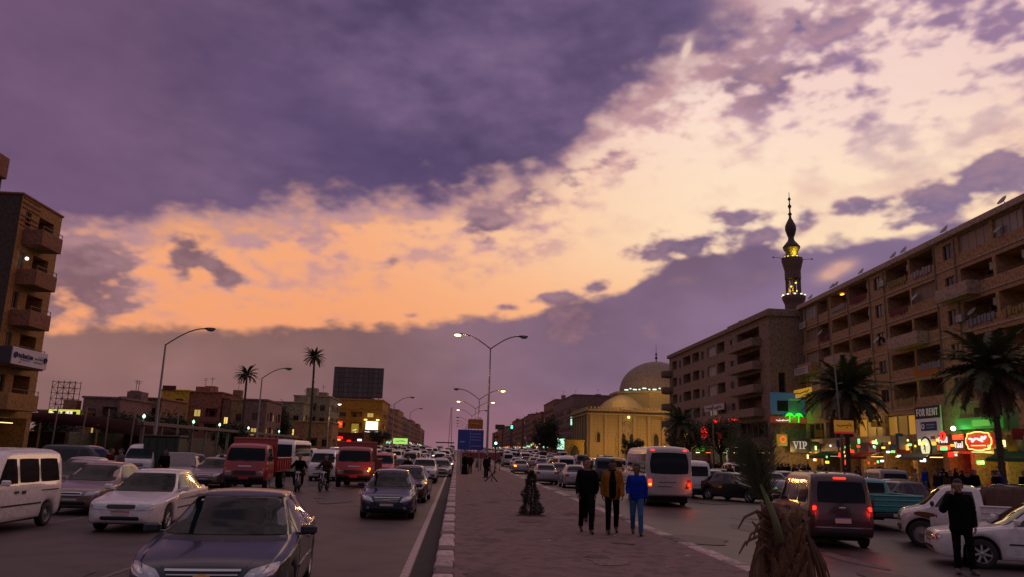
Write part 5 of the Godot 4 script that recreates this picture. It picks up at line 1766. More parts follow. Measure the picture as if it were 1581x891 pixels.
	# small coloured lamps and hanging boards before the shops
	var cl := [srgb(255, 60, 40), srgb(255, 230, 150), srgb(120, 255, 140), srgb(255, 170, 60), srgb(240, 250, 255), srgb(255, 210, 70)]
	for q in 64:
		var c := R2.randi() % 6
		var w := R2.randf_range(0.2, 0.7)
		var lb := part("sign_lamp", cached("_lb%d" % (q % 5), func(): return box_mesh(Vector3.ZERO, Vector3([0.25, 0.6, 0.35, 0.9, 0.2][q % 5], [0.25, 0.2, 0.5, 0.3, 0.2][q % 5], 0.12), 0.04)), glow("shop lamp %d" % c, cl[c], 1.6), b)
		lb.transform = frame_of(o + u * R2.randf_range(2.6, 46.0) + n * R2.randf_range(0.25, 1.4) + Vector3(0, R2.randf_range(2.1, 4.3), 0), u, n)
	for q in 16:
		var x := R2.randf_range(4.0, 26.0) if q % 4 else R2.randf_range(39.5, 45.0)
		var hb := part("hanging_board", cached("_hb%d" % (q % 3), func(): return box_mesh(Vector3.ZERO, Vector3(0.1, [0.8, 1.2, 0.6][q % 3], [1.0, 0.7, 1.3][q % 3]), 0.02)), mat("hanging board %d" % (q % 5), [Color(0.25, 0.03, 0.03), Color(0.03, 0.06, 0.2), Color(0.4, 0.38, 0.34), Color(0.03, 0.15, 0.06), Color(0.4, 0.25, 0.03)][q % 5], 0.5), b)
		hb.transform = frame_of(o + u * x + n * 0.75 + Vector3(0, R2.randf_range(2.9, 6.6), 0), u, n)
	for q in [[4.9, 9.4, 0], [15.2, 19.6, 1], [26.0, 30.2, 2], [38.9, 43.6, 0]]:
		var am := MB.new()
		am.quad(o + u * q[0] + n * 1.7 + Vector3(0, 2.75, 0), o + u * q[0] + n * 0.1 + Vector3(0, 3.35, 0), o + u * q[1] + n * 0.1 + Vector3(0, 3.35, 0), o + u * q[1] + n * 1.7 + Vector3(0, 2.75, 0))
		am.quad(o + u * q[0] + n * 1.7 + Vector3(0, 2.5, 0), o + u * q[0] + n * 1.7 + Vector3(0, 2.75, 0), o + u * q[1] + n * 1.7 + Vector3(0, 2.75, 0), o + u * q[1] + n * 1.7 + Vector3(0, 2.5, 0))
		part("awning", am.done(), cloth("awning %d" % q[2], [Color(0.05, 0.12, 0.06), Color(0.2, 0.03, 0.03), Color(0.2, 0.18, 0.15)][q[2]]), b)
	# light that spills out on to the pavement
	for q in [[3.0, warm, 2.4], [17.5, warm, 3.4], [24.0, srgb(255, 200, 90), 3.0], [37.0, srgb(255, 214, 90), 4.6], [42.0, srgb(240, 236, 120), 4.0], [33.5, srgb(255, 40, 30), 2.0], [51.0, warm, 3.0]]:
		lamp_at("shop_light", (at.call(q[0], 2.75, 0.9) as Transform3D).origin, q[1], q[2], 0.4)
	for q in [[11.5, 6.2, warm, 3.0]]:
		lamp_at("shop_light", (at.call(q[0] + 6.0, q[1], 0.8) as Transform3D).origin, q[2], q[3], 0.3)
	var ol2 := part("balcony_lamp", box_mesh(Vector3.ZERO, Vector3(0.5, 0.12, 0.3), 0.03), glow("amber balcony lamp", srgb(255, 170, 60), 3.0), b)
	ol2.transform = frame_of(o + u * 11.4 - n * 0.5 + Vector3(0, 20.85, 0), u, n)

# the second block, closer to the avenue
func build_second_block() -> void:
	var u := Vector3(0, 0, 1)
	var n := Vector3(-1, 0, 0)
	var far := Vector3(39.0, 0, -143.0)
	var len_ := 47.5
	var wall := rough_mat("grey brown render", Color(0.33, 0.225, 0.165), 0.95, 0.3, 0.5, 0.8)
	var dark := rough_mat("dark render", Color(0.16, 0.11, 0.09), 0.95, 0.3, 0.5, 0.8)
	var b := thing("apartment_block", "dark brown apartment block with rounded balconies at its far corner, beside the mosque", "building", far)
	var o := Vector3.ZERO
	var ops := []
	var fl := [7.7, 10.73, 13.76, 16.79]
	var bays := [[2.0, 5.0, "L"], [6.4, 7.8, "W"], [9.0, 13.4, "L"], [14.6, 18.2, "L"], [19.4, 20.8, "W"], [22.6, 26.6, "P"], [27.2, 30.6, "L"], [33.0, 34.6, "W"], [36.0, 44.2, "B"]]
	var todo := []
	var R2 := RandomNumberGenerator.new()
	R2.seed = 5
	for f in 4:
		for bay in bays:
			var y: float = fl[f]
			match bay[2]:
				"W":
					ops.append([bay[0], bay[1], y + 0.95, y + 2.25, 0.25])
				"B":
					ops.append([bay[0], bay[1], y + 0.1, y + 2.6, 2.2])
				"P":
					ops.append([bay[0], bay[1], y + 0.9, y + 2.5, 0.3])
				_:
					ops.append([bay[0], bay[1], y + 0.95, y + 2.55, 2.0])
			todo.append([bay[2], ops[-1], f])
	var shops := [[1.0, 6.0], [7.0, 12.0], [13.0, 17.5], [18.3, 23.0], [24.0, 30.0], [31.0, 36.0], [37.0, 46.5]]
	for s in shops:
		ops.append([s[0], s[1], 0.05, 3.4, 2.6])
	for s in [[1.0, 11.0], [12.0, 22.0], [23.0, 34.0], [36.0, 46.0]]:
		ops.append([s[0], s[1], 4.9, 7.0, 0.5])
		todo.append(["M", ops[-1], 0])
	var mb := MB.new()
	wall_face(mb, o, u, n, len_, 20.2, ops)
	# the end wall towards the camera, with a tall narrow window
	var e0 := o + u * len_
	wall_face(mb, e0, Vector3(1, 0, 0), Vector3(0, 0, 1), 15.0, 20.2, [[1.0, 1.9, 9.0, 13.0, 0.4]])
	mb.quad(o, o + Vector3(15, 0, 0), o + Vector3(15, 20.2, 0), o + Vector3(0, 20.2, 0))
	mb.quad(o + Vector3(15, 0, 0), e0 + Vector3(15, 0, 0), e0 + Vector3(15, 20.2, 0), o + Vector3(15, 20.2, 0))
	part("wall", mb.done(), wall, b)
	var rf := MB.new()
	rf.bevel(o + Vector3(7.4, 20.5, len_ * 0.5), Vector3(15.6, 0.6, len_ + 0.6), 0.06)
	rf.bevel(o + Vector3(7.4, 20.95, 40.0), Vector3(15.0, 0.4, 15.4), 0.06)
	part("roof", rf.done(), wall, b)
	var tank := MB.new(true)
	tank.lathe([Vector2(0, 0), Vector2(0.7, 0.0), Vector2(0.7, 1.0), Vector2(0.45, 1.25), Vector2(0, 1.3)], o + Vector3(2, 20.8, 33), 14)
	part("water_tank", tank.done(), dark, b)
	for t in todo:
		var r: Array = t[1]
		match t[0]:
			"W":
				add_window(b, o, u, n, r, 2, null, mat("pale frame", Color(0.3, 0.26, 0.23), 0.6))
			"P":
				add_window(b, o, u, n, r, 4, glow("lit kitchen pane", srgb(214, 196, 160), 0.16) if t[2] == 0 else mat("closed balcony panel 1", Color(0.34, 0.3, 0.27), 0.7), mat("pale frame", Color(0.3, 0.26, 0.23), 0.6))
			"M":
				for j in 5:
					var w: float = (r[1] - r[0]) / 5.0
					add_window(b, o, u, n, [r[0] + w * j + 0.05, r[0] + w * (j + 1) - 0.05, r[2] + 0.05, r[3] - 0.05, 0.4], 1)
			_:
				var w: float = r[1] - r[0]
				add_window(b, o, u, n, [r[0] + w * 0.3, r[0] + w * 0.3 + 1.2, r[2], r[2] + 1.4, r[4] - 0.05], 2)
				var rl := MB.new()
				rl.box(o + u * (r[0] + r[1]) * 0.5 + Vector3(0, r[2] + 0.14, 0) - n * 0.08, Vector3(0.04, 0.04, w))
				part("railing", rl.done(), mat("dark iron", Color(0.03, 0.028, 0.026), 0.5), b)
				if R2.randf() < 0.5:
					add_ac(b, o - n * 0.6, u, n, r[1] - 0.6, r[2] + 0.9)
	# deep balconies near the corner, with solid parapets
	for f in 4:
		var y: float = fl[f]
		var pb := MB.new()
		pb.bevel(o + n * 0.6 + Vector3(0, y, 40.1), Vector3(1.4, 0.2, 9.4), 0.03)
		pb.bevel(o + n * 1.22 + Vector3(0, y + 0.5, 40.1), Vector3(0.12, 0.95, 9.4), 0.03)
		pb.bevel(o + n * 0.6 + Vector3(0, y + 0.5, 44.75), Vector3(1.2, 0.95, 0.1), 0.03)
		part("balcony", pb.done(), wall, b)
		# round balconies at the far corner
		var rb := MB.new(true)
		rb.lathe([Vector2(0, y - 0.1), Vector2(1.9, y - 0.1), Vector2(2.0, y + 0.0), Vector2(2.0, y + 1.0), Vector2(1.9, y + 1.0), Vector2(1.9, y + 0.1), Vector2(0, y + 0.1)], o + Vector3(0.4, 0, 0.3), 20)
		part("round_balcony", rb.done(), dark, b)
	var tw := win_mesh(0.9, 4.0, 1)
	var tall := part("window", tw[0], mat("window frame", Color(0.12, 0.09, 0.07), 0.6), b)
	tall.transform = Transform3D(Basis.IDENTITY, e0 + Vector3(1.45, 11.0, -0.3))
	part("pane", tw[1], mat("window pane", Color(0.014, 0.015, 0.018), 0.08), tall)
	var cols := [srgb(255, 190, 90), srgb(120, 255, 150), srgb(255, 236, 190), srgb(255, 120, 60), srgb(210, 255, 230), srgb(255, 226, 160), srgb(255, 200, 120)]
	for i in shops.size():
		shop(b, o, u, n, shops[i][0], shops[i][1], 3.3, i, cols[i])
		var fb := part("fascia", box_mesh(Vector3.ZERO, Vector3(shops[i][1] - shops[i][0] + 0.3, 1.0, 0.16), 0.02), mat("fascia %d" % (i % 5), Color(0.1, 0.1, 0.1), 0.5), b)
		fb.transform = frame_of(o + u * (shops[i][0] + shops[i][1]) * 0.5 + n * 0.1 + Vector3(0, 4.1, 0), u, n)
	var at := func(uu: float, y: float, out_: float) -> Transform3D: return frame_of(far + u * uu + n * out_ + Vector3(0, y, 0), u, n)
	var red := glow("red neon", srgb(255, 24, 20), 1.5)
	var s1 := thing("neon_oval_sign", "tall red oval neon sign jutting from the dark block, left of the red bulbs", "sign")
	s1.position = far + Vector3(-0.9, 6.0, 23.0)
	var ov := MB.new(true)
	ov.lathe([Vector2(0, 0.12), Vector2(0.5, 0.12), Vector2(0.56, 0), Vector2(0.5, -0.12), Vector2(0, -0.12)], Vector3.ZERO, 24, Basis(Vector3.RIGHT, PI / 2).scaled(Vector3(1, 1.7, 1)))
	part("face", ov.done(), red, s1)
	var of := MB.new(true)
	torus(of, Vector3.ZERO, 0.66, 0.08, Basis(Vector3.RIGHT, PI / 2).scaled(Vector3(1, 1.7, 1)), 24, 6)
	part("rim", of.done(), mat("pink rim", Color(0.35, 0.1, 0.12), 0.4), s1)
	part("bracket", box_mesh(Vector3(0.75, 0, 0), Vector3(0.5, 0.1, 0.1)), vm("black"), s1)
	for k in [27.5, 31.0, 33.6, 36.0]:
		var rb := MB.new(true)
		var big: float = 0.42 if k in [27.5, 36.0] else 0.16
		rb.lathe([Vector2(0, -big * 0.7), Vector2(big * 0.8, -big * 0.4), Vector2(big, 0), Vector2(big * 0.8, big * 0.4), Vector2(0, big * 0.7)], Vector3.ZERO, 12)
		var o2 := part("red_sign_bulb", rb.done(), red, self)
		o2.position = far + Vector3(-0.7, 7.6, k)
		tag(o2, {27.5: "wide red bulb, far end of the lit line on the dark block", 31.0: "tiny red bulb next to the wide red bulb of the sign line", 33.6: "tiny red bulb next to the large near red bulb", 36.0: "large red bulb at the near end of the sign line"}[k], "lamp", "red bulbs along the sign line")
	var line := sign_board("sign_line", "long dark sign under red bulbs on the dark block", at.call(31.5, 6.9, 0.5), 10.0, 0.7, mat("sign dark red", Color(0.06, 0.008, 0.008), 0.4))
	add_script(line, 7.0, 0.4, Transform3D(Basis.IDENTITY, Vector3(0, 0, 0.08)), mat("pale print", Color(0.4, 0.36, 0.33), 0.6), 15, 0.05)
	var s2 := sign_board("script_sign", "yellow and orange lit script sign under the tree by the mosque end", at.call(10.0, 5.3, 0.6), 8.0, 1.8, mat("sign brown", Color(0.05, 0.02, 0.01), 0.5))
	add_script(s2, 7.0, 0.9, Transform3D(Basis.IDENTITY, Vector3(0, 0.35, 0.1)), glow("amber script", srgb(255, 196, 70), 1.0), 21, 0.16)
	add_script(s2, 6.4, 0.5, Transform3D(Basis.IDENTITY, Vector3(0, -0.5, 0.1)), glow("orange script", srgb(255, 96, 30), 1.0), 22, 0.13)
	var s3 := sign_board("green_shop_sign", "small green lit sign low on the dark block", at.call(19.5, 3.7, 0.5), 4.0, 1.0, glow("green lit face", srgb(40, 190, 40), 0.22))
	add_script(s3, 3.0, 0.4, Transform3D(Basis.IDENTITY, Vector3(0, 0, 0.09)), glow("bright green face", srgb(130, 240, 90), 0.4), 25, 0.07)
	var s4 := sign_board("arched_sign", "pale curved sign with dark script above the tree on the dark block", at.call(28.0, 9.6, 0.9), 9.0, 0.9, mat("faded banner", Color(0.4, 0.33, 0.36), 0.8))
	add_script(s4, 7.0, 0.5, Transform3D(Basis.IDENTITY, Vector3(0, 0, 0.09)), mat("dark print", Color(0.05, 0.03, 0.01), 0.7), 31, 0.07)
	# blue glazed box and the palm sign on the end wall
	var s5 := sign_board("blue_glass_box", "blue and teal glazed box wrapped round the corner above the green palm sign", Transform3D(Basis.IDENTITY, far + Vector3(1.9, 9.1, len_ + 0.35)), 4.4, 2.7, glow("blue panel", srgb(24, 104, 140), 0.22), null, "", "glazed box")
	part("dark_pane", boxes_mesh([[Vector3(-0.7, -0.3, 0.08), Vector3(1.4, 1.3, 0.04)]], 0.01), mat("window pane", Color(0.014, 0.015, 0.018), 0.08), s5)
	part("green_pane", boxes_mesh([[Vector3(0.95, -0.35, 0.08), Vector3(1.6, 1.4, 0.04)]], 0.01), glow("teal lit pane", srgb(20, 120, 90), 0.16), s5)
	part("green_strip", boxes_mesh([[Vector3(0.95, 0.5, 0.08), Vector3(1.7, 0.25, 0.05)]], 0.01), glow("green strip", srgb(60, 170, 80), 0.3), s5)
	part("post", box_mesh(Vector3(0.06, -0.3, 0.1), Vector3(0.06, 1.5, 0.05)), mat("pale frame", Color(0.3, 0.26, 0.23), 0.6), s5)
	var s6 := sign_board("palm_neon_sign", "red sign strip with two green neon palms beneath the blue glass box", Transform3D(Basis.IDENTITY, far + Vector3(1.9, 7.1, len_ + 0.5)), 4.8, 0.75, glow("dull red strip", srgb(190, 40, 20), 0.22))
	for x in [0.0, 1.15]:
		var pm := MB.new(true)
		pm.tube([Vector3(x, -0.3, 0.14), Vector3(x + 0.05, 0.5, 0.14)], [0.07, 0.05], 6)
		for k in 7:
			var a := PI * k / 6.0
			pm.tube([Vector3(x + 0.05, 0.5, 0.14), Vector3(x + 0.05 + cos(a) * 0.35, 0.55 + sin(a) * 0.32, 0.14), Vector3(x + 0.05 + cos(a) * 0.58, 0.35 + sin(a) * 0.3, 0.14)], [0.05, 0.07, 0.02], 5)
		part("neon_palm", pm.done(), glow("green neon", srgb(40, 255, 30), 1.5), s6)
	add_script(s6, 1.6, 0.3, Transform3D(Basis.IDENTITY, Vector3(-0.9, -0.1, 0.1)), glow("white lit lettering", srgb(255, 240, 236), 1.0), 37, 0.05)
	var s7 := sign_board("black_shop_sign", "black sign with tall white letters VIP beside a yellow lamp", Transform3D(Basis(Vector3.UP, -0.2), Vector3(41.7, 4.0, -94.0)), 2.4, 1.7, mat("sign black", Color(0.015, 0.014, 0.014), 0.4))
	add_text(s7, "VIP", 0.9, Transform3D(Basis.IDENTITY, Vector3(0, 0, 0.1)), glow("soft white lettering", srgb(240, 232, 226), 0.4), 0.8, true)
	var s8 := sign_board("yellow_lamp_sign", "glowing yellow sign with a round shape left of the black VIP sign", Transform3D(Basis.IDENTITY, Vector3(39.6, 4.6, -94.3)), 1.3, 1.4, glow("yellow lit face", srgb(230, 180, 30), 0.25))
	var rd := MB.new(true)
	torus(rd, Vector3(0.1, 0.1, 0.09), 0.32, 0.1, Basis(Vector3.RIGHT, PI / 2), 18, 6)
	part("ring", rd.done(), glow("orange script", srgb(255, 96, 30), 1.0), s8)
	lamp_at("shop_light", Vector3(40.6, 3.4, -92.6), srgb(255, 206, 120), 4.0, 0.3)
	lamp_at("shop_light", far + Vector3(-1.2, 3.0, 10.0), srgb(255, 180, 80), 8.0, 0.3)
	lamp_at("shop_light", far + Vector3(-1.2, 3.0, 29.0), srgb(220, 240, 200), 6.0, 0.3)
	lamp_at("neon_palm_light", far + Vector3(2.5, 7.6, len_ + 1.2), srgb(60, 255, 60), 1.6, 0.3)

# a building of the far rows: openings in its faces, panes joined because each is only a few pixels
func row_building(called: String, label: String, at: Vector3, size: Vector3, wall: Material, faces: Array, opt := {}) -> Node3D:
	var b := thing(called, label, "building", at, 0.0, opt.get("group", ""))
	var mb := MB.new()
	var pn := MB.new()
	var lit := MB.new()
	var g := RandomNumberGenerator.new()
	g.seed = int(absf(at.x * 13.0) + absf(at.z * 7.0))
	var fh: float = opt.get("floor", 3.0)
	var big: bool = opt.get("separate", false)
	var dirs := {"street_r": [Vector3(0, 0, -size.z), Vector3(0, 0, 1), Vector3(-1, 0, 0), size.z], "street_l": [Vector3(0, 0, 0), Vector3(0, 0, -1), Vector3(1, 0, 0), size.z], "front": [Vector3(0, 0, 0), Vector3(1, 0, 0), Vector3(0, 0, 1), size.x]}
	# at is the corner nearest the camera and the avenue's left of the mass for "front"
	for fname in ["front", "street_r", "street_l"]:
		var d: Array = dirs[fname]
		var o: Vector3 = d[0]
		if fname == "street_l":
			o = Vector3(size.x, 0, 0)
		var ops := []
		if fname in faces:
			var nfl := int((size.y - 1.2 - opt.get("ground", 4.0)) / fh)
			var bay: float = opt.get("bay", 3.4)
			var nb := int(d[3] / bay)
			for f in nfl:
				for i in nb:
					var uu: float = (d[3] - nb * bay) * 0.5 + i * bay
					var y: float = opt.get("ground", 4.0) + f * fh
					var loggia: bool = (i % opt.get("every", 3)) == 1
					var r := [uu + bay * (0.08 if loggia else 0.27), uu + bay * (0.92 if loggia else 0.73), y + 0.95, y + (2.5 if loggia else 2.25), 1.0 if loggia else 0.2]
					ops.append(r)
					if big:
						var lm: Material = null
						if g.randf() < opt.get("lit", 0.06):
							lm = glow("lit room pane %d" % (g.randi() % 3), srgb(255, 214, 110), [0.5, 0.8, 1.1][g.randi() % 3])
						if loggia:
							add_window(b, o, d[1], d[2], [r[0] + 0.5, r[0] + 1.5, r[2], r[3] - 0.3, 0.96], 1, lm)
						else:
							add_window(b, o, d[1], d[2], r, 2, lm)
					else:
						var m: MB = lit if g.randf() < opt.get("lit", 0.04) else pn
						m.box(o + d[1] * (r[0] + r[1]) * 0.5 + Vector3(0, (r[2] + r[3]) * 0.5, 0) - d[2] * (r[4] - 0.05), Vector3(r[1] - r[0] - 0.1, r[3] - r[2], 0.04), Basis(d[1], Vector3.UP, d[2]))
		wall_face(mb, o, d[1], d[2], d[3], size.y, ops)
	mb.quad(Vector3(0, 0, -size.z), Vector3(size.x, 0, -size.z), Vector3(size.x, size.y, -size.z), Vector3(0, size.y, -size.z))
	part("wall", mb.done(), wall, b)
	if pn.n:
		part("window_panes", pn.done(), mat("window pane", Color(0.014, 0.015, 0.018), 0.08), b).set_meta("kind", "stuff")
	if lit.n:
		part("lit_panes", lit.done(), glow("far lit pane", srgb(255, 216, 130), 0.9), b).set_meta("kind", "stuff")
	var rf := MB.new()
	rf.bevel(Vector3(size.x * 0.5, size.y + 0.12, -size.z * 0.5), Vector3(size.x + 0.4, 0.3, size.z + 0.4), 0.04)
	part("roof", rf.done(), wall, b)
	for f in range(1, int((size.y - 4.0) / fh)):
		if opt.get("bands", true):
			var bd := MB.new()
			bd.box(Vector3(size.x * 0.5, opt.get("ground", 4.0) + f * fh + 0.05, -size.z * 0.5), Vector3(size.x + 0.24, 0.14, size.z + 0.24))
			part("floor_band", bd.done(), wall, b)
	# huts, tanks and aerials on the roof
	for k in opt.get("huts", 2):
		var hs := Vector3(g.randf_range(1.2, 2.8), g.randf_range(0.9, 2.0), g.randf_range(1.2, 3.0))
		var hp := Vector3(g.randf_range(0.15, 0.85) * size.x, size.y + 0.25 + hs.y * 0.5, -g.randf_range(0.1, 0.85) * size.z)
		part("roof_hut", box_mesh(hp, hs, 0.05), wall, b)
		var ae := MB.new()
		var ap := hp + Vector3(0, hs.y * 0.5, 0)
		ae.box(ap + Vector3(0, 0.9, 0), Vector3(0.06, 1.8, 0.06))
		ae.box(ap + Vector3(0, 1.6, 0), Vector3(1.0, 0.05, 0.05))
		ae.box(ap + Vector3(0, 1.3, 0), Vector3(0.7, 0.05, 0.05))
		part("aerial", ae.done(), vm("black"), b)
	if opt.get("shops", 0) > 0:
		var n_: int = opt.shops
		for k in n_:
			var w := size.z / n_ if "street_r" in faces or "street_l" in faces else size.x / n_
			var c: Color = [srgb(150, 255, 190), srgb(255, 240, 200), srgb(255, 200, 100), srgb(180, 255, 230), srgb(255, 90, 60)][g.randi() % 5]
			var s := part("shop_front", box_mesh(Vector3.ZERO, Vector3(w * 0.55, 1.0, 0.2), 0.02), glow("far sign %s" % c.to_html(false), c, 0.9), b)
			var y := g.randf_range(2.6, 4.6)
			if "street_r" in faces:
				s.transform = frame_of(Vector3(-0.2, y, -w * (k + 0.5)), Vector3(0, 0, 1), Vector3(-1, 0, 0))
			elif "street_l" in faces:
				s.transform = frame_of(Vector3(size.x + 0.2, y, -w * (k + 0.5)), Vector3(0, 0, -1), Vector3(1, 0, 0))
			else:
				s.transform = frame_of(Vector3(w * (k + 0.5), y, 0.2), Vector3(1, 0, 0), Vector3(0, 0, 1))
	return b

func arch_pts(w: float, h: float, pointed := true) -> Array:
	var p := [Vector2(-w / 2, 0), Vector2(-w / 2, h - w * 0.7)]
	for k in range(1, 8):
		var t := k / 8.0
		if pointed:
			p.append(Vector2(-w / 2 + w * 0.5 * t, h - w * 0.7 + w * 0.7 * sin(t * PI / 2)))
		else:
			p.append(Vector2(-cos(t * PI / 2) * w / 2, h - w * 0.7 + w * 0.7 * sin(t * PI / 2)))
	p.append(Vector2(0, h))
	for k in range(p.size() - 2, -1, -1):
		p.append(Vector2(-p[k].x, p[k].y))
	return p

# an arched niche: a raised surround and a dark pane, both solid
func add_arch(parent: Node, at: Transform3D, w: float, h: float, stone: Material, pane: Material) -> void:
	var q := arch_pts(w, h)
	var big := arch_pts(w + 0.5, h + 0.4)
	var s := MB.new()
	for i in q.size() - 1:
		var a := Vector3(q[i].x, q[i].y, 0.25)
		var b := Vector3(q[i + 1].x, q[i + 1].y, 0.25)
		var c := Vector3(big[i].x, big[i].y, 0.25)
		var d := Vector3(big[i + 1].x, big[i + 1].y, 0.25)
		s.quad(a, c, d, b)
		s.quad(c, c - Vector3(0, 0, 0.3), d - Vector3(0, 0, 0.3), d)
		s.quad(a, b, b - Vector3(0, 0, 0.3), a - Vector3(0, 0, 0.3))
	var o := part("window", s.done(), stone, parent)
	o.transform = at
	var p := MB.new()
	for i in q.size() - 1:
		p.tri(Vector3(0, h * 0.4, 0.06), Vector3(q[i].x, q[i].y, 0.06), Vector3(q[i + 1].x, q[i + 1].y, 0.06))
	p.tri(Vector3(0, h * 0.4, 0.06), Vector3(w / 2, 0, 0.06), Vector3(-w / 2, 0, 0.06))
	part("pane", p.done(), pane, o)

func build_mosque() -> void:
	var stone := rough_mat("mosque stone", Color(0.45, 0.34, 0.17), 0.9, 0.5, 0.15, 0.3)
	var pane := mat("mosque pane", Color(0.02, 0.015, 0.01), 0.3)
	var gy := rise(215.0)
	var m := thing("mosque", "floodlit yellow stone mosque with a large ribbed dome behind the dark block", "building", Vector3(36.0, gy, -215.0))
	var H := 12.8
	var mb := MB.new()
	# the block: pilasters, niches, parapet
	mb.box(Vector3(15, H / 2, -16), Vector3(30, H, 32))
	part("wall", mb.done(), stone, m)
	for k in 7:
		var pl := MB.new()
		pl.bevel(Vector3(0.6 + k * 4.0, H * 0.47, 0.25), Vector3(0.9, H * 0.94, 0.5), 0.05)
		part("pilaster", pl.done(), stone, m)
	for k in 7:
		var pl := MB.new()
		pl.bevel(Vector3(-0.25, H * 0.47, -1.0 - k * 4.6), Vector3(0.5, H * 0.94, 0.9), 0.05)
		part("pilaster", pl.done(), stone, m)
	var co := MB.new()
	co.bevel(Vector3(15, H - 0.9, 0.2), Vector3(30.8, 0.4, 0.9), 0.05)
	co.bevel(Vector3(15, H + 0.15, 0.1), Vector3(30.6, 0.5, 0.9), 0.05)
	co.bevel(Vector3(-0.2, H - 0.9, -16), Vector3(0.9, 0.4, 32.0), 0.05)
	co.bevel(Vector3(-0.1, H + 0.15, -16), Vector3(0.9, 0.5, 32.0), 0.05)
	part("cornice", co.done(), stone, m)
	var cr := MB.new()
	for k in 30:
		cr.box(Vector3(0.5 + k, H + 0.75, 0.2), Vector3(0.55, 0.7, 0.25))
	for k in 31:
		cr.box(Vector3(-0.2, H + 0.75, -0.9 - k), Vector3(0.25, 0.7, 0.55))
	part("crenellation", cr.done(), stone, m)
	var F := Basis.IDENTITY
	add_arch(m, Transform3D(F, Vector3(10.6, 1.0, 0.02)), 6.0, 8.6, stone, rough_mat("mosque stone shaded panel", Color(0.4, 0.31, 0.19), 0.9, 0.15, 0.3, 0.5))  # panel stone a little darker and greyer than the walls
	for x in [9.5, 11.8]:
		add_arch(m, Transform3D(F, Vector3(x, 3.6, 0.12)), 1.3, 3.2, stone, pane)
	add_arch(m, Transform3D(F, Vector3(18.6, 2.4, 0.02)), 1.4, 4.6, stone, pane)
	for x in [22.2, 23.2]:
		add_arch(m, Transform3D(F, Vector3(x, 4.2, 0.02)), 0.7, 2.4, stone, pane)
	for x in [2.6, 26.6]:
		add_arch(m, Transform3D(F, Vector3(x, 4.2, 0.02)), 1.0, 2.8, stone, pane)
	add_arch(m, Transform3D(F, Vector3(10.6, 0.0, 0.14)), 1.8, 3.0, stone, pane)
	add_arch(m, Transform3D(F, Vector3(22.8, 0.0, 0.14)), 1.6, 2.6, stone, pane)
	for k in 5:
		add_arch(m, Transform3D(Basis(Vector3(0, 0, 1), Vector3.UP, Vector3(-1, 0, 0)), Vector3(-0.02, 4.0, -3.3 - k * 4.6)), 1.3, 3.6, stone, pane)
	# stepped roof, octagonal drum, dome
	var sl := MB.new()
	sl.lathe([Vector2(7.6, H + 0.4), Vector2(5.0, H + 3.0), Vector2(2.0, H + 4.6), Vector2(0, H + 5.0)], Vector3(10.5, 0, -6.5), 10, Basis(Vector3.UP, 0.3))
	part("half_dome", sl.done(), stone, m)
	var dr := MB.new()
	dr.lathe([Vector2(14.0, H + 0.4), Vector2(14.0, H + 5.6), Vector2(14.4, H + 5.7), Vector2(14.4, H + 6.3), Vector2(11.0, H + 6.4)], Vector3(23.0, 0, -16), 8, Basis(Vector3.UP, PI / 8))
	part("drum", dr.done(), stone, m)
	var dm := MB.new(true)
	var prof := []
	for k in 13:
		var t := k / 12.0
		var a := t * PI / 2
		prof.append(Vector2(10.9 * pow(cos(a), 0.82), H + 6.3 + 9.8 * sin(a) * (1.0 - 0.06 * sin(a * 2.0))))
	prof[-1].x = 0.0
	for i in prof.size() - 1:
		for k in 48:
			var v := []
			for e in [[i, k], [i + 1, k], [i + 1, k + 1], [i, k + 1]]:
				var a = TAU * e[1] / 48
				var r: float = prof[e[0]].x * (1.0 + (0.018 if e[1] % 2 else -0.014))
				v.append(Vector3(23.0 + cos(a) * r, prof[e[0]].y, -16 + sin(a) * r))
			dm.quad(v[0], v[1], v[2], v[3])
	part("dome", dm.done(), rough_mat("dome stone", Color(0.36, 0.27, 0.2), 0.85, 0.15, 0.2, 0.2), m)
	var fn := MB.new(true)
	fn.lathe([Vector2(0.3, H + 15.8), Vector2(0.12, H + 16.6), Vector2(0.45, H + 17.2), Vector2(0.1, H + 17.8), Vector2(0.35, H + 18.3), Vector2(0.08, H + 18.8), Vector2(0.05, H + 21.2), Vector2(0, H + 21.3)], Vector3(23, 0, -16), 12)
	part("finial", fn.done(), vm("black"), m)
	# strings of white lamps along the drum and the parapet
	var wl := glow("white string lamp", srgb(220, 255, 240), 1.6)
	for k in 8:
		var a := PI * 0.56 + k * 0.1
		var lb := MB.new()
		lb.bevel(Vector3(23.0 + cos(a) * 14.3, H + 6.55 + (0.3 if k % 3 == 0 else 0.0), -16 + sin(a) * 14.3), Vector3(1.1 if k % 2 else 0.5, 0.28, 0.3), 0.05)
		part("string_lamp", lb.done(), wl, m)
	for k in [25.2, 26.0, 27.4]:
		part("string_lamp", box_mesh(Vector3(k, H + 1.3, 0.3), Vector3(0.5, 0.2, 0.2), 0.04), glow("warm string lamp", srgb(255, 240, 190), 1.6), m)
	part("wall_lamp", box_mesh(Vector3(10.9, H - 1.6, 0.7), Vector3(0.6, 0.6, 0.4), 0.12), glow("wall lamp", srgb(255, 226, 130), 3.5), m)
	part("wall_lamp", box_mesh(Vector3(29.0, H + 0.2, 1.0), Vector3(0.9, 0.7, 0.5), 0.12), glow("wall lamp", srgb(255, 226, 130), 3.5), m)
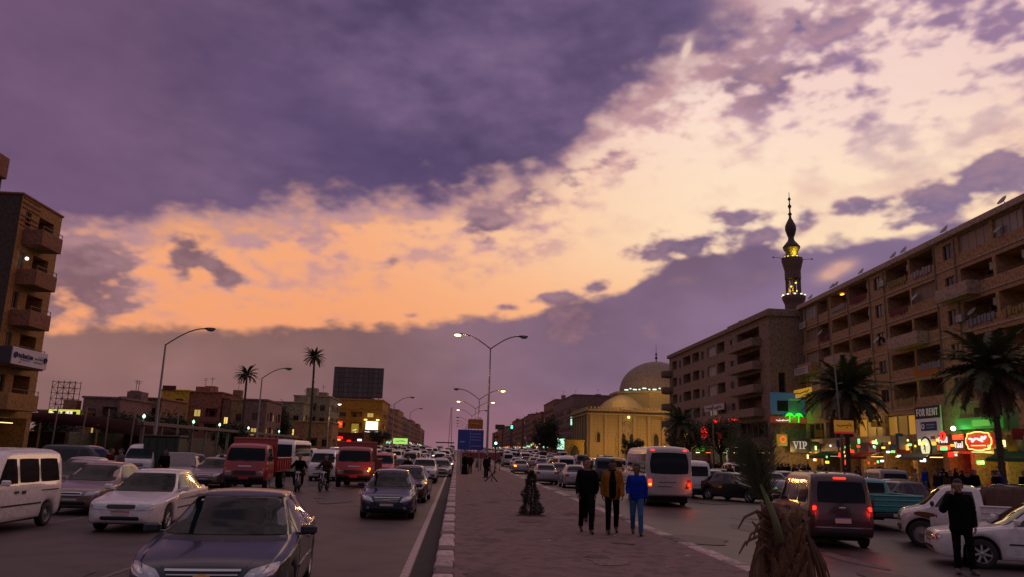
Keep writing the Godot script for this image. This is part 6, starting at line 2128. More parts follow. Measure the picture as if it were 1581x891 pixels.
	# floodlights in front of the wall
	for k in 4:
		var fl := thing("floodlight", ["yellow floodlight at the left corner of the mosque wall", "yellow floodlight left of the mosque's great arch", "yellow floodlight right of the mosque's great arch", "yellow floodlight at the hidden right end of the mosque wall"][k], "floodlight", Vector3(36.5 + k * 8.6, gy, -203.0), 0.0, "floodlights before the mosque")
		part("housing", box_mesh(Vector3(0, 0.5, 0), Vector3(0.7, 0.5, 0.3), 0.05), vm("black"), fl)
		part("bracket", box_mesh(Vector3(0, 0.13, 0), Vector3(0.1, 0.26, 0.1), 0.01), vm("black"), fl)
		part("lamp_face", box_mesh(Vector3(0, 0.55, -0.18), Vector3(0.6, 0.4, 0.04), 0.01), glow("flood face", srgb(255, 196, 70), 4.0), fl)
		var sp := SpotLight3D.new()
		sp.name = numbered("floodlight_beam")
		sp.light_color = srgb(255, 190, 92)
		sp.light_energy = 66.0
		sp.light_size = 0.3
		sp.spot_angle = 62.0
		sp.spot_range = 60.0
		sp.spot_attenuation = 2.0
		sp.shadow_enabled = true
		add_child(sp)
		sp.position = fl.position + Vector3(0, 0.8, -0.4)
		sp.rotation = Vector3(deg_to_rad(24.0), 0, 0)
	lamp_at("added_drum_light", Vector3(44.0, gy + H + 6.6, -213.0), srgb(255, 200, 110), 26.0, 0.5)  # warm lights added in mid air to brighten drum and half dome
	lamp_at("added_drum_light", Vector3(56.0, gy + H + 5.0, -210.5), srgb(255, 200, 110), 26.0, 0.5)
	# small gateway on the left
	var g := thing("gateway", "small yellow gateway with a dark arch left of the mosque", "gate", Vector3(31.5, gy, -212.0))
	var gm := MB.new()
	wall_face(gm, Vector3(-2.6, 0, 0.8), Vector3(1, 0, 0), Vector3(0, 0, 1), 5.2, 4.2, [[1.4, 3.8, 0.02, 2.7, 1.4]])
	gm.box(Vector3(0, 2.1, -0.62), Vector3(5.2, 4.2, 0.2))
	gm.box(Vector3(-2.58, 2.1, 0.13), Vector3(0.04, 4.2, 1.3))
	gm.box(Vector3(2.58, 2.1, 0.13), Vector3(0.04, 4.2, 1.3))
	gm.bevel(Vector3(0, 4.4, 0.1), Vector3(5.6, 0.4, 1.9), 0.05)
	part("wall", gm.done(), rough_mat("gate yellow", Color(0.42, 0.3, 0.04), 0.8, 0.2, 0.3, 0.3), g)
	add_arch(g, Transform3D(F, Vector3(0, 0.02, 0.82)), 2.4, 3.2, rough_mat("gate yellow", Color(0.42, 0.3, 0.04), 0.8), pane)

func build_minaret() -> void:
	var stone := rough_mat("minaret stone", Color(0.2, 0.13, 0.1), 0.9, 0.3, 0.35, 0.4)
	var m := thing("minaret", "slender minaret with a lit gallery and onion finial rising behind the brown block", "minaret", Vector3(66.7, 0.4, -150.0))
	var sh := MB.new()
	sh.lathe([Vector2(1.75, 0), Vector2(1.6, 39.0), Vector2(1.65, 39.3), Vector2(2.0, 40.4), Vector2(2.05, 41.2), Vector2(1.85, 41.2), Vector2(1.85, 40.6), Vector2(0.4, 40.6)], Vector3.ZERO, 16)
	part("shaft", sh.done(), stone, m)
	for k in 8:
		var a := TAU * (k + 0.5) / 8
		var c := MB.new(true)
		c.lathe([Vector2(0.24, 40.6), Vector2(0.2, 41.0), Vector2(0.19, 45.2), Vector2(0.28, 45.6)], Vector3(cos(a) * 1.15, 0, sin(a) * 1.15), 8)
		part("column", c.done(), stone, m)
	var core := MB.new(true)
	core.lathe([Vector2(0.5, 40.6), Vector2(0.5, 45.7)], Vector3.ZERO, 10)
	part("core", core.done(), stone, m)
	var up := MB.new()
	up.lathe([Vector2(0.4, 45.5), Vector2(1.4, 45.5), Vector2(1.4, 47.5), Vector2(1.75, 49.4), Vector2(1.85, 49.9), Vector2(1.85, 50.7), Vector2(1.65, 50.7), Vector2(1.65, 50.0), Vector2(0.5, 50.0)], Vector3.ZERO, 16)
	part("upper_gallery", up.done(), stone, m)
	var br := MB.new(true)
	for sg in [-1.0, 1.0]:
		br.tube([Vector3(sg * 1.7, 50.4, 0.3), Vector3(sg * 3.4, 50.7, 0.3), Vector3(sg * 3.7, 50.6, 0.3)], [0.06, 0.06, 0.22], 6)
	part("loudspeaker_arm", br.done(), vm("black"), m)
	var lt := MB.new(true)
	lt.lathe([Vector2(1.1, 50.1), Vector2(1.1, 52.4), Vector2(1.35, 52.7), Vector2(1.5, 53.2)], Vector3.ZERO, 12)
	part("lantern", lt.done(), rough_mat("lantern stone", Color(0.45, 0.36, 0.12), 0.8, 0.3, 0.2, 0.2), m)
	var on := MB.new(true)
	on.lathe([Vector2(1.5, 53.2), Vector2(1.55, 53.6), Vector2(1.1, 54.4), Vector2(0.6, 55.2), Vector2(0.5, 55.9), Vector2(0.75, 56.8), Vector2(1.0, 58.0), Vector2(0.95, 59.0), Vector2(0.55, 60.2), Vector2(0.25, 61.0), Vector2(0.2, 61.6), Vector2(0.38, 62.0), Vector2(0.15, 62.5), Vector2(0.13, 63.4), Vector2(0.36, 64.0), Vector2(0.1, 64.7), Vector2(0.1, 65.4), Vector2(0.3, 65.9), Vector2(0.06, 66.5), Vector2(0.05, 67.6), Vector2(0, 67.8)], Vector3.ZERO, 16)
	part("onion_cap", on.done(), rough_mat("dark lead", Color(0.07, 0.05, 0.05), 0.6, 0.3, 0.2, 0.2), m)
	var gold := glow("gallery lamp", srgb(255, 226, 90), 2.4)
	for k in 10:
		var a := TAU * k / 10
		part("gallery_lamp", box_mesh(Vector3(cos(a) * 1.3, 50.9, sin(a) * 1.3), Vector3(0.22, 0.3, 0.22), 0.05), gold, m)
		part("gallery_lamp", box_mesh(Vector3(cos(a) * 1.95, 41.4, sin(a) * 1.95), Vector3(0.3, 0.25, 0.3), 0.05), glow("white gallery lamp", srgb(255, 244, 200), 1.8), m)
		if k % 2 == 0:
			part("gallery_lamp", box_mesh(Vector3(cos(a) * 0.68, 42.6 + (k % 3) * 0.9, sin(a) * 0.68), Vector3(0.25, 0.3, 0.25), 0.05), gold, m)
	m.scale = Vector3(1.12, 0.834, 1.12)
	lamp_at("gallery_light", m.position + Vector3(0.0, 43.1, 1.8), srgb(255, 220, 70), 2.4, 0.2)
	lamp_at("gallery_light", m.position + Vector3(-1.1, 35.3, 1.3), srgb(255, 216, 90), 2.0, 0.2)

func build_left_tower() -> void:
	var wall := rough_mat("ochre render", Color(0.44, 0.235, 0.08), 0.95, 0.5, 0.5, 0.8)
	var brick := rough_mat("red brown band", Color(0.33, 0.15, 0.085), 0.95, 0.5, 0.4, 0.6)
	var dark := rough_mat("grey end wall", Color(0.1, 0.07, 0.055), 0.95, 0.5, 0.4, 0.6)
	var b := thing("corner_building", "tall ochre corner building with stacked balconies at the left edge", "building", Vector3(-31.4, 0, -54.8))
	var u := Vector3(0, 0, -1)
	var n := Vector3(1, 0, 0)
	var o := Vector3.ZERO
	var ops := []
	var fl := [4.2, 7.1, 10.0, 12.9, 15.8]
	for f in 5:
		ops.append([0.75, 1.45, fl[f] + 1.0, fl[f] + 2.2, 0.2])
		ops.append([2.5, 4.6, fl[f] + 0.1, fl[f] + 2.3, 1.4])
	ops.append([0.5, 5.0, 0.1, 3.5, 2.0])
	var mb := MB.new()
	wall_face(mb, o, u, n, 5.6, 19.0, ops)
	mb.quad(Vector3(0, 0, -5.6), Vector3(0, 19, -5.6), Vector3(-20, 19, -5.6), Vector3(-20, 0, -5.6))
	part("wall", mb.done(), wall, b)
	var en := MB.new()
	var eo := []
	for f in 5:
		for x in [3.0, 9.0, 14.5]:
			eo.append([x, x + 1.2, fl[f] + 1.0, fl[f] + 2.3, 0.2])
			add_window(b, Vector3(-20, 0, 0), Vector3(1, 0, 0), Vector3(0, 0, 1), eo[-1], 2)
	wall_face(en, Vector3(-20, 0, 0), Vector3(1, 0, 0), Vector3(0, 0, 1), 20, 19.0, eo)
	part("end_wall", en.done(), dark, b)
	var rf := MB.new()
	rf.bevel(Vector3(-10, 19.05, -2.8), Vector3(20.2, 0.16, 5.8), 0.03)
	part("roof", rf.done(), brick, b)
	for k in 6:
		var s := MB.new()
		s.bevel(Vector3(0.03, 16.9 + 0.0 + k * 0.34 + (0.25 if k > 2 else 0.0), -1.3), Vector3(0.08, 0.12, 2.3), 0.02)
		part("brick_course", s.done(), brick, b)
	for f in 5:
		add_window(b, o, u, n, ops[f * 2], 2, mat("curtained pane", Color(0.1, 0.09, 0.09), 0.3) if f % 2 else null)
		add_window(b, o, u, n, [2.9, 3.9, fl[f] + 0.15, fl[f] + 2.1, 1.36], 2)
	# balconies over the street
	for f in 5:
		var y: float = fl[f] - 0.15
		var z0 := -0.7 if f > 1 else 0.35
		var z1 := -3.5
		var zc := (z0 + z1) * 0.5
		var zl := z0 - z1
		var pb := MB.new()
		var dx := 1.4
		pb.bevel(Vector3(dx * 0.5, y, zc), Vector3(dx, 0.2, zl), 0.03)
		pb.bevel(Vector3(dx - 0.06, y + 0.55, zc), Vector3(0.12, 0.95, zl), 0.03)
		pb.bevel(Vector3(dx * 0.5 - 0.04, y + 0.55, z0 - 0.06), Vector3(dx - 0.14, 0.95, 0.12), 0.03)
		pb.bevel(Vector3(dx * 0.5 - 0.04, y + 0.55, z1 + 0.06), Vector3(dx - 0.14, 0.95, 0.12), 0.03)
		part("balcony", pb.done(), brick if f != 0 else wall, b)
		var rl := MB.new()
		rl.box(Vector3(dx - 0.06, y + 1.3, zc), Vector3(0.04, 0.04, zl))
		rl.box(Vector3(dx - 0.06, y + 1.16, z0 - 0.06), Vector3(0.04, 0.28, 0.04))
		rl.box(Vector3(dx - 0.06, y + 1.16, zc), Vector3(0.04, 0.28, 0.04))
		rl.box(Vector3(dx - 0.06, y + 1.16, z1 + 0.06), Vector3(0.04, 0.28, 0.04))
		part("railing", rl.done(), mat("dark iron", Color(0.03, 0.028, 0.026), 0.5), b)
	part("balcony_lamp", box_mesh(Vector3(0.35, 14.6, -1.1), Vector3(0.2, 0.2, 0.2), 0.05), glow("white balcony lamp", srgb(255, 250, 230), 3.5), b)
	# the open roof hut on its corner posts
	var hut := MB.new()
	hut.bevel(Vector3(-5.7, 22.3, -2.3), Vector3(3.6, 1.7, 4.2), 0.06)
	part("roof_hut", hut.done(), brick, b)
	for x in [-7.3, -4.2]:
		for z in [-0.5, -4.1]:
			part("post", box_mesh(Vector3(x, 20.3, z), Vector3(0.16, 2.5, 0.16), 0.02), vm("black"), b)
	# ground floor shop with round wall emblems
	shop(b, Vector3(0, 0, 0), u, n, 0.6, 4.9, 3.4, 1, srgb(255, 220, 160))
	var sg := thing("balcony_sign", "long white shop sign with blue lettering wrapped round a balcony of the ochre building", "sign", Vector3(-31.4, 7.45, -54.8))
	part("board", box_mesh(Vector3(1.52, 0.08, -1.3), Vector3(0.1, 1.16, 4.5), 0.02), mat("sign white", Color(0.52, 0.46, 0.54), 0.7), sg)
	part("board_end", box_mesh(Vector3(0.74, 0.08, 0.98), Vector3(1.5, 1.16, 0.06), 0.02), mat("sign dark side", Color(0.03, 0.025, 0.03), 0.7), sg)
	var T := Transform3D(Basis(u, Vector3.UP, n), Vector3(1.6, 0.14, 0.0))
	var navy := mat("sign navy print", Color(0.02, 0.025, 0.12), 0.7)
	add_text(sg, "technoCom", 0.34, T.translated_local(Vector3(0.65, 0.0, 0)), navy, 0.72)
	for x in [-0.62, 3.2]:
		var rg := MB.new(true)
		torus(rg, Vector3(x, 0.0, 0.02), 0.16, 0.055, Basis(Vector3.RIGHT, PI / 2), 16, 6)
		var r := part("emblem", rg.done(), navy, sg)
		r.transform = T
	add_script(sg, 1.1, 0.34, T.translated_local(Vector3(2.35, 0.0, 0)), navy, 51, 0.03)
	part("text_line", boxes_mesh([[Vector3(0.6, -0.26, 0.01), Vector3(1.2, 0.04, 0.02)], [Vector3(2.3, -0.26, 0.01), Vector3(1.1, 0.04, 0.02)]], 0.004), navy, sg).transform = T
	part("small_mark", box_mesh(Vector3(1.55, -0.3, 0.01), Vector3(0.2, 0.08, 0.02), 0.004), mat("print red", Color(0.3, 0.02, 0.02), 0.7), sg)

func build_left_rows() -> void:
	var br := rough_mat("brown brick far", Color(0.34, 0.175, 0.11), 0.95, 0.2, 0.5, 0.3)
	var br2 := rough_mat("red brown far", Color(0.38, 0.15, 0.085), 0.95, 0.2, 0.5, 0.3)
	var tan := rough_mat("tan far", Color(0.45, 0.27, 0.12), 0.95, 0.2, 0.5, 0.3)
	var grn := rough_mat("grey green far", Color(0.38, 0.33, 0.2), 0.95, 0.2, 0.5, 0.3)
	var pur := rough_mat("mauve brown far", Color(0.27, 0.16, 0.145), 0.95, 0.2, 0.5, 0.3)
	var yel := rough_mat("yellow far", Color(0.8, 0.5, 0.05), 0.9, 0.2, 0.4, 0.3)
	var och := rough_mat("orange ochre far", Color(0.62, 0.3, 0.03), 0.9, 0.2, 0.4, 0.3)
	var S := {"separate": true}
	var low := row_building("low_shop_block", "low brown building with the bright yellow green sign, right of the ochre corner building", Vector3(-59.0, 0.3, -115), Vector3(6.6, 5.6, 12), br, ["front"], {"separate": true, "lit": 0.25, "ground": 1.9, "floor": 2.6, "huts": 1})
	row_building("brick_house", "dark brown brick house with a square stair tower on its roof", Vector3(-54.0, 0.3, -117), Vector3(5.2, 7.8, 12), pur, ["front"], {"separate": true, "lit": 0.4, "ground": 1.6, "floor": 2.5, "bay": 2.5, "huts": 1})
	row_building("brick_house", "flat brown house with two yellow lit windows behind the tall lamp post", Vector3(-54.3, 0.6, -130), Vector3(6.6, 8.3, 12), br, ["front"], {"separate": true, "lit": 0.3, "ground": 1.8, "floor": 2.6, "bay": 2.6, "huts": 1})
	var yh := row_building("yellow_house", "yellow house with red window niches and a red parapet", Vector3(-55.4, 0.9, -150), Vector3(5.1, 10.7, 12), yel, ["front"], {"separate": true, "lit": 0.24, "ground": 1.6, "floor": 2.6, "bay": 1.7, "huts": 0, "bands": false, "every": 9})
	var redm := rough_mat("dull red far", Color(0.16, 0.03, 0.03), 0.9, 0.2, 0.4, 0.2)
	part("red_parapet", box_mesh(Vector3(1.4, 11.2, 0.1), Vector3(2.4, 0.9, 0.3), 0.03), redm, yh)
	for k in 3:
		part("red_panel", box_mesh(Vector3(0.5, 2.8 + k * 2.6, 0.06), Vector3(1.0, 1.7, 0.14), 0.02), redm, yh)
	row_building("brick_house", "red brown apartment house with a black roof tank, right of the yellow house", Vector3(-50.25, 0.9, -150.5), Vector3(5.8, 10.6, 12), br2, ["front"], {"separate": true, "lit": 0.24, "ground": 2.4, "floor": 2.8, "bay": 2.6, "huts": 2})
	row_building("brick_house", "brown apartment house with dark loggias in the middle of the left row", Vector3(-44.3, 0.9, -151), Vector3(3.4, 9.6, 12), br, ["front"], {"separate": true, "lit": 0.24, "ground": 1.4, "floor": 2.6, "bay": 1.7, "huts": 1, "every": 2})
	row_building("tan_house", "tan apartment house left of the first tall palm", Vector3(-42.4, 0.9, -150), Vector3(3.1, 9.3, 12), tan, ["front"], {"separate": true, "lit": 0.24, "ground": 2.0, "floor": 2.6, "bay": 2.3, "huts": 0})
	row_building("mauve_house", "mauve brown house between the tall palm and the arched lamp", Vector3(-37.3, 0.8, -140), Vector3(3.8, 9.0, 12), pur, ["front", "street_l"], {"separate": true, "lit": 0.24, "ground": 2.0, "floor": 2.6, "bay": 2.2, "huts": 0})
	row_building("green_house", "greyish green apartment house behind the dark tree", Vector3(-41.3, 1.1, -172), Vector3(8.0, 10.2, 11), grn, ["front", "street_l"], {"separate": true, "lit": 0.24, "ground": 2.4, "floor": 2.9, "bay": 2.5, "huts": 1, "every": 9})
	row_building("green_house", "taller greyish house with roof huts behind the second tall palm", Vector3(-38.0, 1.2, -184), Vector3(8.3, 12.3, 14), grn, ["front", "street_l"], {"separate": true, "lit": 0.24, "ground": 2.4, "floor": 2.9, "bay": 2.5, "huts": 3, "every": 3})
	# yellow corner building that carries the hoarding
	var gy := rise(240.0)
	var yb := row_building("yellow_corner_building", "orange yellow building carrying the big blank hoarding", Vector3(-38.2, gy, -240), Vector3(15.2, 14.6, 20), och, ["front", "street_l"], {"separate": true, "lit": 0.24, "ground": 5.4, "floor": 3.2, "bay": 4.1, "huts": 0, "every": 2})
	var hb := thing("hoarding", "large blank rooftop hoarding of grey panels on the yellow building", "hoarding", Vector3(-30.85, gy + 15.0, -241))
	for i in 10:
		for j in 6:
			part("panel", cached("_hp", func(): return box_mesh(Vector3.ZERO, Vector3(1.36, 1.36, 0.1), 0.015)), rough_mat("hoarding grey %d" % ((i * 7 + j * 3) % 3), [Color(0.15, 0.135, 0.135), Color(0.13, 0.118, 0.12), Color(0.17, 0.152, 0.148)][(i * 7 + j * 3) % 3], 0.8, 0.3, 0.3, 0.2), hb).position = Vector3(-6.6 + i * 1.47, 1.2 + j * 1.47, 0)
	var lg := MB.new()
	for k in 6:
		lg.box(Vector3(-6.6 + k * 2.6, 0.2, -0.4), Vector3(0.2, 1.0, 0.2))
		lg.box(Vector3(-6.6 + k * 2.6, 4.6, -0.3), Vector3(0.16, 8.8, 0.16))
	part("support", lg.done(), vm("black"), hb)
	part("backing", box_mesh(Vector3(0, 4.9, -0.16), Vector3(14.8, 9.0, 0.12), 0.01), mat("hoarding back", Color(0.05, 0.045, 0.045), 0.9), hb)
	var rimm := MB.new()
	rimm.box(Vector3(0, 9.5, 0), Vector3(15.0, 0.2, 0.24))
	rimm.box(Vector3(-7.45, 4.9, 0), Vector3(0.2, 9.0, 0.24))
	rimm.box(Vector3(7.45, 4.9, 0), Vector3(0.2, 9.0, 0.24))
	part("frame", rimm.done(), mat("pale steel", Color(0.2, 0.18, 0.18), 0.5, 0.4), hb)
	# lit signs at its foot
	var s := func(called: String, label: String, x: float, y: float, z: float, w: float, h: float, m: Material) -> Node3D:
		return sign_board(called, label, Transform3D(Basis.IDENTITY, Vector3(x, y, z)), w, h, m, mat("sign black", Color(0.015, 0.014, 0.014), 0.4))
	var w1: Node3D = s.call("bright_sign", "glaring white lit sign board on the yellow corner building", -25.8, gy + 7.1, -239.6, 3.6, 2.4, glow("glaring white", srgb(255, 250, 225), 2.2))
	part("spot_lamp", boxes_mesh([[Vector3(-1.9, 1.7, 0.6), Vector3(0.9, 0.35, 0.4)], [Vector3(1.7, 1.7, 0.6), Vector3(0.9, 0.35, 0.4)]], 0.05), glow("warm spot", srgb(255, 220, 110), 3.0), w1)
	var w2: Node3D = s.call("letter_sign", "row of small white lit letters under the glaring white sign", -25.6, gy + 5.3, -239.6, 5.0, 0.8, mat("sign black", Color(0.015, 0.014, 0.014), 0.4))
	add_script(w2, 4.4, 0.4, Transform3D(Basis.IDENTITY, Vector3(0, 0, 0.1)), glow("white lit lettering", srgb(255, 240, 236), 1.0), 61, 0.12)
	var w3: Node3D = s.call("red_box_sign", "orange red lit box sign beside the yellow green lamp", -33.1, gy + 6.7, -222.0, 2.2, 1.8, glow("orange red face", srgb(255, 60, 24), 0.9))
	add_script(w3, 1.6, 0.7, Transform3D(Basis.IDENTITY, Vector3(0, 0.2, 0.1)), glow("amber script", srgb(255, 196, 70), 1.0), 63, 0.16)
	var w4: Node3D = s.call("yellow_green_sign", "yellow green lit sign on the low yellow shop front", -35.5, gy + 6.6, -222.0, 2.1, 1.7, glow("yellow green face", srgb(220, 220, 20), 0.9))
	part("lamp", box_mesh(Vector3(0, 0.3, 0.12), Vector3(1.2, 0.7, 0.06), 0.05), glow("yellow neon", srgb(255, 214, 110), 1.6), w4)
	var w5: Node3D = s.call("script_pillar_sign", "tall yellow lit script sign at the foot of the yellow building", -28.5, gy + 4.4, -222.0, 2.0, 5.2, glow("dim yellow face", srgb(210, 170, 40), 0.4))
	add_script(w5, 1.6, 2.4, Transform3D(Basis.IDENTITY, Vector3(0, 0, 0.1)), glow("pale script", srgb(255, 250, 170), 1.2), 65, 0.14)
	var w6: Node3D = s.call("red_roof_sign", "long low red neon strip over the petrol shop front", -32.4, gy + 2.9, -210.5, 4.8, 0.7, glow("red neon", srgb(255, 24, 20), 1.5))
	var st := thing("open_shop", "low red lit shop front with yellow lamps below the yellow building", "shop", Vector3(-33.0, gy, -214.0))
	part("wall", box_mesh(Vector3(0, 2.2, -3), Vector3(16, 4.4, 6), 0.05), rough_mat("dull red far", Color(0.16, 0.03, 0.03), 0.9), st)
	part("awning", box_mesh(Vector3(0, 3.0, 1.2), Vector3(16.6, 0.16, 2.6), 0.03), redm, st)
	for k in 6:
		part("lamp", box_mesh(Vector3(-7 + k * 2.8, 2.2 + 0.3 * (k % 2), 0.4), Vector3(1.1, 0.5, 0.3), 0.05), glow(["yellow neon", "red neon", "far white"][k % 3], [srgb(255, 214, 110), srgb(255, 24, 20), srgb(240, 255, 240)][k % 3], 1.6), st)
	lamp_at("shop_light", Vector3(-33, gy + 2.4, -209.5), srgb(255, 150, 60), 10.0, 0.5)
	for q in [["green_lit_sign", "green white lit sign high on the first right avenue house", Vector3(37.6, 12.9, -256.0), 1.8, 2.6, 0], ["green_lit_sign", "square teal lit sign beside the mosque's left edge", Vector3(39.6, 11.2, -252.0), 2.2, 2.4, 1], ["green_lit_sign", "bright white green lit sign low before the first right avenue house", Vector3(33.5, 5.4, -255.0), 2.4, 3.4, 0], ["green_lit_sign", "long yellow green lit sign before the left avenue houses", Vector3(-14.2, 4.2, -200.0), 3.6, 1.4, 2]]:
		var gs := sign_board(q[0], q[1], Transform3D(Basis.IDENTITY, q[2]), q[3], q[4], glow(["pale green face", "teal face", "lime face"][q[5]], [srgb(190, 255, 220), srgb(60, 200, 170), srgb(190, 255, 120)][q[5]], [1.1, 0.5, 0.8][q[5]]), mat("sign black", Color(0.015, 0.014, 0.014), 0.4))
		part("post", box_mesh(Vector3(0, -2.0 - q[4] * 0.5, -0.1), Vector3(0.14, 4.0, 0.14), 0.02), vm("black"), gs)
		add_script(gs, q[3] * 0.7, q[4] * 0.3, Transform3D(Basis.IDENTITY, Vector3(0, 0, 0.09)), mat("dark print", Color(0.05, 0.03, 0.01), 0.7), 90 + q[5], 0.08)
	# long low yellow wall in front
	row_building("low_yellow_shop", "long low yellow shop front left of the red lit shop", Vector3(-30.6, 1.0, -150.5), Vector3(7.0, 5.6, 8), tan, ["front", "street_l"], {"ground": 0.3, "floor": 2.1, "bay": 2.3, "huts": 0, "bands": false, "separate": true})
	# lit sign of the low brown building
	var ls := sign_board("lit_shop_sign", "bright yellow green lit shop sign on the low brown building at the left", Transform3D(Basis.IDENTITY, Vector3(-55.2, 5.4, -114.6)), 4.3, 1.7, glow("lit yellow sign", srgb(226, 222, 90), 0.85), mat("sign black", Color(0.015, 0.014, 0.014), 0.4))
	part("green_strip", box_mesh(Vector3(-0.2, -0.62, 0.1), Vector3(3.8, 0.38, 0.06), 0.02), glow("bright green face", srgb(170, 230, 40), 0.7), ls)
	part("dark_figure", boxes_mesh([[Vector3(-1.2, 0.2, 0.1), Vector3(0.4, 0.9, 0.05)], [Vector3(0.0, 0.1, 0.1), Vector3(0.25, 1.0, 0.05)], [Vector3(1.4, 0.2, 0.1), Vector3(0.5, 0.8, 0.05)]], 0.02), mat("dark print", Color(0.05, 0.03, 0.01), 0.7), ls)
	part("bright_figure", boxes_mesh([[Vector3(-1.8, 0.3, 0.11), Vector3(0.4, 0.5, 0.05)], [Vector3(-0.6, 0.2, 0.11), Vector3(0.5, 0.7, 0.05)], [Vector3(0.7, 0.2, 0.11), Vector3(0.7, 0.8, 0.05)]], 0.02), glow("white lit lettering", srgb(255, 240, 236), 1.0), ls)
	# dark tent roof in front of it
	var tt := thing("canopy_roof", "long dark maroon canopy roof behind the parked cars at the left", "canopy", Vector3(-34.0, 0.0, -72.0))
	var cm := MB.new(true)
	for k in 10:
		var x0 := -11.0 + k * 2.0
		var y0 := 3.9 - 0.009 * pow(x0 + 4.0, 2.0)
		var y1 := 3.9 - 0.009 * pow(x0 + 6.0, 2.0)
		cm.quad(Vector3(x0, y0, 3), Vector3(x0, y0 + 0.6, -4), Vector3(x0 + 2, y1 + 0.6, -4), Vector3(x0 + 2, y1, 3))
		cm.quad(Vector3(x0, y0 - 0.3, 3), Vector3(x0, y0, 3), Vector3(x0 + 2, y1, 3), Vector3(x0 + 2, y1 - 0.3, 3))
	part("cover", cm.done(), cloth("maroon canvas", Color(0.035, 0.012, 0.012)), tt)
	for k in 5:
		part("post", box_mesh(Vector3(-10.5 + k * 4.7, 1.7, 2.9), Vector3(0.14, 3.4, 0.14), 0.02), rough_mat("tan far", Color(0.45, 0.27, 0.12), 0.95), tt)
	part("back_wall", box_mesh(Vector3(-1.5, 1.4, -4.2), Vector3(20, 2.8, 0.3), 0.03), rough_mat("dark render", Color(0.16, 0.11, 0.09), 0.95), tt)
	# lattice frame on a roof
	var lm := thing("lattice_scaffold", "open steel lattice scaffold on the roof left of the brown brick house", "scaffold", Vector3(-57.3, 6.1, -118.0))
	var lt := MB.new()
	for i in 5:
		lt.box(Vector3(-1.5 + i * 0.8, 2.2, -1.0), Vector3(0.07, 4.4, 0.07))
		lt.box(Vector3(-1.5 + i * 0.8, 2.2, 0.6), Vector3(0.07, 4.4, 0.07))
	for j in 6:
		lt.box(Vector3(0.1, 0.2 + j * 0.8, -1.0), Vector3(3.4, 0.06, 0.06))
		lt.box(Vector3(0.1, 0.2 + j * 0.8, 0.6), Vector3(3.4, 0.06, 0.06))
	for i in 4:
		for j in 5:
			var bs := Basis(Vector3.BACK, PI / 4 * (1 if (i + j) % 2 else -1))
			lt.box(Vector3(-1.1 + i * 0.8, 0.6 + j * 0.8, 0.62), Vector3(0.05, 1.1, 0.05), bs)
	part("lattice", lt.done(), mat("dark iron", Color(0.03, 0.028, 0.026), 0.5), lm)
	# the two rows that run off to the end of the avenue
	var cols := [br, pur, br2, tan, pur, br]
	var d := 300.0
	var i := 0
	var words := ["first", "second", "third", "fourth", "fifth", "sixth", "seventh", "eighth", "ninth", "tenth", "eleventh", "twelfth"]
	while i < 11:
		var L: float = [46.0, 38.0, 52.0, 44.0][i % 4]
		var hgt: float = [18.5, 20.5, 17.5, 21.0, 19.0][i % 5]
		row_building("avenue_house", "%s apartment house along the left side of the far avenue, counted from the yellow building" % words[i], Vector3(-34.0 - 13.0, rise(d), -d), Vector3(14.0, hgt, L - 1.5), cols[i % 6], ["street_l", "front"], {"huts": 3 if i < 6 else 2, "shops": 5 if i < 4 else 3, "group": "apartment houses down the left of the avenue", "bay": 3.6 if i < 4 else 4.6})
		d += L
		i += 1
	d = 262.0
	i = 0
	while i < 12:
		var L: float = [58.0, 44.0, 60.0, 50.0][i % 4]
		var hgt: float = [19.8, 21.6, 18.6, 20.6][i % 4]
		row_building("avenue_house", "%s apartment house along the right side of the far avenue, counted from the mosque" % words[i], Vector3(38.5 + (i % 2), rise(d), -d), Vector3(15.0, hgt, L - 1.2), [pur, br, br2][i % 3], ["street_r", "front"], {"huts": 3, "shops": 6 if i < 4 else 3, "group": "apartment houses down the right of the avenue", "bay": 3.4 if i < 3 else 4.6, "every": 2 if i % 2 else 3})
		d += L
		i += 1

# ---------------------------------------------------------------- plants
# a feather frond: curved midrib with leaflets on both sides, growing along +z and bending down
func frond_mesh(length: float, bend: float, leaflets: int, leaf: float, nseed: int, limp := 0.25, wide := 0.045, out_ := 1.0) -> ArrayMesh:
	var key := "frond%.2f%.2f%d%.2f%d%.2f" % [length, bend, leaflets, leaf, nseed, out_]
	if mats.has(key):
		return mats[key]
	var g := RandomNumberGenerator.new()
	g.seed = nseed
	var pts := []
	var rad := []
	var p := Vector3.ZERO
	var a := 0.0
	var n := 9
	for i in n:
		pts.append(p)
		rad.append(length * lerpf(0.012, 0.002, float(i) / (n - 1)))
		a += bend / (n - 1) * (0.4 + 1.2 * i / (n - 1))
		p += Vector3(0, -sin(a), cos(a)) * length / (n - 1)
	var mb := MB.new()
	mb.tube(pts, rad, 4, false)
	for k in leaflets:
		var t := 0.16 + 0.84 * (k + 0.5) / leaflets
		var f := t * (n - 1)
		var i := mini(int(f), n - 2)
		var c: Vector3 = pts[i].lerp(pts[i + 1], f - i)
		var d: Vector3 = (pts[i + 1] - pts[i]).normalized()
		for sg in [-1.0, 1.0]:
			var l: float = leaf * (0.35 + 0.65 * sin(minf(t * 1.15, 1.0) * PI * 0.9 + 0.15)) * g.randf_range(0.75, 1.1)
			var dir: Vector3 = (Vector3(sg, 0, 0) * g.randf_range(0.75, 1.0) * out_ + d * g.randf_range(0.45, 0.8) + Vector3(0, g.randf_range(-limp, 0.18), 0)).normalized()
			var w: Vector3 = d * leaf * wide
			var mid: Vector3 = c + dir * l * 0.55
			var tip: Vector3 = c + dir * l - Vector3(0, l * limp * 0.6, 0)
			mb.quad(c - w, c + w, mid + w * 0.8, mid - w * 0.8)
			mb.tri(mid - w * 0.8, mid + w * 0.8, tip)
	mats[key] = mb.done()
	return mats[key]

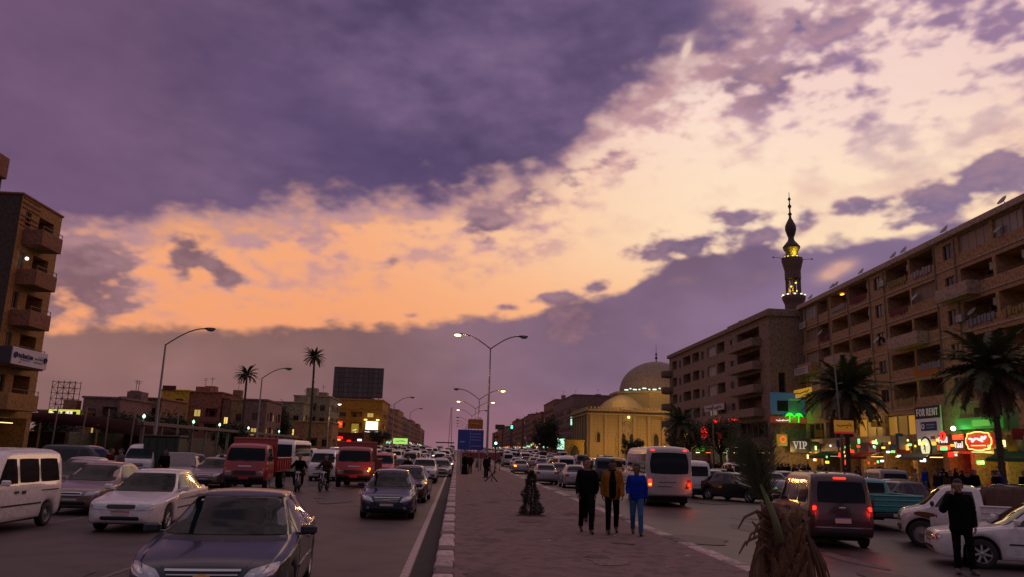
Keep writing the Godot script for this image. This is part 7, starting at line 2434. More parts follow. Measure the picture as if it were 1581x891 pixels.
func leafm(key: String, c: Color) -> StandardMaterial3D:
	var m := mat(key, c, 0.75)
	m.backlight_enabled = true
	m.backlight = Color(0.12, 0.14, 0.05)
	return m

func palm(called: String, label: String, at: Vector3, height: float, spread: float, fronds: int, skirt: int, lean := Vector2.ZERO, group := "") -> Node3D:
	var t := thing(called, label, "palm tree", at, rnd(0, TAU), group)
	var g := RandomNumberGenerator.new()
	g.seed = int(at.x * 91 + at.z * 17)
	var pts := []
	var rad := []
	for k in 14:
		var f := k / 13.0
		pts.append(Vector3(lean.x * f * f, height * f, lean.y * f * f))
		rad.append(lerpf(0.2, 0.14, f) * (1.0 + (0.06 if k % 2 else -0.04)) * (1.25 if k == 0 else 1.0) * (1.3 if f > 0.93 else 1.0))
	var tm := MB.new(true)
	tm.tube(pts, rad, 12)
	part("trunk", tm.done(), rough_mat("palm bark", Color(0.1, 0.07, 0.05), 0.95, 1.2, 0.5, 2.0), t)
	var scars := MB.new()
	for k in int(height * 5.0):
		var f := k / (height * 5.0)
		var c := Vector3(lean.x * f * f, height * f, lean.y * f * f)
		var b := Basis(Vector3.UP, k * 2.4)
		scars.bevel(c + b * Vector3(lerpf(0.2, 0.145, f), 0, 0), Vector3(0.06, 0.1, 0.2), 0.02, b * Basis(Vector3.BACK, -0.35))
	part("leaf_scars", scars.done(), rough_mat("palm bark", Color(0.1, 0.07, 0.05), 0.95), t).set_meta("kind", "stuff")
	var top: Vector3 = pts[-1]
	var green := leafm("palm green", Color(0.045, 0.06, 0.025))
	var dead := leafm("palm dead", Color(0.085, 0.055, 0.03))
	for k in fronds:
		var f := (k + 0.5) / fronds
		var el := lerpf(1.25, -0.35, pow(f, 0.85)) + g.randf_range(-0.12, 0.12)
		var fm := frond_mesh(spread * g.randf_range(0.9, 1.08), lerpf(0.7, 1.15, f), 34, spread * (0.2 if fronds > 43 else 0.14), 100 + k % 5 + int(spread * 10.0), 0.25, 0.085 if fronds > 43 else 0.3)
		var o := part("frond", fm, green if f < 0.85 else dead, t)
		o.basis = Basis(Vector3.UP, k * 2.39996 + g.randf_range(-0.2, 0.2)) * Basis(Vector3.RIGHT, -el) * Basis(Vector3.BACK, g.randf_range(-0.3, 0.3))
		o.position = top
	for k in skirt:
		var fm := frond_mesh(spread * g.randf_range(0.6, 0.9), 0.3, 24, spread * 0.14, 200 + k % 3 + int(spread * 10.0), 0.6, 0.09)
		var o := part("dead_frond", fm, dead, t)
		o.basis = Basis(Vector3.UP, k * 2.39996 + 0.7) * Basis(Vector3.RIGHT, g.randf_range(0.9, 1.4))
		o.position = top - Vector3(0, 0.15, 0)
	return t

# a round-headed tree: trunk, limbs and a crown of leaf blades in clumps
func leafy_tree(called: String, label: String, category: String, at: Vector3, h: float, r: Vector3, clumps: int, blades: int, col: Color, blade := 0.28, trunk_h := 0.35) -> Node3D:
	var t := thing(called, label, category, at)
	var g := RandomNumberGenerator.new()
	g.seed = int(at.x * 57 + at.z * 29)
	var tk := MB.new(true)
	tk.tube([Vector3.ZERO, Vector3(0.05, h * trunk_h * 0.6, 0), Vector3(0.0, h * (trunk_h + 0.25), 0.05)], [h * 0.035, h * 0.026, h * 0.014], 8)
	var cr := MB.new()
	var mid := Vector3(0, h - r.y, 0)
	for c in clumps:
		var d := Vector3(g.randf_range(-1, 1), g.randf_range(-0.9, 1), g.randf_range(-1, 1))
		d = d.normalized() * pow(g.randf(), 0.45) * 0.85
		var cc := mid + d * r
		var cr_ := g.randf_range(0.22, 0.42) * minf(r.x, r.y)
		if c % 3 == 0:
			tk.tube([Vector3(0, h * trunk_h * 0.9, 0), (Vector3(0, h * trunk_h, 0)).lerp(cc, 0.55) + Vector3(0, 0.1, 0), cc], [h * 0.014, h * 0.009, h * 0.003], 5)
		for b in blades:
			var e := Vector3(g.randfn(), g.randfn(), g.randfn()) * cr_ * 0.55
			var p := cc + e
			var x := Vector3(g.randfn(), g.randfn() * 0.6, g.randfn()).normalized() * blade * g.randf_range(0.6, 1.2)
			var y := x.cross(Vector3(g.randfn(), g.randfn(), g.randfn())).normalized() * blade * 0.3
			cr.quad(p - x * 0.5, p + y, p + x * 0.5, p - y)
	part("trunk", tk.done(), rough_mat("tree bark", Color(0.07, 0.05, 0.04), 0.95, 1.0, 0.4, 1.5), t)
	part("crown", cr.done(), leafm("leaf %s" % col.to_html(false), col), t)
	return t

func build_near_palm() -> void:
	var t := thing("young_palm", "young palm with shaggy trunk and hanging dead fronds in the median foreground", "palm tree", Vector3(2.68, 0.15, -6.5))
	var g := RandomNumberGenerator.new()
	g.seed = 3
	var top := Vector3(-0.1, 1.56, 0.05)
	var tk := MB.new(true)
	tk.tube([Vector3(0, 0, 0), Vector3(0.02, 0.4, 0), Vector3(0.02, 0.95, 0.0), Vector3(-0.03, 1.36, 0.03), top], [0.17, 0.17, 0.16, 0.13, 0.07], 16)
	part("trunk", tk.done(), rough_mat("shaggy bark", Color(0.15, 0.08, 0.045), 0.95, 2.0, 0.6, 3.0), t)
	var bm := rough_mat("leaf base brown", Color(0.24, 0.125, 0.06), 0.9, 2.0, 0.5, 1.5)
	var base_mesh := [0.055, 0.075].map(func(w): 
		var m := MB.new(true)
		m.tube([Vector3(0, -0.14, 0), Vector3(0, 0.02, 0.035), Vector3(0, 0.15, 0.06), Vector3(0, 0.21, 0.1)], [w * 0.52, w * 0.5, w * 0.34, w * 0.16], 7)
		return m.done())
	for k in 110:
		var y := 0.12 + 1.3 * k / 110.0
		var r := lerpf(0.17, 0.115, pow(y / 1.45, 2.0))
		var o := part("leaf_base", base_mesh[k % 2], bm, t)
		o.basis = Basis(Vector3.UP, k * 2.39996) * Basis(Vector3.RIGHT, g.randf_range(-0.05, 0.3)) * Basis.from_scale(Vector3(1.2, g.randf_range(0.8, 1.15), 0.7))
		o.position = Vector3(0.01, y, 0) + Basis(Vector3.UP, k * 2.39996) * Vector3(0, 0, r * 0.88)
	# loose fibres
	var fb := MB.new()
	for k in 1500:
		var a := g.randf() * TAU
		var y := g.randf_range(0.1, 1.52)
		var r := lerpf(0.19, 0.1, pow(y / 1.52, 2.0))
		var p := Vector3(cos(a) * r, y, sin(a) * r)
		var d := Vector3(cos(a) * g.randf_range(0.2, 1.0), g.randf_range(-1.0, 0.5), sin(a) * g.randf_range(0.2, 1.0)).normalized() * g.randf_range(0.06, 0.2)
		var w := d.cross(Vector3.UP).normalized() * 0.004
		fb.tri(p - w, p + w, p + d)
	part("fibre", fb.done(), leafm("palm fibre", Color(0.16, 0.085, 0.045)), t).set_meta("kind", "stuff")
	var green := leafm("young palm green", Color(0.05, 0.062, 0.028))
	var dead := leafm("young palm dead", Color(0.12, 0.062, 0.036))
	# the upright sheaf, leaning to the left
	for k in 20:
		var a := g.randf() * TAU
		var tilt := g.randf_range(0.03, 0.42)
		var l := g.randf_range(0.5, 0.78)
		var o := part("frond", frond_mesh(l, g.randf_range(0.05, 0.25), 22, 0.2, 300 + k, 0.1, 0.03, 0.6), green, t)
		var d := Vector3(cos(a) * sin(tilt) - 0.32, cos(tilt), sin(a) * sin(tilt)).normalized()
		var x := d.cross(Vector3(sin(a), 0.1, cos(a))).normalized()
		o.basis = Basis(x, d.cross(x).normalized(), d)
		o.position = top + Vector3(0, -0.03, 0)
	# thick green leaf stalk
	var sk := MB.new(true)
	sk.tube([Vector3(-0.08, 1.3, 0.2), Vector3(-0.12, 1.46, 0.21), Vector3(-0.2, 1.74, 0.14)], [0.035, 0.028, 0.014], 8)
	part("leaf_stalk", sk.done(), leafm("stalk green", Color(0.1, 0.11, 0.04)), t)
	# dead fronds hanging down on both sides like half closed fans
	for q in [[-0.21, 1.34, 0.1, -0.12, 0.16, 0.95, 30], [0.18, 1.4, 0.08, 0.3, 0.1, 1.0, 26], [0.15, 1.34, 0.12, 0.1, 0.08, 0.85, 10], [0.0, 1.3, -0.2, 0.0, 0.4, 0.8, 16]]:
		var fm := MB.new()
		for k in int(q[6]):
			var an: float = q[3] + q[4] * g.randf_range(-1.0, 1.0)
			var l: float = q[5] * g.randf_range(0.6, 1.05)
			var z := g.randf_range(-0.1, 0.12)
			var p0 := Vector3(0, 0, 0)
			var p1 := Vector3(sin(an) * l * 0.45, -cos(an) * l * 0.4, z * 0.6)
			var p2 := Vector3(sin(an) * l * 0.8, -cos(an) * l, z)
			var w := Vector3(g.randf_range(0.004, 0.009), 0, 0.003)
			fm.quad(p0 - w * 0.6, p0 + w * 0.6, p1 + w, p1 - w)
			fm.tri(p1 - w, p1 + w, p2)
		part("dead_frond", fm.done(), dead, t).position = Vector3(q[0], q[1], q[2])
	# old curled stubs reaching out on the left
	for k in 5:
		var sb := MB.new(true)
		var y := 1.22 + k * 0.065
		var l := 0.12 + 0.05 * ((k * 2) % 3)
		sb.tube([Vector3(-0.13, y, 0.12), Vector3(-0.13 - l * 0.5, y + 0.05, 0.14), Vector3(-0.13 - l, y + 0.0, 0.15), Vector3(-0.13 - l * 1.25, y - 0.09, 0.15)], [0.016, 0.013, 0.01, 0.005], 6)
		part("old_stalk", sb.done(), dead, t)

func build_plants() -> void:
	palm("tall_palm", "first tall lone palm, shorter and left of the arched lamp", Vector3(-32.5, 0.4, -122), 12.3, 2.1, 42, 0, Vector2(0.3, 0.2), "two tall palms on the left")
	palm("tall_palm", "second tall lone palm, the higher one beside the hoarding", Vector3(-22.4, 0.5, -122), 15.2, 2.1, 42, 0, Vector2(0.5, 0), "two tall palms on the left")
	palm("date_palm", "bushy date palm before the yellow lit windows of the brown block", Vector3(30.4, 0.1, -60), 7.4, 3.6, 62, 20, Vector2(0.2, 0))
	palm("date_palm", "big shaggy date palm at the right edge beside the red neon sign", Vector3(31.1, 0.1, -43.5), 7.6, 3.3, 66, 34, Vector2(-0.6, 0))
	palm("date_palm", "far date palm before the dark block near the mosque", Vector3(27.5, 0.1, -96), 6.2, 2.8, 44, 10)
	leafy_tree("round_tree", "dark round tree in front of the mosque end of the dark block", "tree", Vector3(33.0, 0.3, -112), 7.6, Vector3(3.6, 2.6, 3.2), 46, 90, Color(0.03, 0.035, 0.018))
	leafy_tree("round_tree", "low dark tree under the curved sign of the dark block", "tree", Vector3(33.5, 0.2, -99), 7.4, Vector3(3.0, 2.2, 2.8), 40, 90, Color(0.028, 0.034, 0.016))
	leafy_tree("tall_dark_tree", "tall dark tree on the far right pavement before the avenue houses", "tree", Vector3(27.6, 2.0, -245), 12.0, Vector3(4.8, 5.8, 4.4), 60, 90, Color(0.025, 0.032, 0.016), 0.7, 0.2)
	leafy_tree("date_like_tree", "ragged tree before the great arch of the mosque", "tree", Vector3(43.6, 1.3, -196), 5.4, Vector3(3.6, 2.2, 3.0), 30, 70, Color(0.03, 0.036, 0.016), 0.5)
	leafy_tree("dark_tree", "dense dark tree before the grey green house on the left", "tree", Vector3(-35.6, 1.0, -158), 9.4, Vector3(3.3, 3.6, 3.0), 60, 90, Color(0.022, 0.028, 0.015), 0.4, 0.2)
	for q in [[-40.5, -98, 5.4, 3.2, "broad dark shrub tree behind the parked cars, left of the tall lamp"], [-33.0, -92, 5.6, 3.0, "dark shrub tree at the foot of the tall left lamp"], [-26.5, -94, 4.6, 2.4, "small dark tree behind the row of pale columns"], [-47.0, -96, 5.2, 3.4, "dark tree below the two yellow lit windows"], [-23.0, -235, 6.0, 4.5, "dark tree below the glaring white sign"], [-25.5, -262, 7.0, 4.5, "dark roadside tree where the left avenue houses begin"]]:
		leafy_tree("dark_tree", q[4], "tree", Vector3(q[0], rise(-q[1]), q[1]), q[2], Vector3(q[3], q[2] * 0.36, q[3] * 0.8), 46, 80, Color(0.022, 0.026, 0.014), 0.36, 0.25)
	# the clipped pointed bush on the median, with its patch of earth
	var b := leafy_tree("pointed_bush", "dark pointed bush standing in a patch of bare earth on the median", "bush", Vector3(2.45, 0.15, -25.8), 0.5, Vector3(0.1, 0.1, 0.1), 1, 4, Color(0.03, 0.032, 0.018), 0.1)
	var cm := MB.new()
	var g := RandomNumberGenerator.new()
	g.seed = 8
	for k in 3800:
		var y := pow(g.randf(), 1.25)
		var wr := (0.4 * pow(1.0 - y, 0.75) + 0.05) * (1.0 + 0.18 * sin(y * 17.0))
		var a := g.randf() * TAU
		var rr := wr * sqrt(g.randf_range(0.3, 1.0)) * (1.0 + 0.2 * sin(a * 3.0 + y * 8.0))
		var p := Vector3(cos(a) * rr, 0.06 + y * 1.42, sin(a) * rr)
		var out_ := (Vector3(cos(a), g.randf_range(-0.2, 0.8), sin(a)) + Vector3(g.randfn(), g.randfn(), g.randfn()) * 0.4).normalized() * g.randf_range(0.05, 0.13)
		var w := out_.cross(Vector3(g.randfn(), g.randfn(), g.randfn())).normalized() * 0.014
		cm.quad(p - out_ * 0.3, p + w, p + out_, p - w)
	b.scale = Vector3(0.76, 0.93, 0.76)
	(b.get_node("crown") as MeshInstance3D).mesh = cm.done()
	var st := MB.new(true)
	st.tube([Vector3.ZERO, Vector3(0.01, 0.6, 0), Vector3(0, 1.3, 0)], [0.05, 0.035, 0.01], 7)
	(b.get_node("trunk") as MeshInstance3D).mesh = st.done()
	var em := MB.new(true)
	for k in 22:
		var a0 := TAU * k / 22
		var a1 := TAU * (k + 1) / 22
		var r0 := 0.62 + 0.12 * sin(a0 * 3.0)
		var r1 := 0.62 + 0.12 * sin(a1 * 3.0)
		em.tri(Vector3(0, 0.07, 0), Vector3(cos(a0) * r0 * 0.6, 0.05, sin(a0) * r0 * 0.6), Vector3(cos(a1) * r1 * 0.6, 0.05, sin(a1) * r1 * 0.6))
		em.quad(Vector3(cos(a0) * r0 * 0.6, 0.05, sin(a0) * r0 * 0.6), Vector3(cos(a0) * r0, 0.004, sin(a0) * r0 * 1.2), Vector3(cos(a1) * r1, 0.004, sin(a1) * r1 * 1.2), Vector3(cos(a1) * r1 * 0.6, 0.05, sin(a1) * r1 * 0.6))
	part("earth", em.done(), rough_mat("dark earth", Color(0.06, 0.035, 0.028), 1.0, 1.0, 0.5, 2.0), b)

# ---------------------------------------------------------------- ground, avenue, street furniture
func ribbon(x0: float, x1: float, y: float, d0: float, d1: float, step := 6.0, skirt := 0.0) -> ArrayMesh:
	var mb := MB.new(true)
	var d := d0
	while d < d1 - 0.01:
		var e := minf(d + (step if d < 420.0 else 120.0), d1)
		var a := rise(d) + y
		var b := rise(e) + y
		mb.quad(Vector3(x0, a, -d), Vector3(x0, b, -e), Vector3(x1, b, -e), Vector3(x1, a, -d))
		if skirt > 0.0:
			mb.smooth(false)
			mb.quad(Vector3(x0, a - skirt, -d), Vector3(x0, b - skirt, -e), Vector3(x0, b, -e), Vector3(x0, a, -d))
			mb.quad(Vector3(x1, a, -d), Vector3(x1, b, -e), Vector3(x1, b - skirt, -e), Vector3(x1, a - skirt, -d))
			mb.smooth(true)
		d = e
	return mb.done()

func asphalt(key: String, c: Color, rough: float) -> StandardMaterial3D:
	var m := rough_mat(key, c, rough, 0.09, 0.6, 0.0)
	m.uv2_scale = Vector3.ONE * 1.7
	m.heightmap_enabled = true
	m.heightmap_texture = noise_tex(77, 0.25, 3, null)
	m.heightmap_scale = 0.5
	m.metallic_specular = 0.5
	return m

func build_ground() -> void:
	struct("ground", ribbon(-1600, 1600, -0.02, -60, 3400, 12.0), rough_mat("dusty ground", Color(0.12, 0.085, 0.07), 0.95, 0.08, 0.5, 0.6))
	struct("road", ribbon(-20.2, -0.3, 0.0, -60, 1500), asphalt("asphalt left", Color(0.095, 0.066, 0.064), 0.6))
	struct("road", ribbon(5.5, 26.0, 0.0, -60, 1500), asphalt("asphalt right", Color(0.085, 0.064, 0.067), 0.5))
	var med := struct("median_pavement", ribbon(0.04, 5.22, 0.15, -20, 620, 6.0, 0.2), rough_mat("median paving", Color(0.22, 0.13, 0.13), 0.85, 0.3, 0.6, 2.0))
	var lp := struct("left_pavement", ribbon(-32.0, -20.2, 0.12, -60, 900, 6.0, 0.2), rough_mat("left paving", Color(0.15, 0.11, 0.095), 0.9, 0.2, 0.5, 0.5))
	var rp := struct("right_pavement", ribbon(26.0, 46.0, 0.12, -60, 900, 6.0, 0.2), rough_mat("right paving", Color(0.15, 0.115, 0.1), 0.85, 0.2, 0.5, 0.5))
	# kerb stones one by one near the camera
	var stones := [0, 1, 2].map(func(k): return box_mesh(Vector3.ZERO, Vector3(0.33, 0.3, 0.74 - k * 0.012), 0.022 + k * 0.008))
	var km := [rough_mat("kerb pale", Color(0.72, 0.56, 0.53), 0.9, 0.7, 0.5, 0.8), rough_mat("kerb worn", Color(0.52, 0.4, 0.38), 0.9, 0.7, 0.5, 0.8), rough_mat("kerb dark", Color(0.22, 0.165, 0.165), 0.9, 0.7, 0.5, 0.8)]
	for k in 125:
		var d := 6.0 + k * 0.75
		var o := part("kerb_stone", stones[k % 3], km[[0, 0, 2, 0, 1, 0, 2, 1][(k * 5) % 8]], med)
		o.position = Vector3(-0.13 + 0.012 * sin(k * 2.7), 0.025 + rise(d) + 0.008 * sin(k * 1.9), -d)
		o.rotation.y = 0.012 * sin(k * 3.3)
	for k in 105:
		var d := 10.0 + k * 0.75
		var o := part("kerb_stone", stones[(k + 1) % 3], km[[0, 1, 0, 0, 2, 1, 0, 2][(k * 3) % 8]], med)
		o.position = Vector3(5.38 + 0.012 * sin(k * 2.3), 0.02 + rise(d) + 0.008 * sin(k * 2.9), -d)
		o.rotation.y = 0.012 * sin(k * 1.7)
	part("kerb", ribbon(-0.3, 0.04, 0.17, 99.8, 620, 6.0, 0.25), km[1], med).set_meta("kind", "stuff")
	part("kerb", ribbon(5.22, 5.54, 0.165, 88.8, 620, 6.0, 0.25), km[1], med).set_meta("kind", "stuff")
	part("kerb", ribbon(-20.2, -19.9, 0.15, 0, 620, 6.0, 0.25), km[1], lp).set_meta("kind", "stuff")
	part("kerb", ribbon(25.7, 26.0, 0.15, 0, 620, 6.0, 0.25), km[1], rp).set_meta("kind", "stuff")
	# dirty gutter, edge line, faint lane marks
	var rl := struct("road_marking", ribbon(-0.86, -0.72, 0.008, 4, 140), rough_mat("worn line paint", Color(0.6, 0.47, 0.44), 0.8, 0.9, 0.5, 0.0))
	struct("gutter", ribbon(-0.7, -0.3, 0.004, 2, 160), rough_mat("gutter dirt", Color(0.035, 0.027, 0.027), 0.95, 0.5, 0.5, 0.6))
	struct("gutter", ribbon(5.54, 5.95, 0.004, 2, 160), rough_mat("gutter dust", Color(0.1, 0.075, 0.07), 0.95, 0.5, 0.5, 0.6))
	var dm := MB.new()
	for x in [10.1, 14.9, 19.8]:
		for k in 22:
			var d := 12.5 + k * 7.5
			dm.box(Vector3(x, 0.004 + rise(d), -d), Vector3(0.11, 0.006, 2.6))
	for x in [-5.4, -10.2, -15.0]:
		for k in 20:
			var d := 14.0 + k * 8.0
			dm.box(Vector3(x, 0.004 + rise(d), -d), Vector3(0.1, 0.006, 2.4))
	struct("road_marking", dm.done(), rough_mat("faded lane paint", Color(0.24, 0.19, 0.18), 0.8, 0.9, 0.5, 0.0))
	var g := RandomNumberGenerator.new()
	g.seed = 14
	# patches, tyre tracks and oil on the asphalt
	var wear := [rough_mat("asphalt patch dark", Color(0.05, 0.038, 0.038), 0.55, 0.5, 0.5, 0.3), rough_mat("asphalt patch pale", Color(0.15, 0.11, 0.105), 0.75, 0.5, 0.5, 0.3)]
	for k in 46:
		var right := k % 2 == 0
		var d := g.randf_range(11.0, 62.0)
		var x := g.randf_range(6.2, 17.0) if right else g.randf_range(-9.5, -1.1)
		var w := g.randf_range(0.15, 0.75)
		var l := g.randf_range(0.4, 2.4)
		var pm := MB.new()
		var ring := []
		for q in 12:
			var a := TAU * q / 12
			ring.append(Vector3(x + cos(a) * w * g.randf_range(0.7, 1.1), 0.0, -d + sin(a) * l * g.randf_range(0.75, 1.1)))
		for q in 12:
			pm.tri(Vector3(x, 0.0, -d), ring[q], ring[(q + 1) % 12])
		var o := struct("road_patch", pm.done(), wear[0 if k % 3 else 1])
		o.position.y = 0.0055 + 0.0003 * k
	# scraps and cracks on the median
	var lit := MB.new()
	for k in 70:
		var d := g.randf_range(14.0, 70.0)
		var c := Vector3(g.randf_range(0.3, 5.0), 0.158, -d)
		if k > 40:
			c.x = g.randf_range(1.6, 3.4)
			c.z = -g.randf_range(24.5, 60.0)
		var s := g.randf_range(0.02, 0.09)
		lit.box(c + Vector3(0, 0.008, 0), Vector3(s, 0.012, s * g.randf_range(0.4, 1.4)), Basis(Vector3.UP, g.randf() * TAU) * Basis(Vector3.RIGHT, 0.15))
	var l := part("litter", lit.done(), mat("paper scraps", Color(0.4, 0.36, 0.34), 0.9), self)
	l.set_meta("kind", "stuff")
	tag(l, "scraps of pale litter lying about on the median paving", "litter")
	# dusty and dark stains on the paving
	for k in 34:
		var sm := MB.new()
		var c := Vector3(g.randf_range(0.5, 4.8), 0, -g.randf_range(13.0, 60.0))
		var w := g.randf_range(0.12, 0.5)
		var ring := []
		for q in 14:
			var a := TAU * q / 14
			ring.append(c + Vector3(cos(a) * w, 0, sin(a) * w * 1.6) * g.randf_range(0.6, 1.15))
		for q in 14:
			sm.tri(c, ring[q], ring[(q + 1) % 14])
		var so := part("stain", sm.done(), rough_mat("paving stain %d" % (k % 3), [Color(0.14, 0.085, 0.085), Color(0.27, 0.18, 0.165), Color(0.17, 0.1, 0.095)][k % 3], 0.9, 0.8, 0.6, 0.4), med)
		so.position.y = 0.1535 + 0.0002 * k
	for q in [[1.5, -33.5, 1.7], [2.6, -33.0, 0.8], [1.2, -40.0, 1.3], [2.9, -40.6, 0.9], [3.6, -18.2, 0.5]]:
		var cr := MB.new()
		var p := Vector3(q[0], 0.153, q[1])
		for k in 6:
			var e := p + Vector3(q[2] / 6.0, 0, g.randf_range(-0.12, 0.12))
			var w := Vector3(0, 0, g.randf_range(0.04, 0.12))
			cr.quad(p - w, p + w, e + w, e - w)
			p = e
		var o := part("earth_patch", cr.done(), rough_mat("dark earth", Color(0.06, 0.035, 0.028), 1.0), med)
		o.position.y = 0.004

func street_lamp(label: String, at: Vector3, h: float, reach: float, arms: Array, lit: Array, turn := 0.0, group := "street lamps along the avenue") -> Node3D:
	var t := thing("street_lamp", label, "street lamp", at, turn, group)
	var steel := mat("lamp steel", Color(0.13, 0.115, 0.115), 0.45, 0.5)
	var pm := MB.new(true)
	pm.tube([Vector3.ZERO, Vector3(0, 0.9, 0), Vector3(0, 0.95, 0), Vector3(0, h, 0)], [0.16, 0.15, 0.105, 0.06], 12)
	part("pole", pm.done(), steel, t)
	part("base_plate", box_mesh(Vector3(0, 0.03, 0), Vector3(0.5, 0.06, 0.5), 0.01), steel, t)
	for i in arms.size():
		var sg: float = arms[i]
		var am := MB.new(true)
		var pts := []
		var rad := []
		for k in 8:
			var f := k / 7.0
			pts.append(Vector3(sg * reach * f, h - 0.05 + (reach * 0.48) * sin(f * PI * 0.5), 0))
			rad.append(0.045)
		am.tube(pts, rad, 8)
		part("arm", am.done(), steel, t)
		var e := Vector3(sg * (reach + 0.3), h - 0.05 + reach * 0.48, 0)
		var hm := MB.new(true)
		hm.lathe([Vector2(0, 0.42), Vector2(0.1, 0.36), Vector2(0.16, 0.1), Vector2(0.14, -0.25), Vector2(0.06, -0.4), Vector2(0, -0.42)], e, 10, Basis(Vector3.BACK, -sg * PI / 2) * Basis.from_scale(Vector3(0.6, 1, 1)))
		part("lamp_head", hm.done(), vm("black"), t)
		var gm := MB.new(true)
		gm.lathe([Vector2(0, -0.14), Vector2(0.14, -0.1), Vector2(0.2, 0.0), Vector2(0.18, 0.04), Vector2(0, 0.05)], e + Vector3(sg * 0.06, -0.06, 0), 12, Basis.from_scale(Vector3(1.5, 1, 1)))
		part("lamp_glass", gm.done(), glow("sodium glass", srgb(255, 214, 140), 5.0) if lit[i] else mat("unlit lamp glass", Color(0.12, 0.11, 0.1), 0.2), t)
		if lit[i]:
			lamp_at("street_lamp_light", at + Basis(Vector3.UP, turn) * (e + Vector3(0, -0.3, 0)), srgb(255, 184, 96), 9.0, 0.2)
	return t

func build_furniture() -> void:
	street_lamp("nearest double armed street lamp on the median, left head lit", Vector3(2.35, 0.15, -62), 10.1, 2.3, [-1.0, 1.0], [true, false])
	street_lamp("second double armed median lamp, right head lit", Vector3(2.5, 0.15 + rise(96), -96), 8.2, 2.5, [-1.0, 1.0], [false, true])
	street_lamp("third double armed median lamp, both heads lit", Vector3(2.8, 0.15 + rise(130), -130), 8.6, 2.5, [-1.0, 1.0], [true, true])
	street_lamp("fourth double armed median lamp, left head lit", Vector3(2.8, 0.15 + rise(160), -160), 8.4, 2.5, [-1.0, 1.0], [true, false])
	for k in 4:
		street_lamp("%s small unlit double lamp far down the median" % ["fifth", "sixth", "seventh", "eighth"][k], Vector3(2.7, 0.15 + rise(200 + k * 36), -200 - k * 36.0), 8.0, 2.5, [-1.0, 1.0], [false, false])
	street_lamp("tall single armed lamp at the left, before the yellow house", Vector3(-20.6, 0.12, -55.5), 8.7, 2.6, [1.0], [false])
	street_lamp("single armed lamp between the two tall palms", Vector3(-20.6, 0.12, -83), 8.9, 2.3, [1.0], [false])
	street_lamp("single armed left lamp with lit orange head by the hoarding", Vector3(-21.0, 0.4, -130), 8.2, 1.2, [1.0], [true])
	street_lamp("single armed lamp standing before the left avenue houses", Vector3(-10.6, 0.4, -130), 9.0, 2.6, [1.0], [false])
	street_lamp("small far lamp before the left avenue houses", Vector3(-11.5, 1.3, -190), 9.6, 2.2, [1.0], [false])
	# blue direction board on the median and the orange one above it
	var bs := thing("direction_sign", "large blue direction sign with white lines on the median", "road sign", Vector3(1.35, 0.15 + rise(80), -80))
	part("board", box_mesh(Vector3(0, 3.1, 0), Vector3(2.6, 2.0, 0.08), 0.02), mat("sign blue", Color(0.012, 0.03, 0.26), 0.4), bs)
	part("text_line", boxes_mesh([[Vector3(0.55, 3.7, 0.045), Vector3(1.0, 0.07, 0.02)], [Vector3(0.5, 3.4, 0.045), Vector3(1.1, 0.07, 0.02)], [Vector3(0.55, 3.1, 0.045), Vector3(1.0, 0.07, 0.02)], [Vector3(0.55, 2.5, 0.045), Vector3(1.0, 0.07, 0.02)], [Vector3(-0.85, 2.9, 0.045), Vector3(0.5, 0.14, 0.02)], [Vector3(-0.05, 3.1, 0.045), Vector3(0.04, 1.7, 0.02)]], 0.004), mat("sign pale print", Color(0.22, 0.24, 0.4), 0.6), bs)
	for x in [-0.9, 0.9]:
		part("post", box_mesh(Vector3(x, 1.6, -0.08), Vector3(0.1, 3.2, 0.1), 0.02), vm("steel"), bs)
	var os := thing("orange_sign", "small orange advertising sign above the blue direction sign", "sign", Vector3(2.0, 0.15 + rise(90), -90))
	part("board", box_mesh(Vector3(0, 5.0, 0), Vector3(1.7, 1.1, 0.1), 0.02), mat("orange print", Color(0.34, 0.1, 0.015), 0.5), os)
	add_script(os, 1.2, 0.4, Transform3D(Basis.IDENTITY, Vector3(0, 5.0, 0.07)), mat("yellow print", Color(0.6, 0.36, 0.05), 0.5), 71, 0.05)
	for x in [-0.75, 0.75]:
		part("post", box_mesh(Vector3(x, 2.3, -0.05), Vector3(0.08, 4.6, 0.08), 0.01), vm("steel"), os)
	# traffic light with a green lamp
	var tl := thing("traffic_light", "traffic light showing green beside the blue direction sign", "traffic light", Vector3(3.6, 0.15 + rise(74), -74))
	part("pole", box_mesh(Vector3(0, 1.5, 0), Vector3(0.11, 3.0, 0.11), 0.02), vm("black"), tl)
	part("housing", box_mesh(Vector3(0, 3.1, 0.05), Vector3(0.36, 1.0, 0.26), 0.05), vm("black"), tl)
	for k in 3:
		var lm := MB.new(true)
		lm.lathe([Vector2(0, 0.05), Vector2(0.1, 0.03), Vector2(0.12, 0)], Vector3(0, 3.42 - k * 0.32, 0.19), 12, Basis(Vector3.RIGHT, PI / 2))
		part("lens", lm.done(), glow("green signal", srgb(150, 255, 220), 5.0) if k == 2 else vm("tail" if k == 0 else "amber"), tl)
	var t2 := thing("traffic_light", "small far traffic light hung from an arm, showing green over the right lanes", "traffic light", Vector3(10.6, rise(150), -150))
	var tp := MB.new(true)
	tp.tube([Vector3.ZERO, Vector3(0, 6.4, 0)], [0.12, 0.08], 8)
	tp.tube([Vector3(0, 6.2, 0), Vector3(-3.0, 6.6, 0)], [0.07, 0.05], 8)
	part("pole", tp.done(), vm("black"), t2)
	part("housing", boxes_mesh([[Vector3(-0.4, 6.3, 0.1), Vector3(0.5, 1.1, 0.3)], [Vector3(-2.6, 6.3, 0.1), Vector3(1.8, 0.9, 0.3)]], 0.06), vm("black"), t2)
	part("lens", box_mesh(Vector3(-0.35, 6.35, 0.28), Vector3(0.36, 0.6, 0.08), 0.03), glow("green signal far", srgb(90, 255, 190), 2.4), t2)
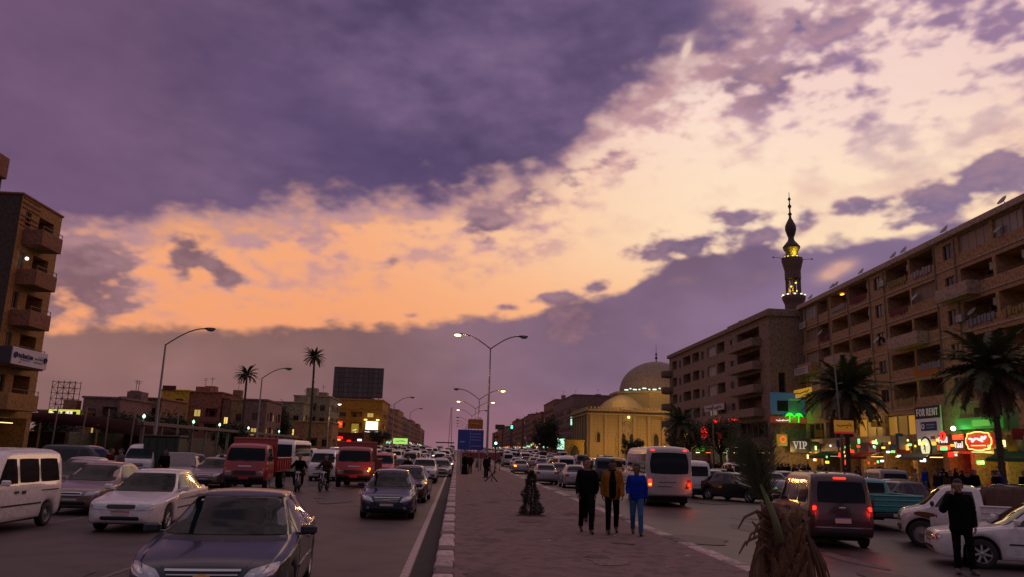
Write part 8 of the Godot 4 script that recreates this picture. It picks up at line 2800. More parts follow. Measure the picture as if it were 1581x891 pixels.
	# low pink hoarding across the median
	var ph := thing("site_barrier", "low pink red barrier across the median below the blue sign", "barrier", Vector3(2.6, 0.15 + rise(84), -84))
	for k in 4:
		part("panel", box_mesh(Vector3(-1.5 + k * 1.0, 1.55, 0), Vector3(0.96, 0.62, 0.06), 0.02), cloth("pink hoarding", Color(0.32, 0.09, 0.1)), ph)
	for k in 5:
		part("post", box_mesh(Vector3(-2.0 + k * 1.0, 0.9, -0.06), Vector3(0.06, 1.8, 0.06), 0.01), vm("black"), ph)
	# guyed mast at the vanishing end
	var ms := thing("lattice_mast", "thin lattice radio mast at the end of the avenue", "mast", Vector3(-5.0, 2.5, -560))
	var mm := MB.new()
	for sg in [-1.0, 1.0]:
		mm.box(Vector3(sg * 0.75, 15, 0), Vector3(0.3, 30, 0.3), Basis(Vector3.BACK, sg * 0.03))
	for k in 14:
		mm.box(Vector3(0, 1 + k * 2.1, 0), Vector3(2.0 - k * 0.08, 0.14, 0.14), Basis(Vector3.BACK, 0.5 if k % 2 else -0.5))
	part("lattice", mm.done(), vm("black"), ms)
	part("platform", box_mesh(Vector3(-3.5, 5.4, 0), Vector3(13, 0.8, 0.8), 0.1), vm("black"), ms)
	# three crossed sticks on the median
	var sk := thing("stick_prop", "crossed wooden sticks propping a young sapling on the median", "plant prop", Vector3(2.42, 0.15, -54))
	var sm := MB.new(true)
	sm.tube([Vector3(-0.45, 0, 0.1), Vector3(0.1, 0.55, 0), Vector3(0.35, 1.05, -0.1)], [0.04, 0.035, 0.02], 6)
	sm.tube([Vector3(0.4, 0, 0.1), Vector3(-0.02, 0.5, 0), Vector3(-0.2, 0.95, 0)], [0.045, 0.035, 0.02], 6)
	sm.tube([Vector3(0.0, 0, -0.3), Vector3(0.1, 0.6, 0.05), Vector3(0.3, 0.7, 0.2)], [0.03, 0.025, 0.015], 6)
	part("stick", sm.done(), rough_mat("tree bark", Color(0.07, 0.05, 0.04), 0.95), sk)
	# pole with the small yellow sign before the brown block
	var yp := thing("sign_pole", "tall thin pole carrying a small yellow and red sign", "sign pole", Vector3(27.0, 0.12, -54.0))
	var ym := MB.new(true)
	ym.tube([Vector3.ZERO, Vector3(0, 4.0, 0), Vector3(-0.25, 9.6, 0)], [0.1, 0.08, 0.05], 8)
	part("pole", ym.done(), mat("lamp steel", Color(0.13, 0.115, 0.115), 0.45, 0.5), yp)
	part("board", box_mesh(Vector3(0.15, 4.5, 0.12), Vector3(1.4, 0.8, 0.12), 0.02), glow("mustard lit face", srgb(214, 140, 20), 0.3), yp)
	part("red_edge", box_mesh(Vector3(0.15, 4.04, 0.12), Vector3(1.4, 0.14, 0.13), 0.02), glow("red edge", srgb(200, 30, 20), 0.4), yp)
	add_script(yp, 1.1, 0.4, Transform3D(Basis.IDENTITY, Vector3(0.15, 4.55, 0.19)), mat("red print", Color(0.3, 0.03, 0.02), 0.6), 81, 0.035)
	var pp := thing("utility_pole", "thin grey pole before the dark block, left of the red bulbs", "pole", Vector3(27.0, 0.2, -82.0))
	var pm := MB.new(true)
	pm.tube([Vector3.ZERO, Vector3(0, 8.5, 0)], [0.09, 0.05], 8)
	part("pole", pm.done(), mat("lamp steel", Color(0.13, 0.115, 0.115), 0.45, 0.5), pp)
	# row of pale columns and a beam along the left pavement
	var pg := thing("colonnade", "row of thin pale columns carrying a beam along the left pavement", "colonnade", Vector3(-25.5, 0.12, -66))
	var cmesh := box_mesh(Vector3(0, 1.65, 0), Vector3(0.26, 3.3, 0.26), 0.03)
	for k in 16:
		part("column", cmesh, rough_mat("tan column", Color(0.24, 0.19, 0.16), 0.9, 0.6, 0.4, 0.4), pg).position = Vector3(0, 0, -k * 4.0)
	part("beam", box_mesh(Vector3(0, 3.45, -31), Vector3(0.5, 0.3, 63), 0.03), rough_mat("tan column", Color(0.24, 0.19, 0.16), 0.9), pg)
	part("back_wall", box_mesh(Vector3(-5.6, 1.3, -31), Vector3(0.3, 2.6, 63), 0.03), rough_mat("dark render", Color(0.1, 0.075, 0.065), 0.95), pg)
	for k in 5:
		var gl := thing("green_lamp_post", ["white green lamp on a short post left of the parked hatch", "white green lamp on a short post above the red lorry's left", "white green lamp post behind the red lorry", "white green lamp post right of the red lorry", "white green lamp post before the grey green house"][k], "lamp post", Vector3(-25.9, 0.12, [-67.0, -79.4, -88.0, -100.0, -117.0][k]))
		var lp := MB.new(true)
		lp.tube([Vector3.ZERO, Vector3(0, 3.9, 0)], [0.07, 0.05], 8)
		part("pole", lp.done(), vm("black"), gl)
		var lb := MB.new(true)
		lb.lathe([Vector2(0, -0.2), Vector2(0.09, -0.1), Vector2(0.13, 0), Vector2(0.09, 0.1), Vector2(0, 0.2)], Vector3(0, 4.05, 0), 10)
		part("globe", lb.done(), glow("green white globe", srgb(190, 255, 215), 2.2), gl)
		lamp_at("globe_light", gl.position + Vector3(0.0, 4.05, 0.0), srgb(150, 255, 190), 1.2, 0.15)
	# thin leaning stakes of the planted strip at the left
	for k in 6:
		var sp := thing("planting_stake", "%s pale leaning stake before the dark canopy, counted from the left" % ["first", "second", "third", "fourth", "fifth", "sixth"][k], "stake", Vector3(-29.5 + k * 1.25, 0.12, -60.0 - k * 1.5), 0.0, "pale stakes along the left pavement")
		var stm := MB.new(true)
		stm.tube([Vector3.ZERO, Vector3(0.05 + 0.08 * sin(k * 2.1), 2.6, 0), Vector3(0.1 + 0.16 * sin(k * 2.1), 4.4, 0)], [0.07, 0.06, 0.045], 6)
		part("stake", stm.done(), rough_mat("tan column", Color(0.24, 0.19, 0.16), 0.9), sp)
	# dark green rubbish container by the tall left lamp
	var bn := thing("rubbish_container", "dark green rubbish container beside the tall left lamp", "container", Vector3(-17.3, 0.0, -48.5))
	var bx := MB.new()
	bx.bevel(Vector3(0, 1.35, 0), Vector3(2.0, 2.1, 1.5), 0.06)
	bx.bevel(Vector3(0, 2.46, 0), Vector3(2.1, 0.14, 1.6), 0.04)
	for k in 4:
		bx.bevel(Vector3(-0.75 + k * 0.5, 1.35, 0.78), Vector3(0.08, 1.9, 0.06), 0.01)
	part("body", bx.done(), rough_mat("container green", Color(0.025, 0.045, 0.03), 0.6, 0.6, 0.5, 0.3), bn)
	part("feet", boxes_mesh([[Vector3(-0.8, 0.15, 0), Vector3(0.2, 0.3, 1.2)], [Vector3(0.8, 0.15, 0), Vector3(0.2, 0.3, 1.2)]]), vm("black"), bn)
	# low pale wall seen above the parked cars
	var lw := thing("low_wall", "low tan wall with square piers behind the dark parked car at the left", "wall", Vector3(-23.2, 0.12, -46.0))
	part("wall", box_mesh(Vector3(0, 0.5, -6), Vector3(0.25, 1.0, 14), 0.03), rough_mat("tan column", Color(0.24, 0.19, 0.16), 0.9), lw)
	for k in 4:
		part("pier", box_mesh(Vector3(0, 0.7, 0.9 - k * 4.6), Vector3(0.45, 1.4, 0.45), 0.03), rough_mat("tan column", Color(0.24, 0.19, 0.16), 0.9), lw)

# ---------------------------------------------------------------- traffic and people in place
var taken := []      # x, d of vehicles set by hand

func set_car(kind: String, col: Material, x: float, d: float, turn: float, label: String, category := "car", group := "", called := "") -> Node3D:
	taken.append(Vector2(x, d))
	return park(kind, col, Vector3(x, rise(d), -d), turn, label, category, group, called)

func build_traffic() -> void:
	var white := paint("white paint", Color(0.66, 0.64, 0.63), 0.0)
	var silver := paint("silver paint", Color(0.34, 0.32, 0.33), 0.5)
	var pearl := paint("pale lilac white paint", Color(0.72, 0.69, 0.68), 0.0)
	var navy := paint("navy paint", Color(0.012, 0.017, 0.045), 0.3, 0.25)
	var slate := paint("slate blue paint", Color(0.02, 0.03, 0.044), 0.3, 0.3)
	var maroon := paint("maroon paint", Color(0.03, 0.006, 0.008), 0.2)
	var red := paint("lorry red paint", Color(0.3, 0.004, 0.012), 0.0, 0.4)
	var tan := paint("tan paint", Color(0.24, 0.16, 0.14), 0.3)
	var black := paint("black paint", Color(0.012, 0.012, 0.013), 0.2, 0.25)
	var teal := paint("teal paint", Color(0.02, 0.24, 0.24), 0.0, 0.45)
	var yellow := paint("taxi yellow paint", Color(0.5, 0.24, 0.02), 0.0)
	var ash := paint("grey paint", Color(0.12, 0.11, 0.115), 0.4)
	var beige := paint("dusty beige paint", Color(0.3, 0.22, 0.19), 0.2)
	var crimson := paint("crimson paint", Color(0.42, 0.006, 0.03), 0.1)
	protos.sedan = make_car("saloon_car", sedan_spec(false), white)
	protos.modern = make_car("saloon_car", sedan_spec(true), white)
	protos.front = make_car("saloon_car", front_sedan_spec(), slate)
	protos.minivan = make_car("minivan", van_spec("minivan"), maroon)
	protos.microbus = make_car("microbus", van_spec("microbus"), white)
	protos.bus = make_car("minibus", van_spec("bus"), white)
	protos.truck = make_truck(red)
	protos.pickup = make_pickup(teal)
	protos.small_pickup = make_pickup(teal, true)
	protos.bike = make_motorbike(red)
	for key in ["sedan", "modern"]:
		var p: Node3D = protos[key]
		var ex := [["grille", "front", false, [Vector2(-0.32, 0.55), Vector2(0.32, 0.55), Vector2(0.33, 0.65), Vector2(-0.33, 0.65)], "black" if key == "sedan" else "chrome", 0.016, 0.35]]
		if key == "modern":
			ex.append(["grille_slot", "front", false, qd(-0.28, 0.28, 0.58, 0.622), "black", 0.024, 0.4])
		for it in ex:
			part(it[0], panel_on((p.get_node("body") as MeshInstance3D).mesh.generate_triangle_mesh(), 4.3, it[1], 1.0, it[3], it[5], it[6]), vm(it[4]), p)

	# ---- coming towards the camera on the left
	set_car("front", slate, -3.06, 11.9, 5.0, "dark slate blue saloon nearest the camera, chrome barred grille, amber glint on its roof").scale = Vector3(1.1, 1.0, 1.05)
	var c := set_car("sedan", pearl, -7.75, 21.4, 1.0, "dusty white saloon with a red banded number plate, behind the slate blue saloon")
	c.get_node("plate_band").material_override = vm("plate_red")
	set_car("minivan", pearl, -10.8, 19.4, 0.0, "white minivan with dark side windows cut off by the left edge", "van")
	set_car("modern", tan, -10.9, 25.6, 2.0, "dusty tan saloon tucked between the white minivan and the white saloon")
	set_car("sedan", beige, -13.2, 29.6, 1.0, "beige saloon, the middle of three queued behind the white minivan")
	set_car("sedan", silver, -15.6, 34.6, 2.0, "silver saloon, farthest of the three queued behind the white minivan")
	set_car("modern", tan, -12.2, 41.6, 2.0, "tan brown saloon beside the first red lorry")
	set_car("truck", null, -9.75, 40.2, 1.0, "red dropside lorry with a high front board, between tan saloon and motorcycles", "truck")
	var tr := set_car("truck", paint("brick red paint", Color(0.26, 0.006, 0.008), 0.0, 0.45), -5.55, 46.2, 1.0, "darker red lorry with its orange indicator lit, left of the navy saloon", "truck")
	relamp(tr, ["indicator_lamp"], "blink_lit")
	set_car("front", navy, -2.1, 26.6, 1.5, "shiny navy saloon alone in the lane by the median kerb")
	set_car("modern", maroon, -1.95, 34.4, -2.0, "maroon saloon close behind the navy saloon")
	set_car("microbus", white, -8.5, 53.0, 2.0, "white microbus between the two red lorries", "minibus")
	set_car("bus", white, -12.4, 60.0, 0.0, "white minibus whose roof shows behind the first red lorry's bed", "bus")
	set_car("minivan", crimson, -5.1, 57.5, 0.0, "bright red minivan behind the darker red lorry", "van")
	set_car("sedan", yellow, -6.1, 78.0, 2.0, "yellow taxi behind the bright red minivan", "taxi")
	set_car("modern", black, -4.1, 62.0, 0.0, "black saloon left of the pale pickup in the jam")
	set_car("pickup", white, -2.1, 54.5, 0.0, "pale pickup with a blue tinted windscreen behind the maroon saloon", "pickup truck")
	set_car("sedan", silver, -1.2, 68.0, 0.0, "silver saloon by the median kerb behind the pale pickup")
	set_car("sedan", white, -1.5, 80.0, 0.0, "white saloon by the median kerb, two behind the pale pickup")
	var hl := set_car("modern", black, -1.1, 92.0, 0.0, "dark saloon with headlamps lit by the far median kerb")
	relamp(hl, ["headlight", "headlight_001"], "head_lit")
	# parked along the left pavement
	set_car("minivan", black, -19.2, 42.4, 82.0, "black minivan parked side on before the low tan wall", "van")
	set_car("microbus", white, -18.6, 49.3, 8.0, "white microbus parked left of the green rubbish container", "minibus")
	var hb := set_car("sedan", white, -15.2, 46.0, 10.0, "white saloon with its bonnet raised by the rubbish container")
	var bonnet := part("raised_bonnet", box_mesh(Vector3(0, 0.45, 0), Vector3(1.35, 0.95, 0.05), 0.02), white, hb)
	bonnet.position = Vector3(0, 0.88, 1.0)
	bonnet.rotation.x = 0.7
	set_car("sedan", ash, -17.6, 55.0, 20.0, "grey saloon in the left lane behind the raised bonnet car")
	set_car("modern", silver, -14.6, 51.5, 12.0, "silver saloon behind the tan brown saloon")

	# ---- going away on the right
	set_car("bus", paint("grey beige paint", Color(0.36, 0.32, 0.31), 0.0, 0.4), 9.5, 37.4, 175.0, "large white minibus with an orange rear lamp lit beside the three walkers", "bus")
	var mv := set_car("minivan", maroon, 9.9, 21.3, 171.0, "dark red minivan braking with lit tail lamps at the right", "van")
	for x in [-0.66, 0.66]:
		part("tail_lamp", box_mesh(Vector3(x, 0.96, -1.945), Vector3(0.1, 0.12, 0.04), 0.03), vm("tail_lit"), mv)
	part("brake_lamp", box_mesh(Vector3(0, 1.7, -1.86), Vector3(0.3, 0.05, 0.06), 0.012), vm("tail_lit"), mv)
	part("emblem", boxes_mesh([[Vector3(0, 0.98, -1.965), Vector3(0.16, 0.035, 0.02)], [Vector3(0, 0.98, -1.967), Vector3(0.06, 0.06, 0.02)]], 0.008), vm("chrome"), mv)
	set_car("pickup", teal, 14.25, 27.3, 176.0, "teal pickup seen from behind, right of the dark red minivan", "pickup truck")
	set_car("small_pickup", white, 13.32, 20.53, -118.0, "white pickup crossing side on with rusty front wing and a brown load", "pickup truck")
	var pick: Node3D = get_child(get_child_count() - 1)
	var rust := panel_on((pick.get_node("cab") as MeshInstance3D).mesh.generate_triangle_mesh(), 1.96, "side", 1.0, [Vector2(0.28, 0.82), Vector2(0.8, 0.7), Vector2(0.92, 0.86), Vector2(0.4, 0.92)], 0.004, 0.8)
	var rp := part("rust_patch", rust, rough_mat("rust", Color(0.22, 0.08, 0.025), 0.9, 2.0, 0.5, 0.4), pick)
	rp.position.z = 0.43
	var load_ := thing("pickup_load", "brown mottled load piled in the bed of the white pickup", "cargo", Vector3(14.66, 0.66, -19.82), deg_to_rad(-28.0))
	var lm := MB.new(true)
	var g := RandomNumberGenerator.new()
	g.seed = 12
	var grid := []
	for i in 15:
		var row := []
		for j in 9:
			var e := minf(minf(i, 14 - i), minf(j, 8 - j))
			row.append(Vector3(-1.0 + i * 0.15, (0.3 if e == 0 else 0.88 + g.randf_range(-0.05, 0.07)), -0.74 + j * 0.185))
		grid.append(row)
	for i in 14:
		for j in 8:
			lm.quad(grid[i][j], grid[i + 1][j], grid[i + 1][j + 1], grid[i][j + 1])
	lm.smooth(false)
	lm.box(Vector3(0.05, 0.2, 0), Vector3(2.1, 0.4, 1.5))
	part("sacks", lm.done(), rough_mat("brown sacking", Color(0.12, 0.062, 0.04), 0.95, 2.2, 0.7, 2.0), load_)
	set_car("sedan", white, 12.58, 16.63, -112.0, "white saloon side on at the lower right corner, behind the phoning man")
	var wv := set_car("microbus", white, 12.85, 44.0, 178.0, "white microbus close on the right of the large minibus", "minibus")
	relamp(wv, ["taillight"], "tail_lit")
	set_car("modern", black, 14.6, 40.6, 32.0, "black saloon standing askew behind the young palm's leaves")
	set_car("sedan", silver, 6.35, 57.4, 180.0, "silver saloon nearest the median in the right carriageway, seen from behind")
	var s2 := set_car("modern", silver, 7.75, 52.4, 178.0, "silver white saloon right of and nearer than the one by the median")
	relamp(s2, [], "tail")
	var dk := set_car("modern", black, 8.1, 63.0, 180.0, "black saloon with lit red lamps between the two silver saloons")
	relamp(dk, ["taillight", "taillight_001"], "tail_lit")
	var fr := set_car("sedan", silver, 6.7, 84.0, 180.0, "silver saloon with a glaring orange brake lamp by the far median kerb")
	relamp(fr, ["taillight"], "blink_lit")
	set_car("microbus", navy, 10.9, 60.0, 180.0, "dark blue microbus behind the walker in black", "minibus")
	set_car("microbus", yellow, 13.6, 70.0, 180.0, "yellow microbus between the walkers' heads", "minibus")
	set_car("microbus", white, 9.7, 72.0, 180.0, "white microbus far behind the silver saloons", "minibus")
	# parked and waiting on the service side
	for q in [["sedan", "dark green paint", Color(0.02, 0.035, 0.03), 18.6, 33.0, -80.0, "dark green saloon beyond the teal pickup's cab"], ["modern", "silver paint", null, 17.2, 25.0, -82.0, "silver saloon nosing out behind the white pickup"],
		["sedan", "white paint", null, 20.6, 26.6, -95.0, "white saloon beyond the brown load at the right edge"], ["modern", "black paint", null, 20.8, 36.0, 96.0, "black saloon parked between teal pickup and far pavement"],
		["minivan", "grey paint", null, 22.6, 41.0, 170.0, "grey minivan parked before the yellow lit shops"], ["sedan", "black paint", null, 23.6, 33.0, 178.0, "black saloon parked below the big shaggy palm"], ["modern", "grey paint", null, 22.4, 49.0, 176.0, "grey saloon parked before the small red sign"],
		["sedan", "white paint", null, 23.2, 56.0, 184.0, "white saloon parked beside the small yellow sign pole"], ["modern", "silver paint", null, 18.6, 46.5, 172.0, "silver saloon behind the black saloon standing askew"], ["sedan", "silver paint", null, 16.8, 52.0, 176.0, "silver saloon right of the white microbus by the big minibus"],
		["sedan", "maroon paint", null, 19.4, 58.0, 180.0, "maroon saloon before the black VIP sign"], ["minivan", "white paint", null, 23.4, 66.0, 180.0, "white minivan parked before the green neon palms"], ["sedan", "black paint", null, 23.2, 75.0, 182.0, "black saloon parked before the long sign with red bulbs"]]:
		set_car(q[0], paint(q[1], q[2] if q[2] else Color.WHITE), q[3], q[4], q[5], q[6], "van" if q[0] == "minivan" else "car")
	# ---- the far jam, one mesh each
	var flat := {}
	for k in ["sedan", "modern", "minivan", "microbus"]:
		flat[k] = plain_copy(protos[k])
	var lit_flat := {}
	for k in ["sedan", "modern"]:
		var p: Node3D = protos[k].duplicate()
		relamp(p, ["headlight", "headlight_001"], "head_lit")
		lit_flat[k + "h"] = plain_copy(p)
		relamp(p, ["headlight", "headlight_001"], "lamp")
		relamp(p, ["taillight", "taillight_001"], "tail_lit")
		lit_flat[k + "t"] = plain_copy(p)
		p.free()
	var cols := [[white, "white"], [silver, "silver"], [black, "black"], [ash, "grey"], [maroon, "maroon"], [pearl, "pale"], [navy, "navy"], [beige, "beige"], [yellow, "yellow"]]
	var idx := [0, 0, 0, 0, 0, 0]
	for side in [0, 1]:
		var lanes: Array = [-1.9, -5.2, -8.5, -11.8, -15.1, -18.2] if side == 0 else [7.6, 10.9, 14.2, 17.6, 21.2]
		idx.fill(0)
		for l in lanes.size():
			var d: float = 58.0 + g.randf_range(0.0, 5.0)
			while d < 270.0:
				var x: float = lanes[l] + g.randf_range(-0.4, 0.4)
				var free_ := true
				for q in taken:
					if absf(q.x - x) < 2.2 and absf(q.y - d) < 5.4:
						free_ = false
						break
				if free_ and g.randf() < 0.88:
					var kind: String = ["sedan", "modern", "sedan", "minivan", "modern", "microbus"][g.randi() % 6]
					var cc: Array = cols[[0, 0, 0, 1, 1, 2, 2, 3, 4, 5, 5, 6, 7, 8][g.randi() % 14]]
					var on := kind in ["sedan", "modern"] and g.randf() < (0.1 if side == 0 else 0.16)
					var m: ArrayMesh = lit_flat[kind + ("h" if side == 0 else "t")] if on else flat[kind]
					var noun: String = {"sedan": "saloon", "modern": "saloon", "minivan": "minivan", "microbus": "microbus"}[kind]
					var o := part({"sedan": "saloon_car", "modern": "saloon_car", "minivan": "minivan", "microbus": "microbus"}[kind], m, null, self)
					o.set_surface_override_material(0, cc[0])
					o.position = Vector3(x, rise(d), -d)
					o.rotation.y = (0.0 if side == 0 else PI) + g.randf_range(-0.06, 0.06)
					tag(o, "far %s %s%s, %s in the %s lane from the median, %s jam" % [cc[1], noun, " with lamps lit" if on else "", nth(idx[l] + 1), nth(l + 1), "oncoming" if side == 0 else "departing"], {"saloon": "car", "minivan": "van", "microbus": "minibus"}[noun], "far vehicles in the %s jam" % ("oncoming" if side == 0 else "departing"))
					idx[l] += 1
				d += {0: 6.4, 1: 6.9, 2: 7.6}[g.randi() % 3] + g.randf_range(0.0, 1.6) + d * 0.012
	# a few real lamps on the road that throw their light
	lamp_at("bus_lamp_light", Vector3(10.05, 0.95, -33.7), srgb(255, 90, 30), 0.16, 0.1)
	lamp_at("minivan_lamp_light", Vector3(8.85, 0.9, -19.1), srgb(255, 40, 20), 0.1, 0.08)
	lamp_at("minivan_lamp_light", Vector3(10.3, 0.9, -18.95), srgb(255, 40, 20), 0.1, 0.08)
	lamp_at("lorry_lamp_light", Vector3(-4.7, 1.0, -42.7), srgb(255, 150, 50), 0.4, 0.08)

func build_people() -> void:
	var skin := mat("skin", Color(0.24, 0.13, 0.085), 0.6)
	var skin2 := mat("darker skin", Color(0.13, 0.07, 0.045), 0.6)
	var hair := mat("black hair", Color(0.008, 0.007, 0.007), 0.75)
	var blk := cloth("black cloth", Color(0.008, 0.008, 0.009))
	var char_ := cloth("charcoal cloth", Color(0.018, 0.016, 0.016))
	var shoe := mat("dark shoe", Color(0.012, 0.011, 0.011), 0.45)
	var brown := cloth("brown jacket", Color(0.3, 0.125, 0.02))
	var blue := cloth("blue pullover", Color(0.008, 0.035, 0.33))
	var jeans := cloth("denim", Color(0.05, 0.125, 0.26))
	var p1 := walk_pose(0.34, 0)
	p1.yaw = 0.6
	p1.el[1] += Vector3(0.0, 0.0, -0.04)
	var w1 := make_person(p1, {"skin": skin, "top": blk, "legs": blk, "shoes": shoe, "hair": hair, "loose": 0.018})
	var p2 := walk_pose(0.22, 1)
	p2.nod = 0.3
	p2.head += Vector3(0, -0.01, 0.03)
	var w2 := make_person(p2, {"skin": skin2, "top": brown, "shirt": blk, "collar": blk, "legs": blk, "shoes": shoe, "hair": hair, "loose": 0.03, "jacket_len": 0.07})
	var p3 := walk_pose(0.3, 0)
	p3.yaw = -0.35
	p3.wr[1] = Vector3(-0.2, 0.98, 0.2)
	p3.el[1] = Vector3(-0.225, 1.12, -0.03)
	var w3 := make_person(p3, {"skin": skin2, "top": blue, "legs": jeans, "shoes": shoe, "hair": hair, "loose": 0.026})
	var p4 := stand_pose()
	p4.el[1] = Vector3(-0.3, 1.18, 0.1)
	p4.wr[1] = Vector3(-0.14, 1.45, 0.2)
	p4.hd1 = Vector3(0.12, 0.9, -0.1)
	p4.palm1 = Vector3(0.8, 0, -0.6)
	p4.thumb1 = Vector3(-0.3, 0.2, -0.9)
	p4.curl1 = 0.8
	p4.yaw = -0.35
	p4.nod = 0.12
	p4.kn[0] += Vector3(0.02, 0, 0.06)
	p4.an[0] += Vector3(0.03, 0, 0.08)
	p4.toe[0] += Vector3(0.04, 0, 0.08)
	var w4 := make_person(p4, {"skin": skin, "top": blk, "legs": blk, "shoes": mat("scuffed shoe", Color(0.06, 0.055, 0.05), 0.5), "hair": hair, "loose": 0.034, "jacket_len": 0.12, "collar": char_})
	var p5 := stand_pose()
	var w5 := make_person(p5, {"skin": skin, "top": char_, "legs": blk, "shoes": shoe, "hair": hair, "loose": 0.024})
	var w6 := make_person(stand_pose(), {"skin": skin, "top": blk, "legs": blk, "shoes": shoe, "hair": blk, "robe": true, "scarf": true, "loose": 0.03})
	# riders sit: hips on the seat, hands on the bar
	var ps := stand_pose()
	ps.pelvis = Vector3(0, 0.93, -0.28)
	ps.chest = Vector3(0, 1.27, -0.18)
	ps.neck = Vector3(0, 1.46, -0.14)
	ps.head = Vector3(0, 1.6, -0.1)
	for i in 2:
		var s := 1.0 if i == 0 else -1.0
		ps.sh[i] = Vector3(s * 0.16, 1.37, -0.15)
		ps.el[i] = Vector3(s * 0.33, 1.14, 0.02)
		ps.wr[i] = Vector3(s * 0.34, 1.06, 0.2)
		ps["hd%d" % i] = Vector3(0, -0.1, 1)
		ps["palm%d" % i] = Vector3(0, -1, 0)
		ps["thumb%d" % i] = Vector3(-s, 0, 0)
		ps.hip[i] = Vector3(s * 0.1, 0.9, -0.26)
		ps.kn[i] = Vector3(s * 0.2, 0.72, 0.14)
		ps.an[i] = Vector3(s * 0.18, 0.36, -0.04)
		ps.toe[i] = Vector3(s * 0.19, 0.3, 0.13)
	ps.curl = 1.2
	var w7 := make_person(ps, {"skin": skin, "top": blk, "legs": char_, "shoes": shoe, "hair": hair, "loose": 0.03})
	var place := func(p: Node3D, x: float, d: float, y: float, turn: float, label: String, scale_ := 1.0, look := {}, group := "") -> Node3D:
		var c: Node3D = p.duplicate()
		c.name = numbered("person")
		add_child(c)
		c.position = Vector3(x, y + rise(d), -d)
		c.rotation.y = deg_to_rad(turn)
		c.scale = Vector3.ONE * scale_
		tag(c, label, "person", group)
		recolor(c, look)
		return c
	place.call(w1, 3.36, 20.4, 0.15, -4.0, "person in black walking towards the camera, leftmost of the three walkers", 1.07)
	place.call(w2, 4.03, 20.4, 0.15, -8.0, "person in an open brown jacket and black trousers, middle of the three walkers", 1.06)
	place.call(w3, 4.62, 20.2, 0.15, -14.0, "person in blue pullover and jeans, rightmost of the three walkers", 1.0)
	place.call(w1, 3.95, 23.4, 0.15, 170.0, "dark figure half hidden behind the walkers in black and brown", 1.0)
	var slip := thing("paper_slip", "small white paper held by the walker in the blue pullover", "paper", Vector3(4.62, 0.15, -20.2), deg_to_rad(-14.0))
	part("sheet", box_mesh(Vector3(-0.215, 0.96, 0.34), Vector3(0.03, 0.1, 0.07), 0.004), mat("sticker", Color(0.75, 0.75, 0.75), 0.6), slip)
	place.call(w4, 10.13, 15.55, 0.0, -22.0, "person in black standing by the white saloon with a hand raised to the face", 1.04)
	var ph := thing("mobile_phone", "dark phone held to the face of the person by the white saloon", "phone", Vector3(10.13, 0.0, -15.55), deg_to_rad(-22.0))
	part("casing", box_mesh(Vector3(-0.125, 1.65, 0.14), Vector3(0.02, 0.14, 0.07), 0.006), vm("black"), ph)
	# riders
	var bk := 0
	for q in [[-7.45, 38.6, 4.0, "black motorcycle, the left one of the pair beside the red lorry", "person riding the left motorcycle of the pair", red_or("black paint")], [-6.35, 39.4, -6.0, "dark red motorcycle, the right one of the pair beside the red lorry", "person in a brown top riding the right motorcycle of the pair", red_or("maroon paint")], [-2.95, 49.0, 0.0, "black motorcycle with lit lamp in front of the pale pickup", "person riding the motorcycle before the pale pickup", red_or("black paint")]]:
		var b := park("bike", q[5], Vector3(q[0], 0, -q[1]), q[2], q[3], "motorcycle")
		if bk == 2:
			relamp(b, ["headlight"], "head_lit")
		place.call(w7, q[0], q[1], 0.0, q[2], q[4], 1.0, {"top": [blk, cloth("dull brown cloth", Color(0.06, 0.03, 0.02)), char_][bk]})
		bk += 1
	# people on the median and by the parked cars
	place.call(w6, 0.75, 69.5, 0.15, 20.0, "robed figure in black standing on the far median edge, left of the blue sign", 1.0)
	place.call(w5, 1.25, 71.5, 0.15, 200.0, "person in dark clothes beside the robed figure on the median", 1.0)
	place.call(w5, 2.3, 61.0, 0.15, 160.0, "person standing at the foot of the nearest median lamp", 1.0)
	place.call(w5, 3.4, 82.0, 0.15, 90.0, "dark figure by the pink barrier on the median", 1.0)
	place.call(w1, -16.4, 39.0, 0.0, 60.0, "person in dark red top by the raised bonnet", 1.0, {"top": cloth("dark red cloth", Color(0.08, 0.01, 0.01))})
	place.call(w5, -15.7, 38.5, 0.0, -40.0, "person in a mottled grey blue top by the raised bonnet", 1.0, {"top": cloth("grey blue cloth", Color(0.1, 0.11, 0.16))})
	place.call(w3, -14.3, 40.2, 0.0, 30.0, "person in black leaning by the tan brown saloon", 1.0, {"top": blk, "legs": blk})
	# the crowd on the right pavement
	var g := RandomNumberGenerator.new()
	g.seed = 23
	var kinds := [w1, w5, w3, w6, w2, w5]
	var tops := [blk, char_, cloth("dark red cloth", Color(0.08, 0.01, 0.01)), cloth("grey blue cloth", Color(0.1, 0.11, 0.16)), cloth("pale cloth", Color(0.3, 0.27, 0.24)), cloth("dull brown cloth", Color(0.06, 0.03, 0.02)), blue]
	var words := ["black", "charcoal", "dark red", "grey blue", "pale", "dull brown", "blue"]
	var crowd := []
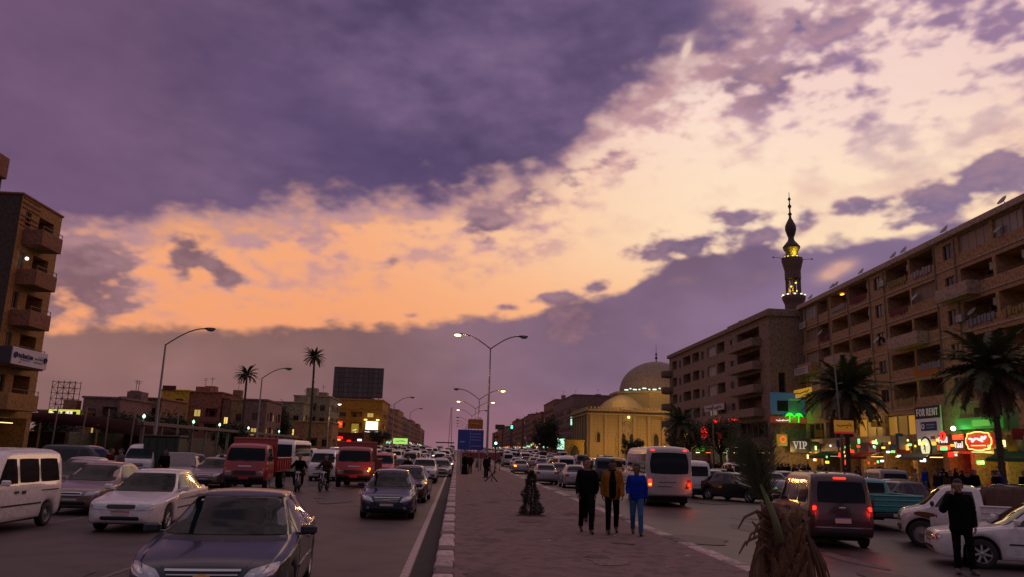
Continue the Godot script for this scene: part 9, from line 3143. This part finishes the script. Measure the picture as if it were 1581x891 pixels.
	for k in 120:
		var d := g.randf_range(36.0, 92.0)
		var x := g.randf_range(25.4, 36.0) if k % 4 else g.randf_range(18.0, 25.0)
		var free_ := true
		for q in taken:
			if absf(q.x - x) < 1.6 and absf(q.y - d) < 3.0:
				free_ = false
		if not free_:
			continue
		var i: int = [0, 0, 1, 1, 0, 2, 3, 4, 5, 6, 1][g.randi() % 11]
		var who: Node3D = place.call(kinds[k % 6], x, d, 0.12 if x > 26.0 else 0.0, g.randf_range(0, 360), "person in a %s top among the crowd before the lit shops" % words[i], g.randf_range(0.94, 1.04), {"top": tops[i], "legs": [blk, char_, jeans][k % 3]}, "people in the crowd before the lit shops")
		crowd.append([x / d, who, words[i]])
	crowd.sort_custom(func(a, b): return a[0] < b[0])
	for k in crowd.size():
		crowd[k][1].set_meta("label", "person in a %s top, %s from the left in the shop crowd" % [crowd[k][2], nth(k + 1)])

func red_or(key: String) -> Material:
	return mats[key]

# ---------------------------------------------------------------- the scene
const SKY_W := 4096

func _ready() -> void:
	R.seed = 7
	var cam := Camera3D.new()
	cam.name = "camera"
	cam.fov = 40.73
	cam.near = 0.1
	cam.far = 4000.0
	add_child(cam)
	cam.basis = Basis(Vector3.UP, deg_to_rad(-3.63)) * Basis(Vector3.RIGHT, deg_to_rad(11.95)) * Basis(Vector3.BACK, deg_to_rad(1.7))
	cam.position = Vector3(0, 2.08, 0)
	cam.current = true
	var env := Environment.new()
	env.background_mode = Environment.BG_SKY
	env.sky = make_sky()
	env.background_energy_multiplier = 1.0
	env.tonemap_mode = Environment.TONE_MAPPER_LINEAR
	env.tonemap_exposure = 1.0
	env.sdfgi_enabled = true
	env.ssao_enabled = true
	env.ssil_enabled = true
	var we := WorldEnvironment.new()
	we.name = "world_environment"
	we.environment = env
	add_child(we)
	# the sun has gone down behind the clouds ahead: only a faint warm afterglow is left of it
	var sun := DirectionalLight3D.new()
	sun.name = "sun"
	sun.light_color = srgb(255, 190, 130)
	sun.light_energy = 0.03
	sun.light_angular_distance = 12.0
	sun.sky_mode = DirectionalLight3D.SKY_MODE_LIGHT_ONLY
	sun.shadow_enabled = true
	sun.rotation = Vector3(deg_to_rad(-12.0), deg_to_rad(180.0 - 26.0), 0)
	add_child(sun)
	build_all()

func build_all() -> void:
	build_ground()
	build_right_block()
	build_second_block()
	build_mosque()
	build_minaret()
	build_left_tower()
	build_left_rows()
	build_furniture()
	build_plants()
	build_near_palm()
	build_traffic()
	build_people()
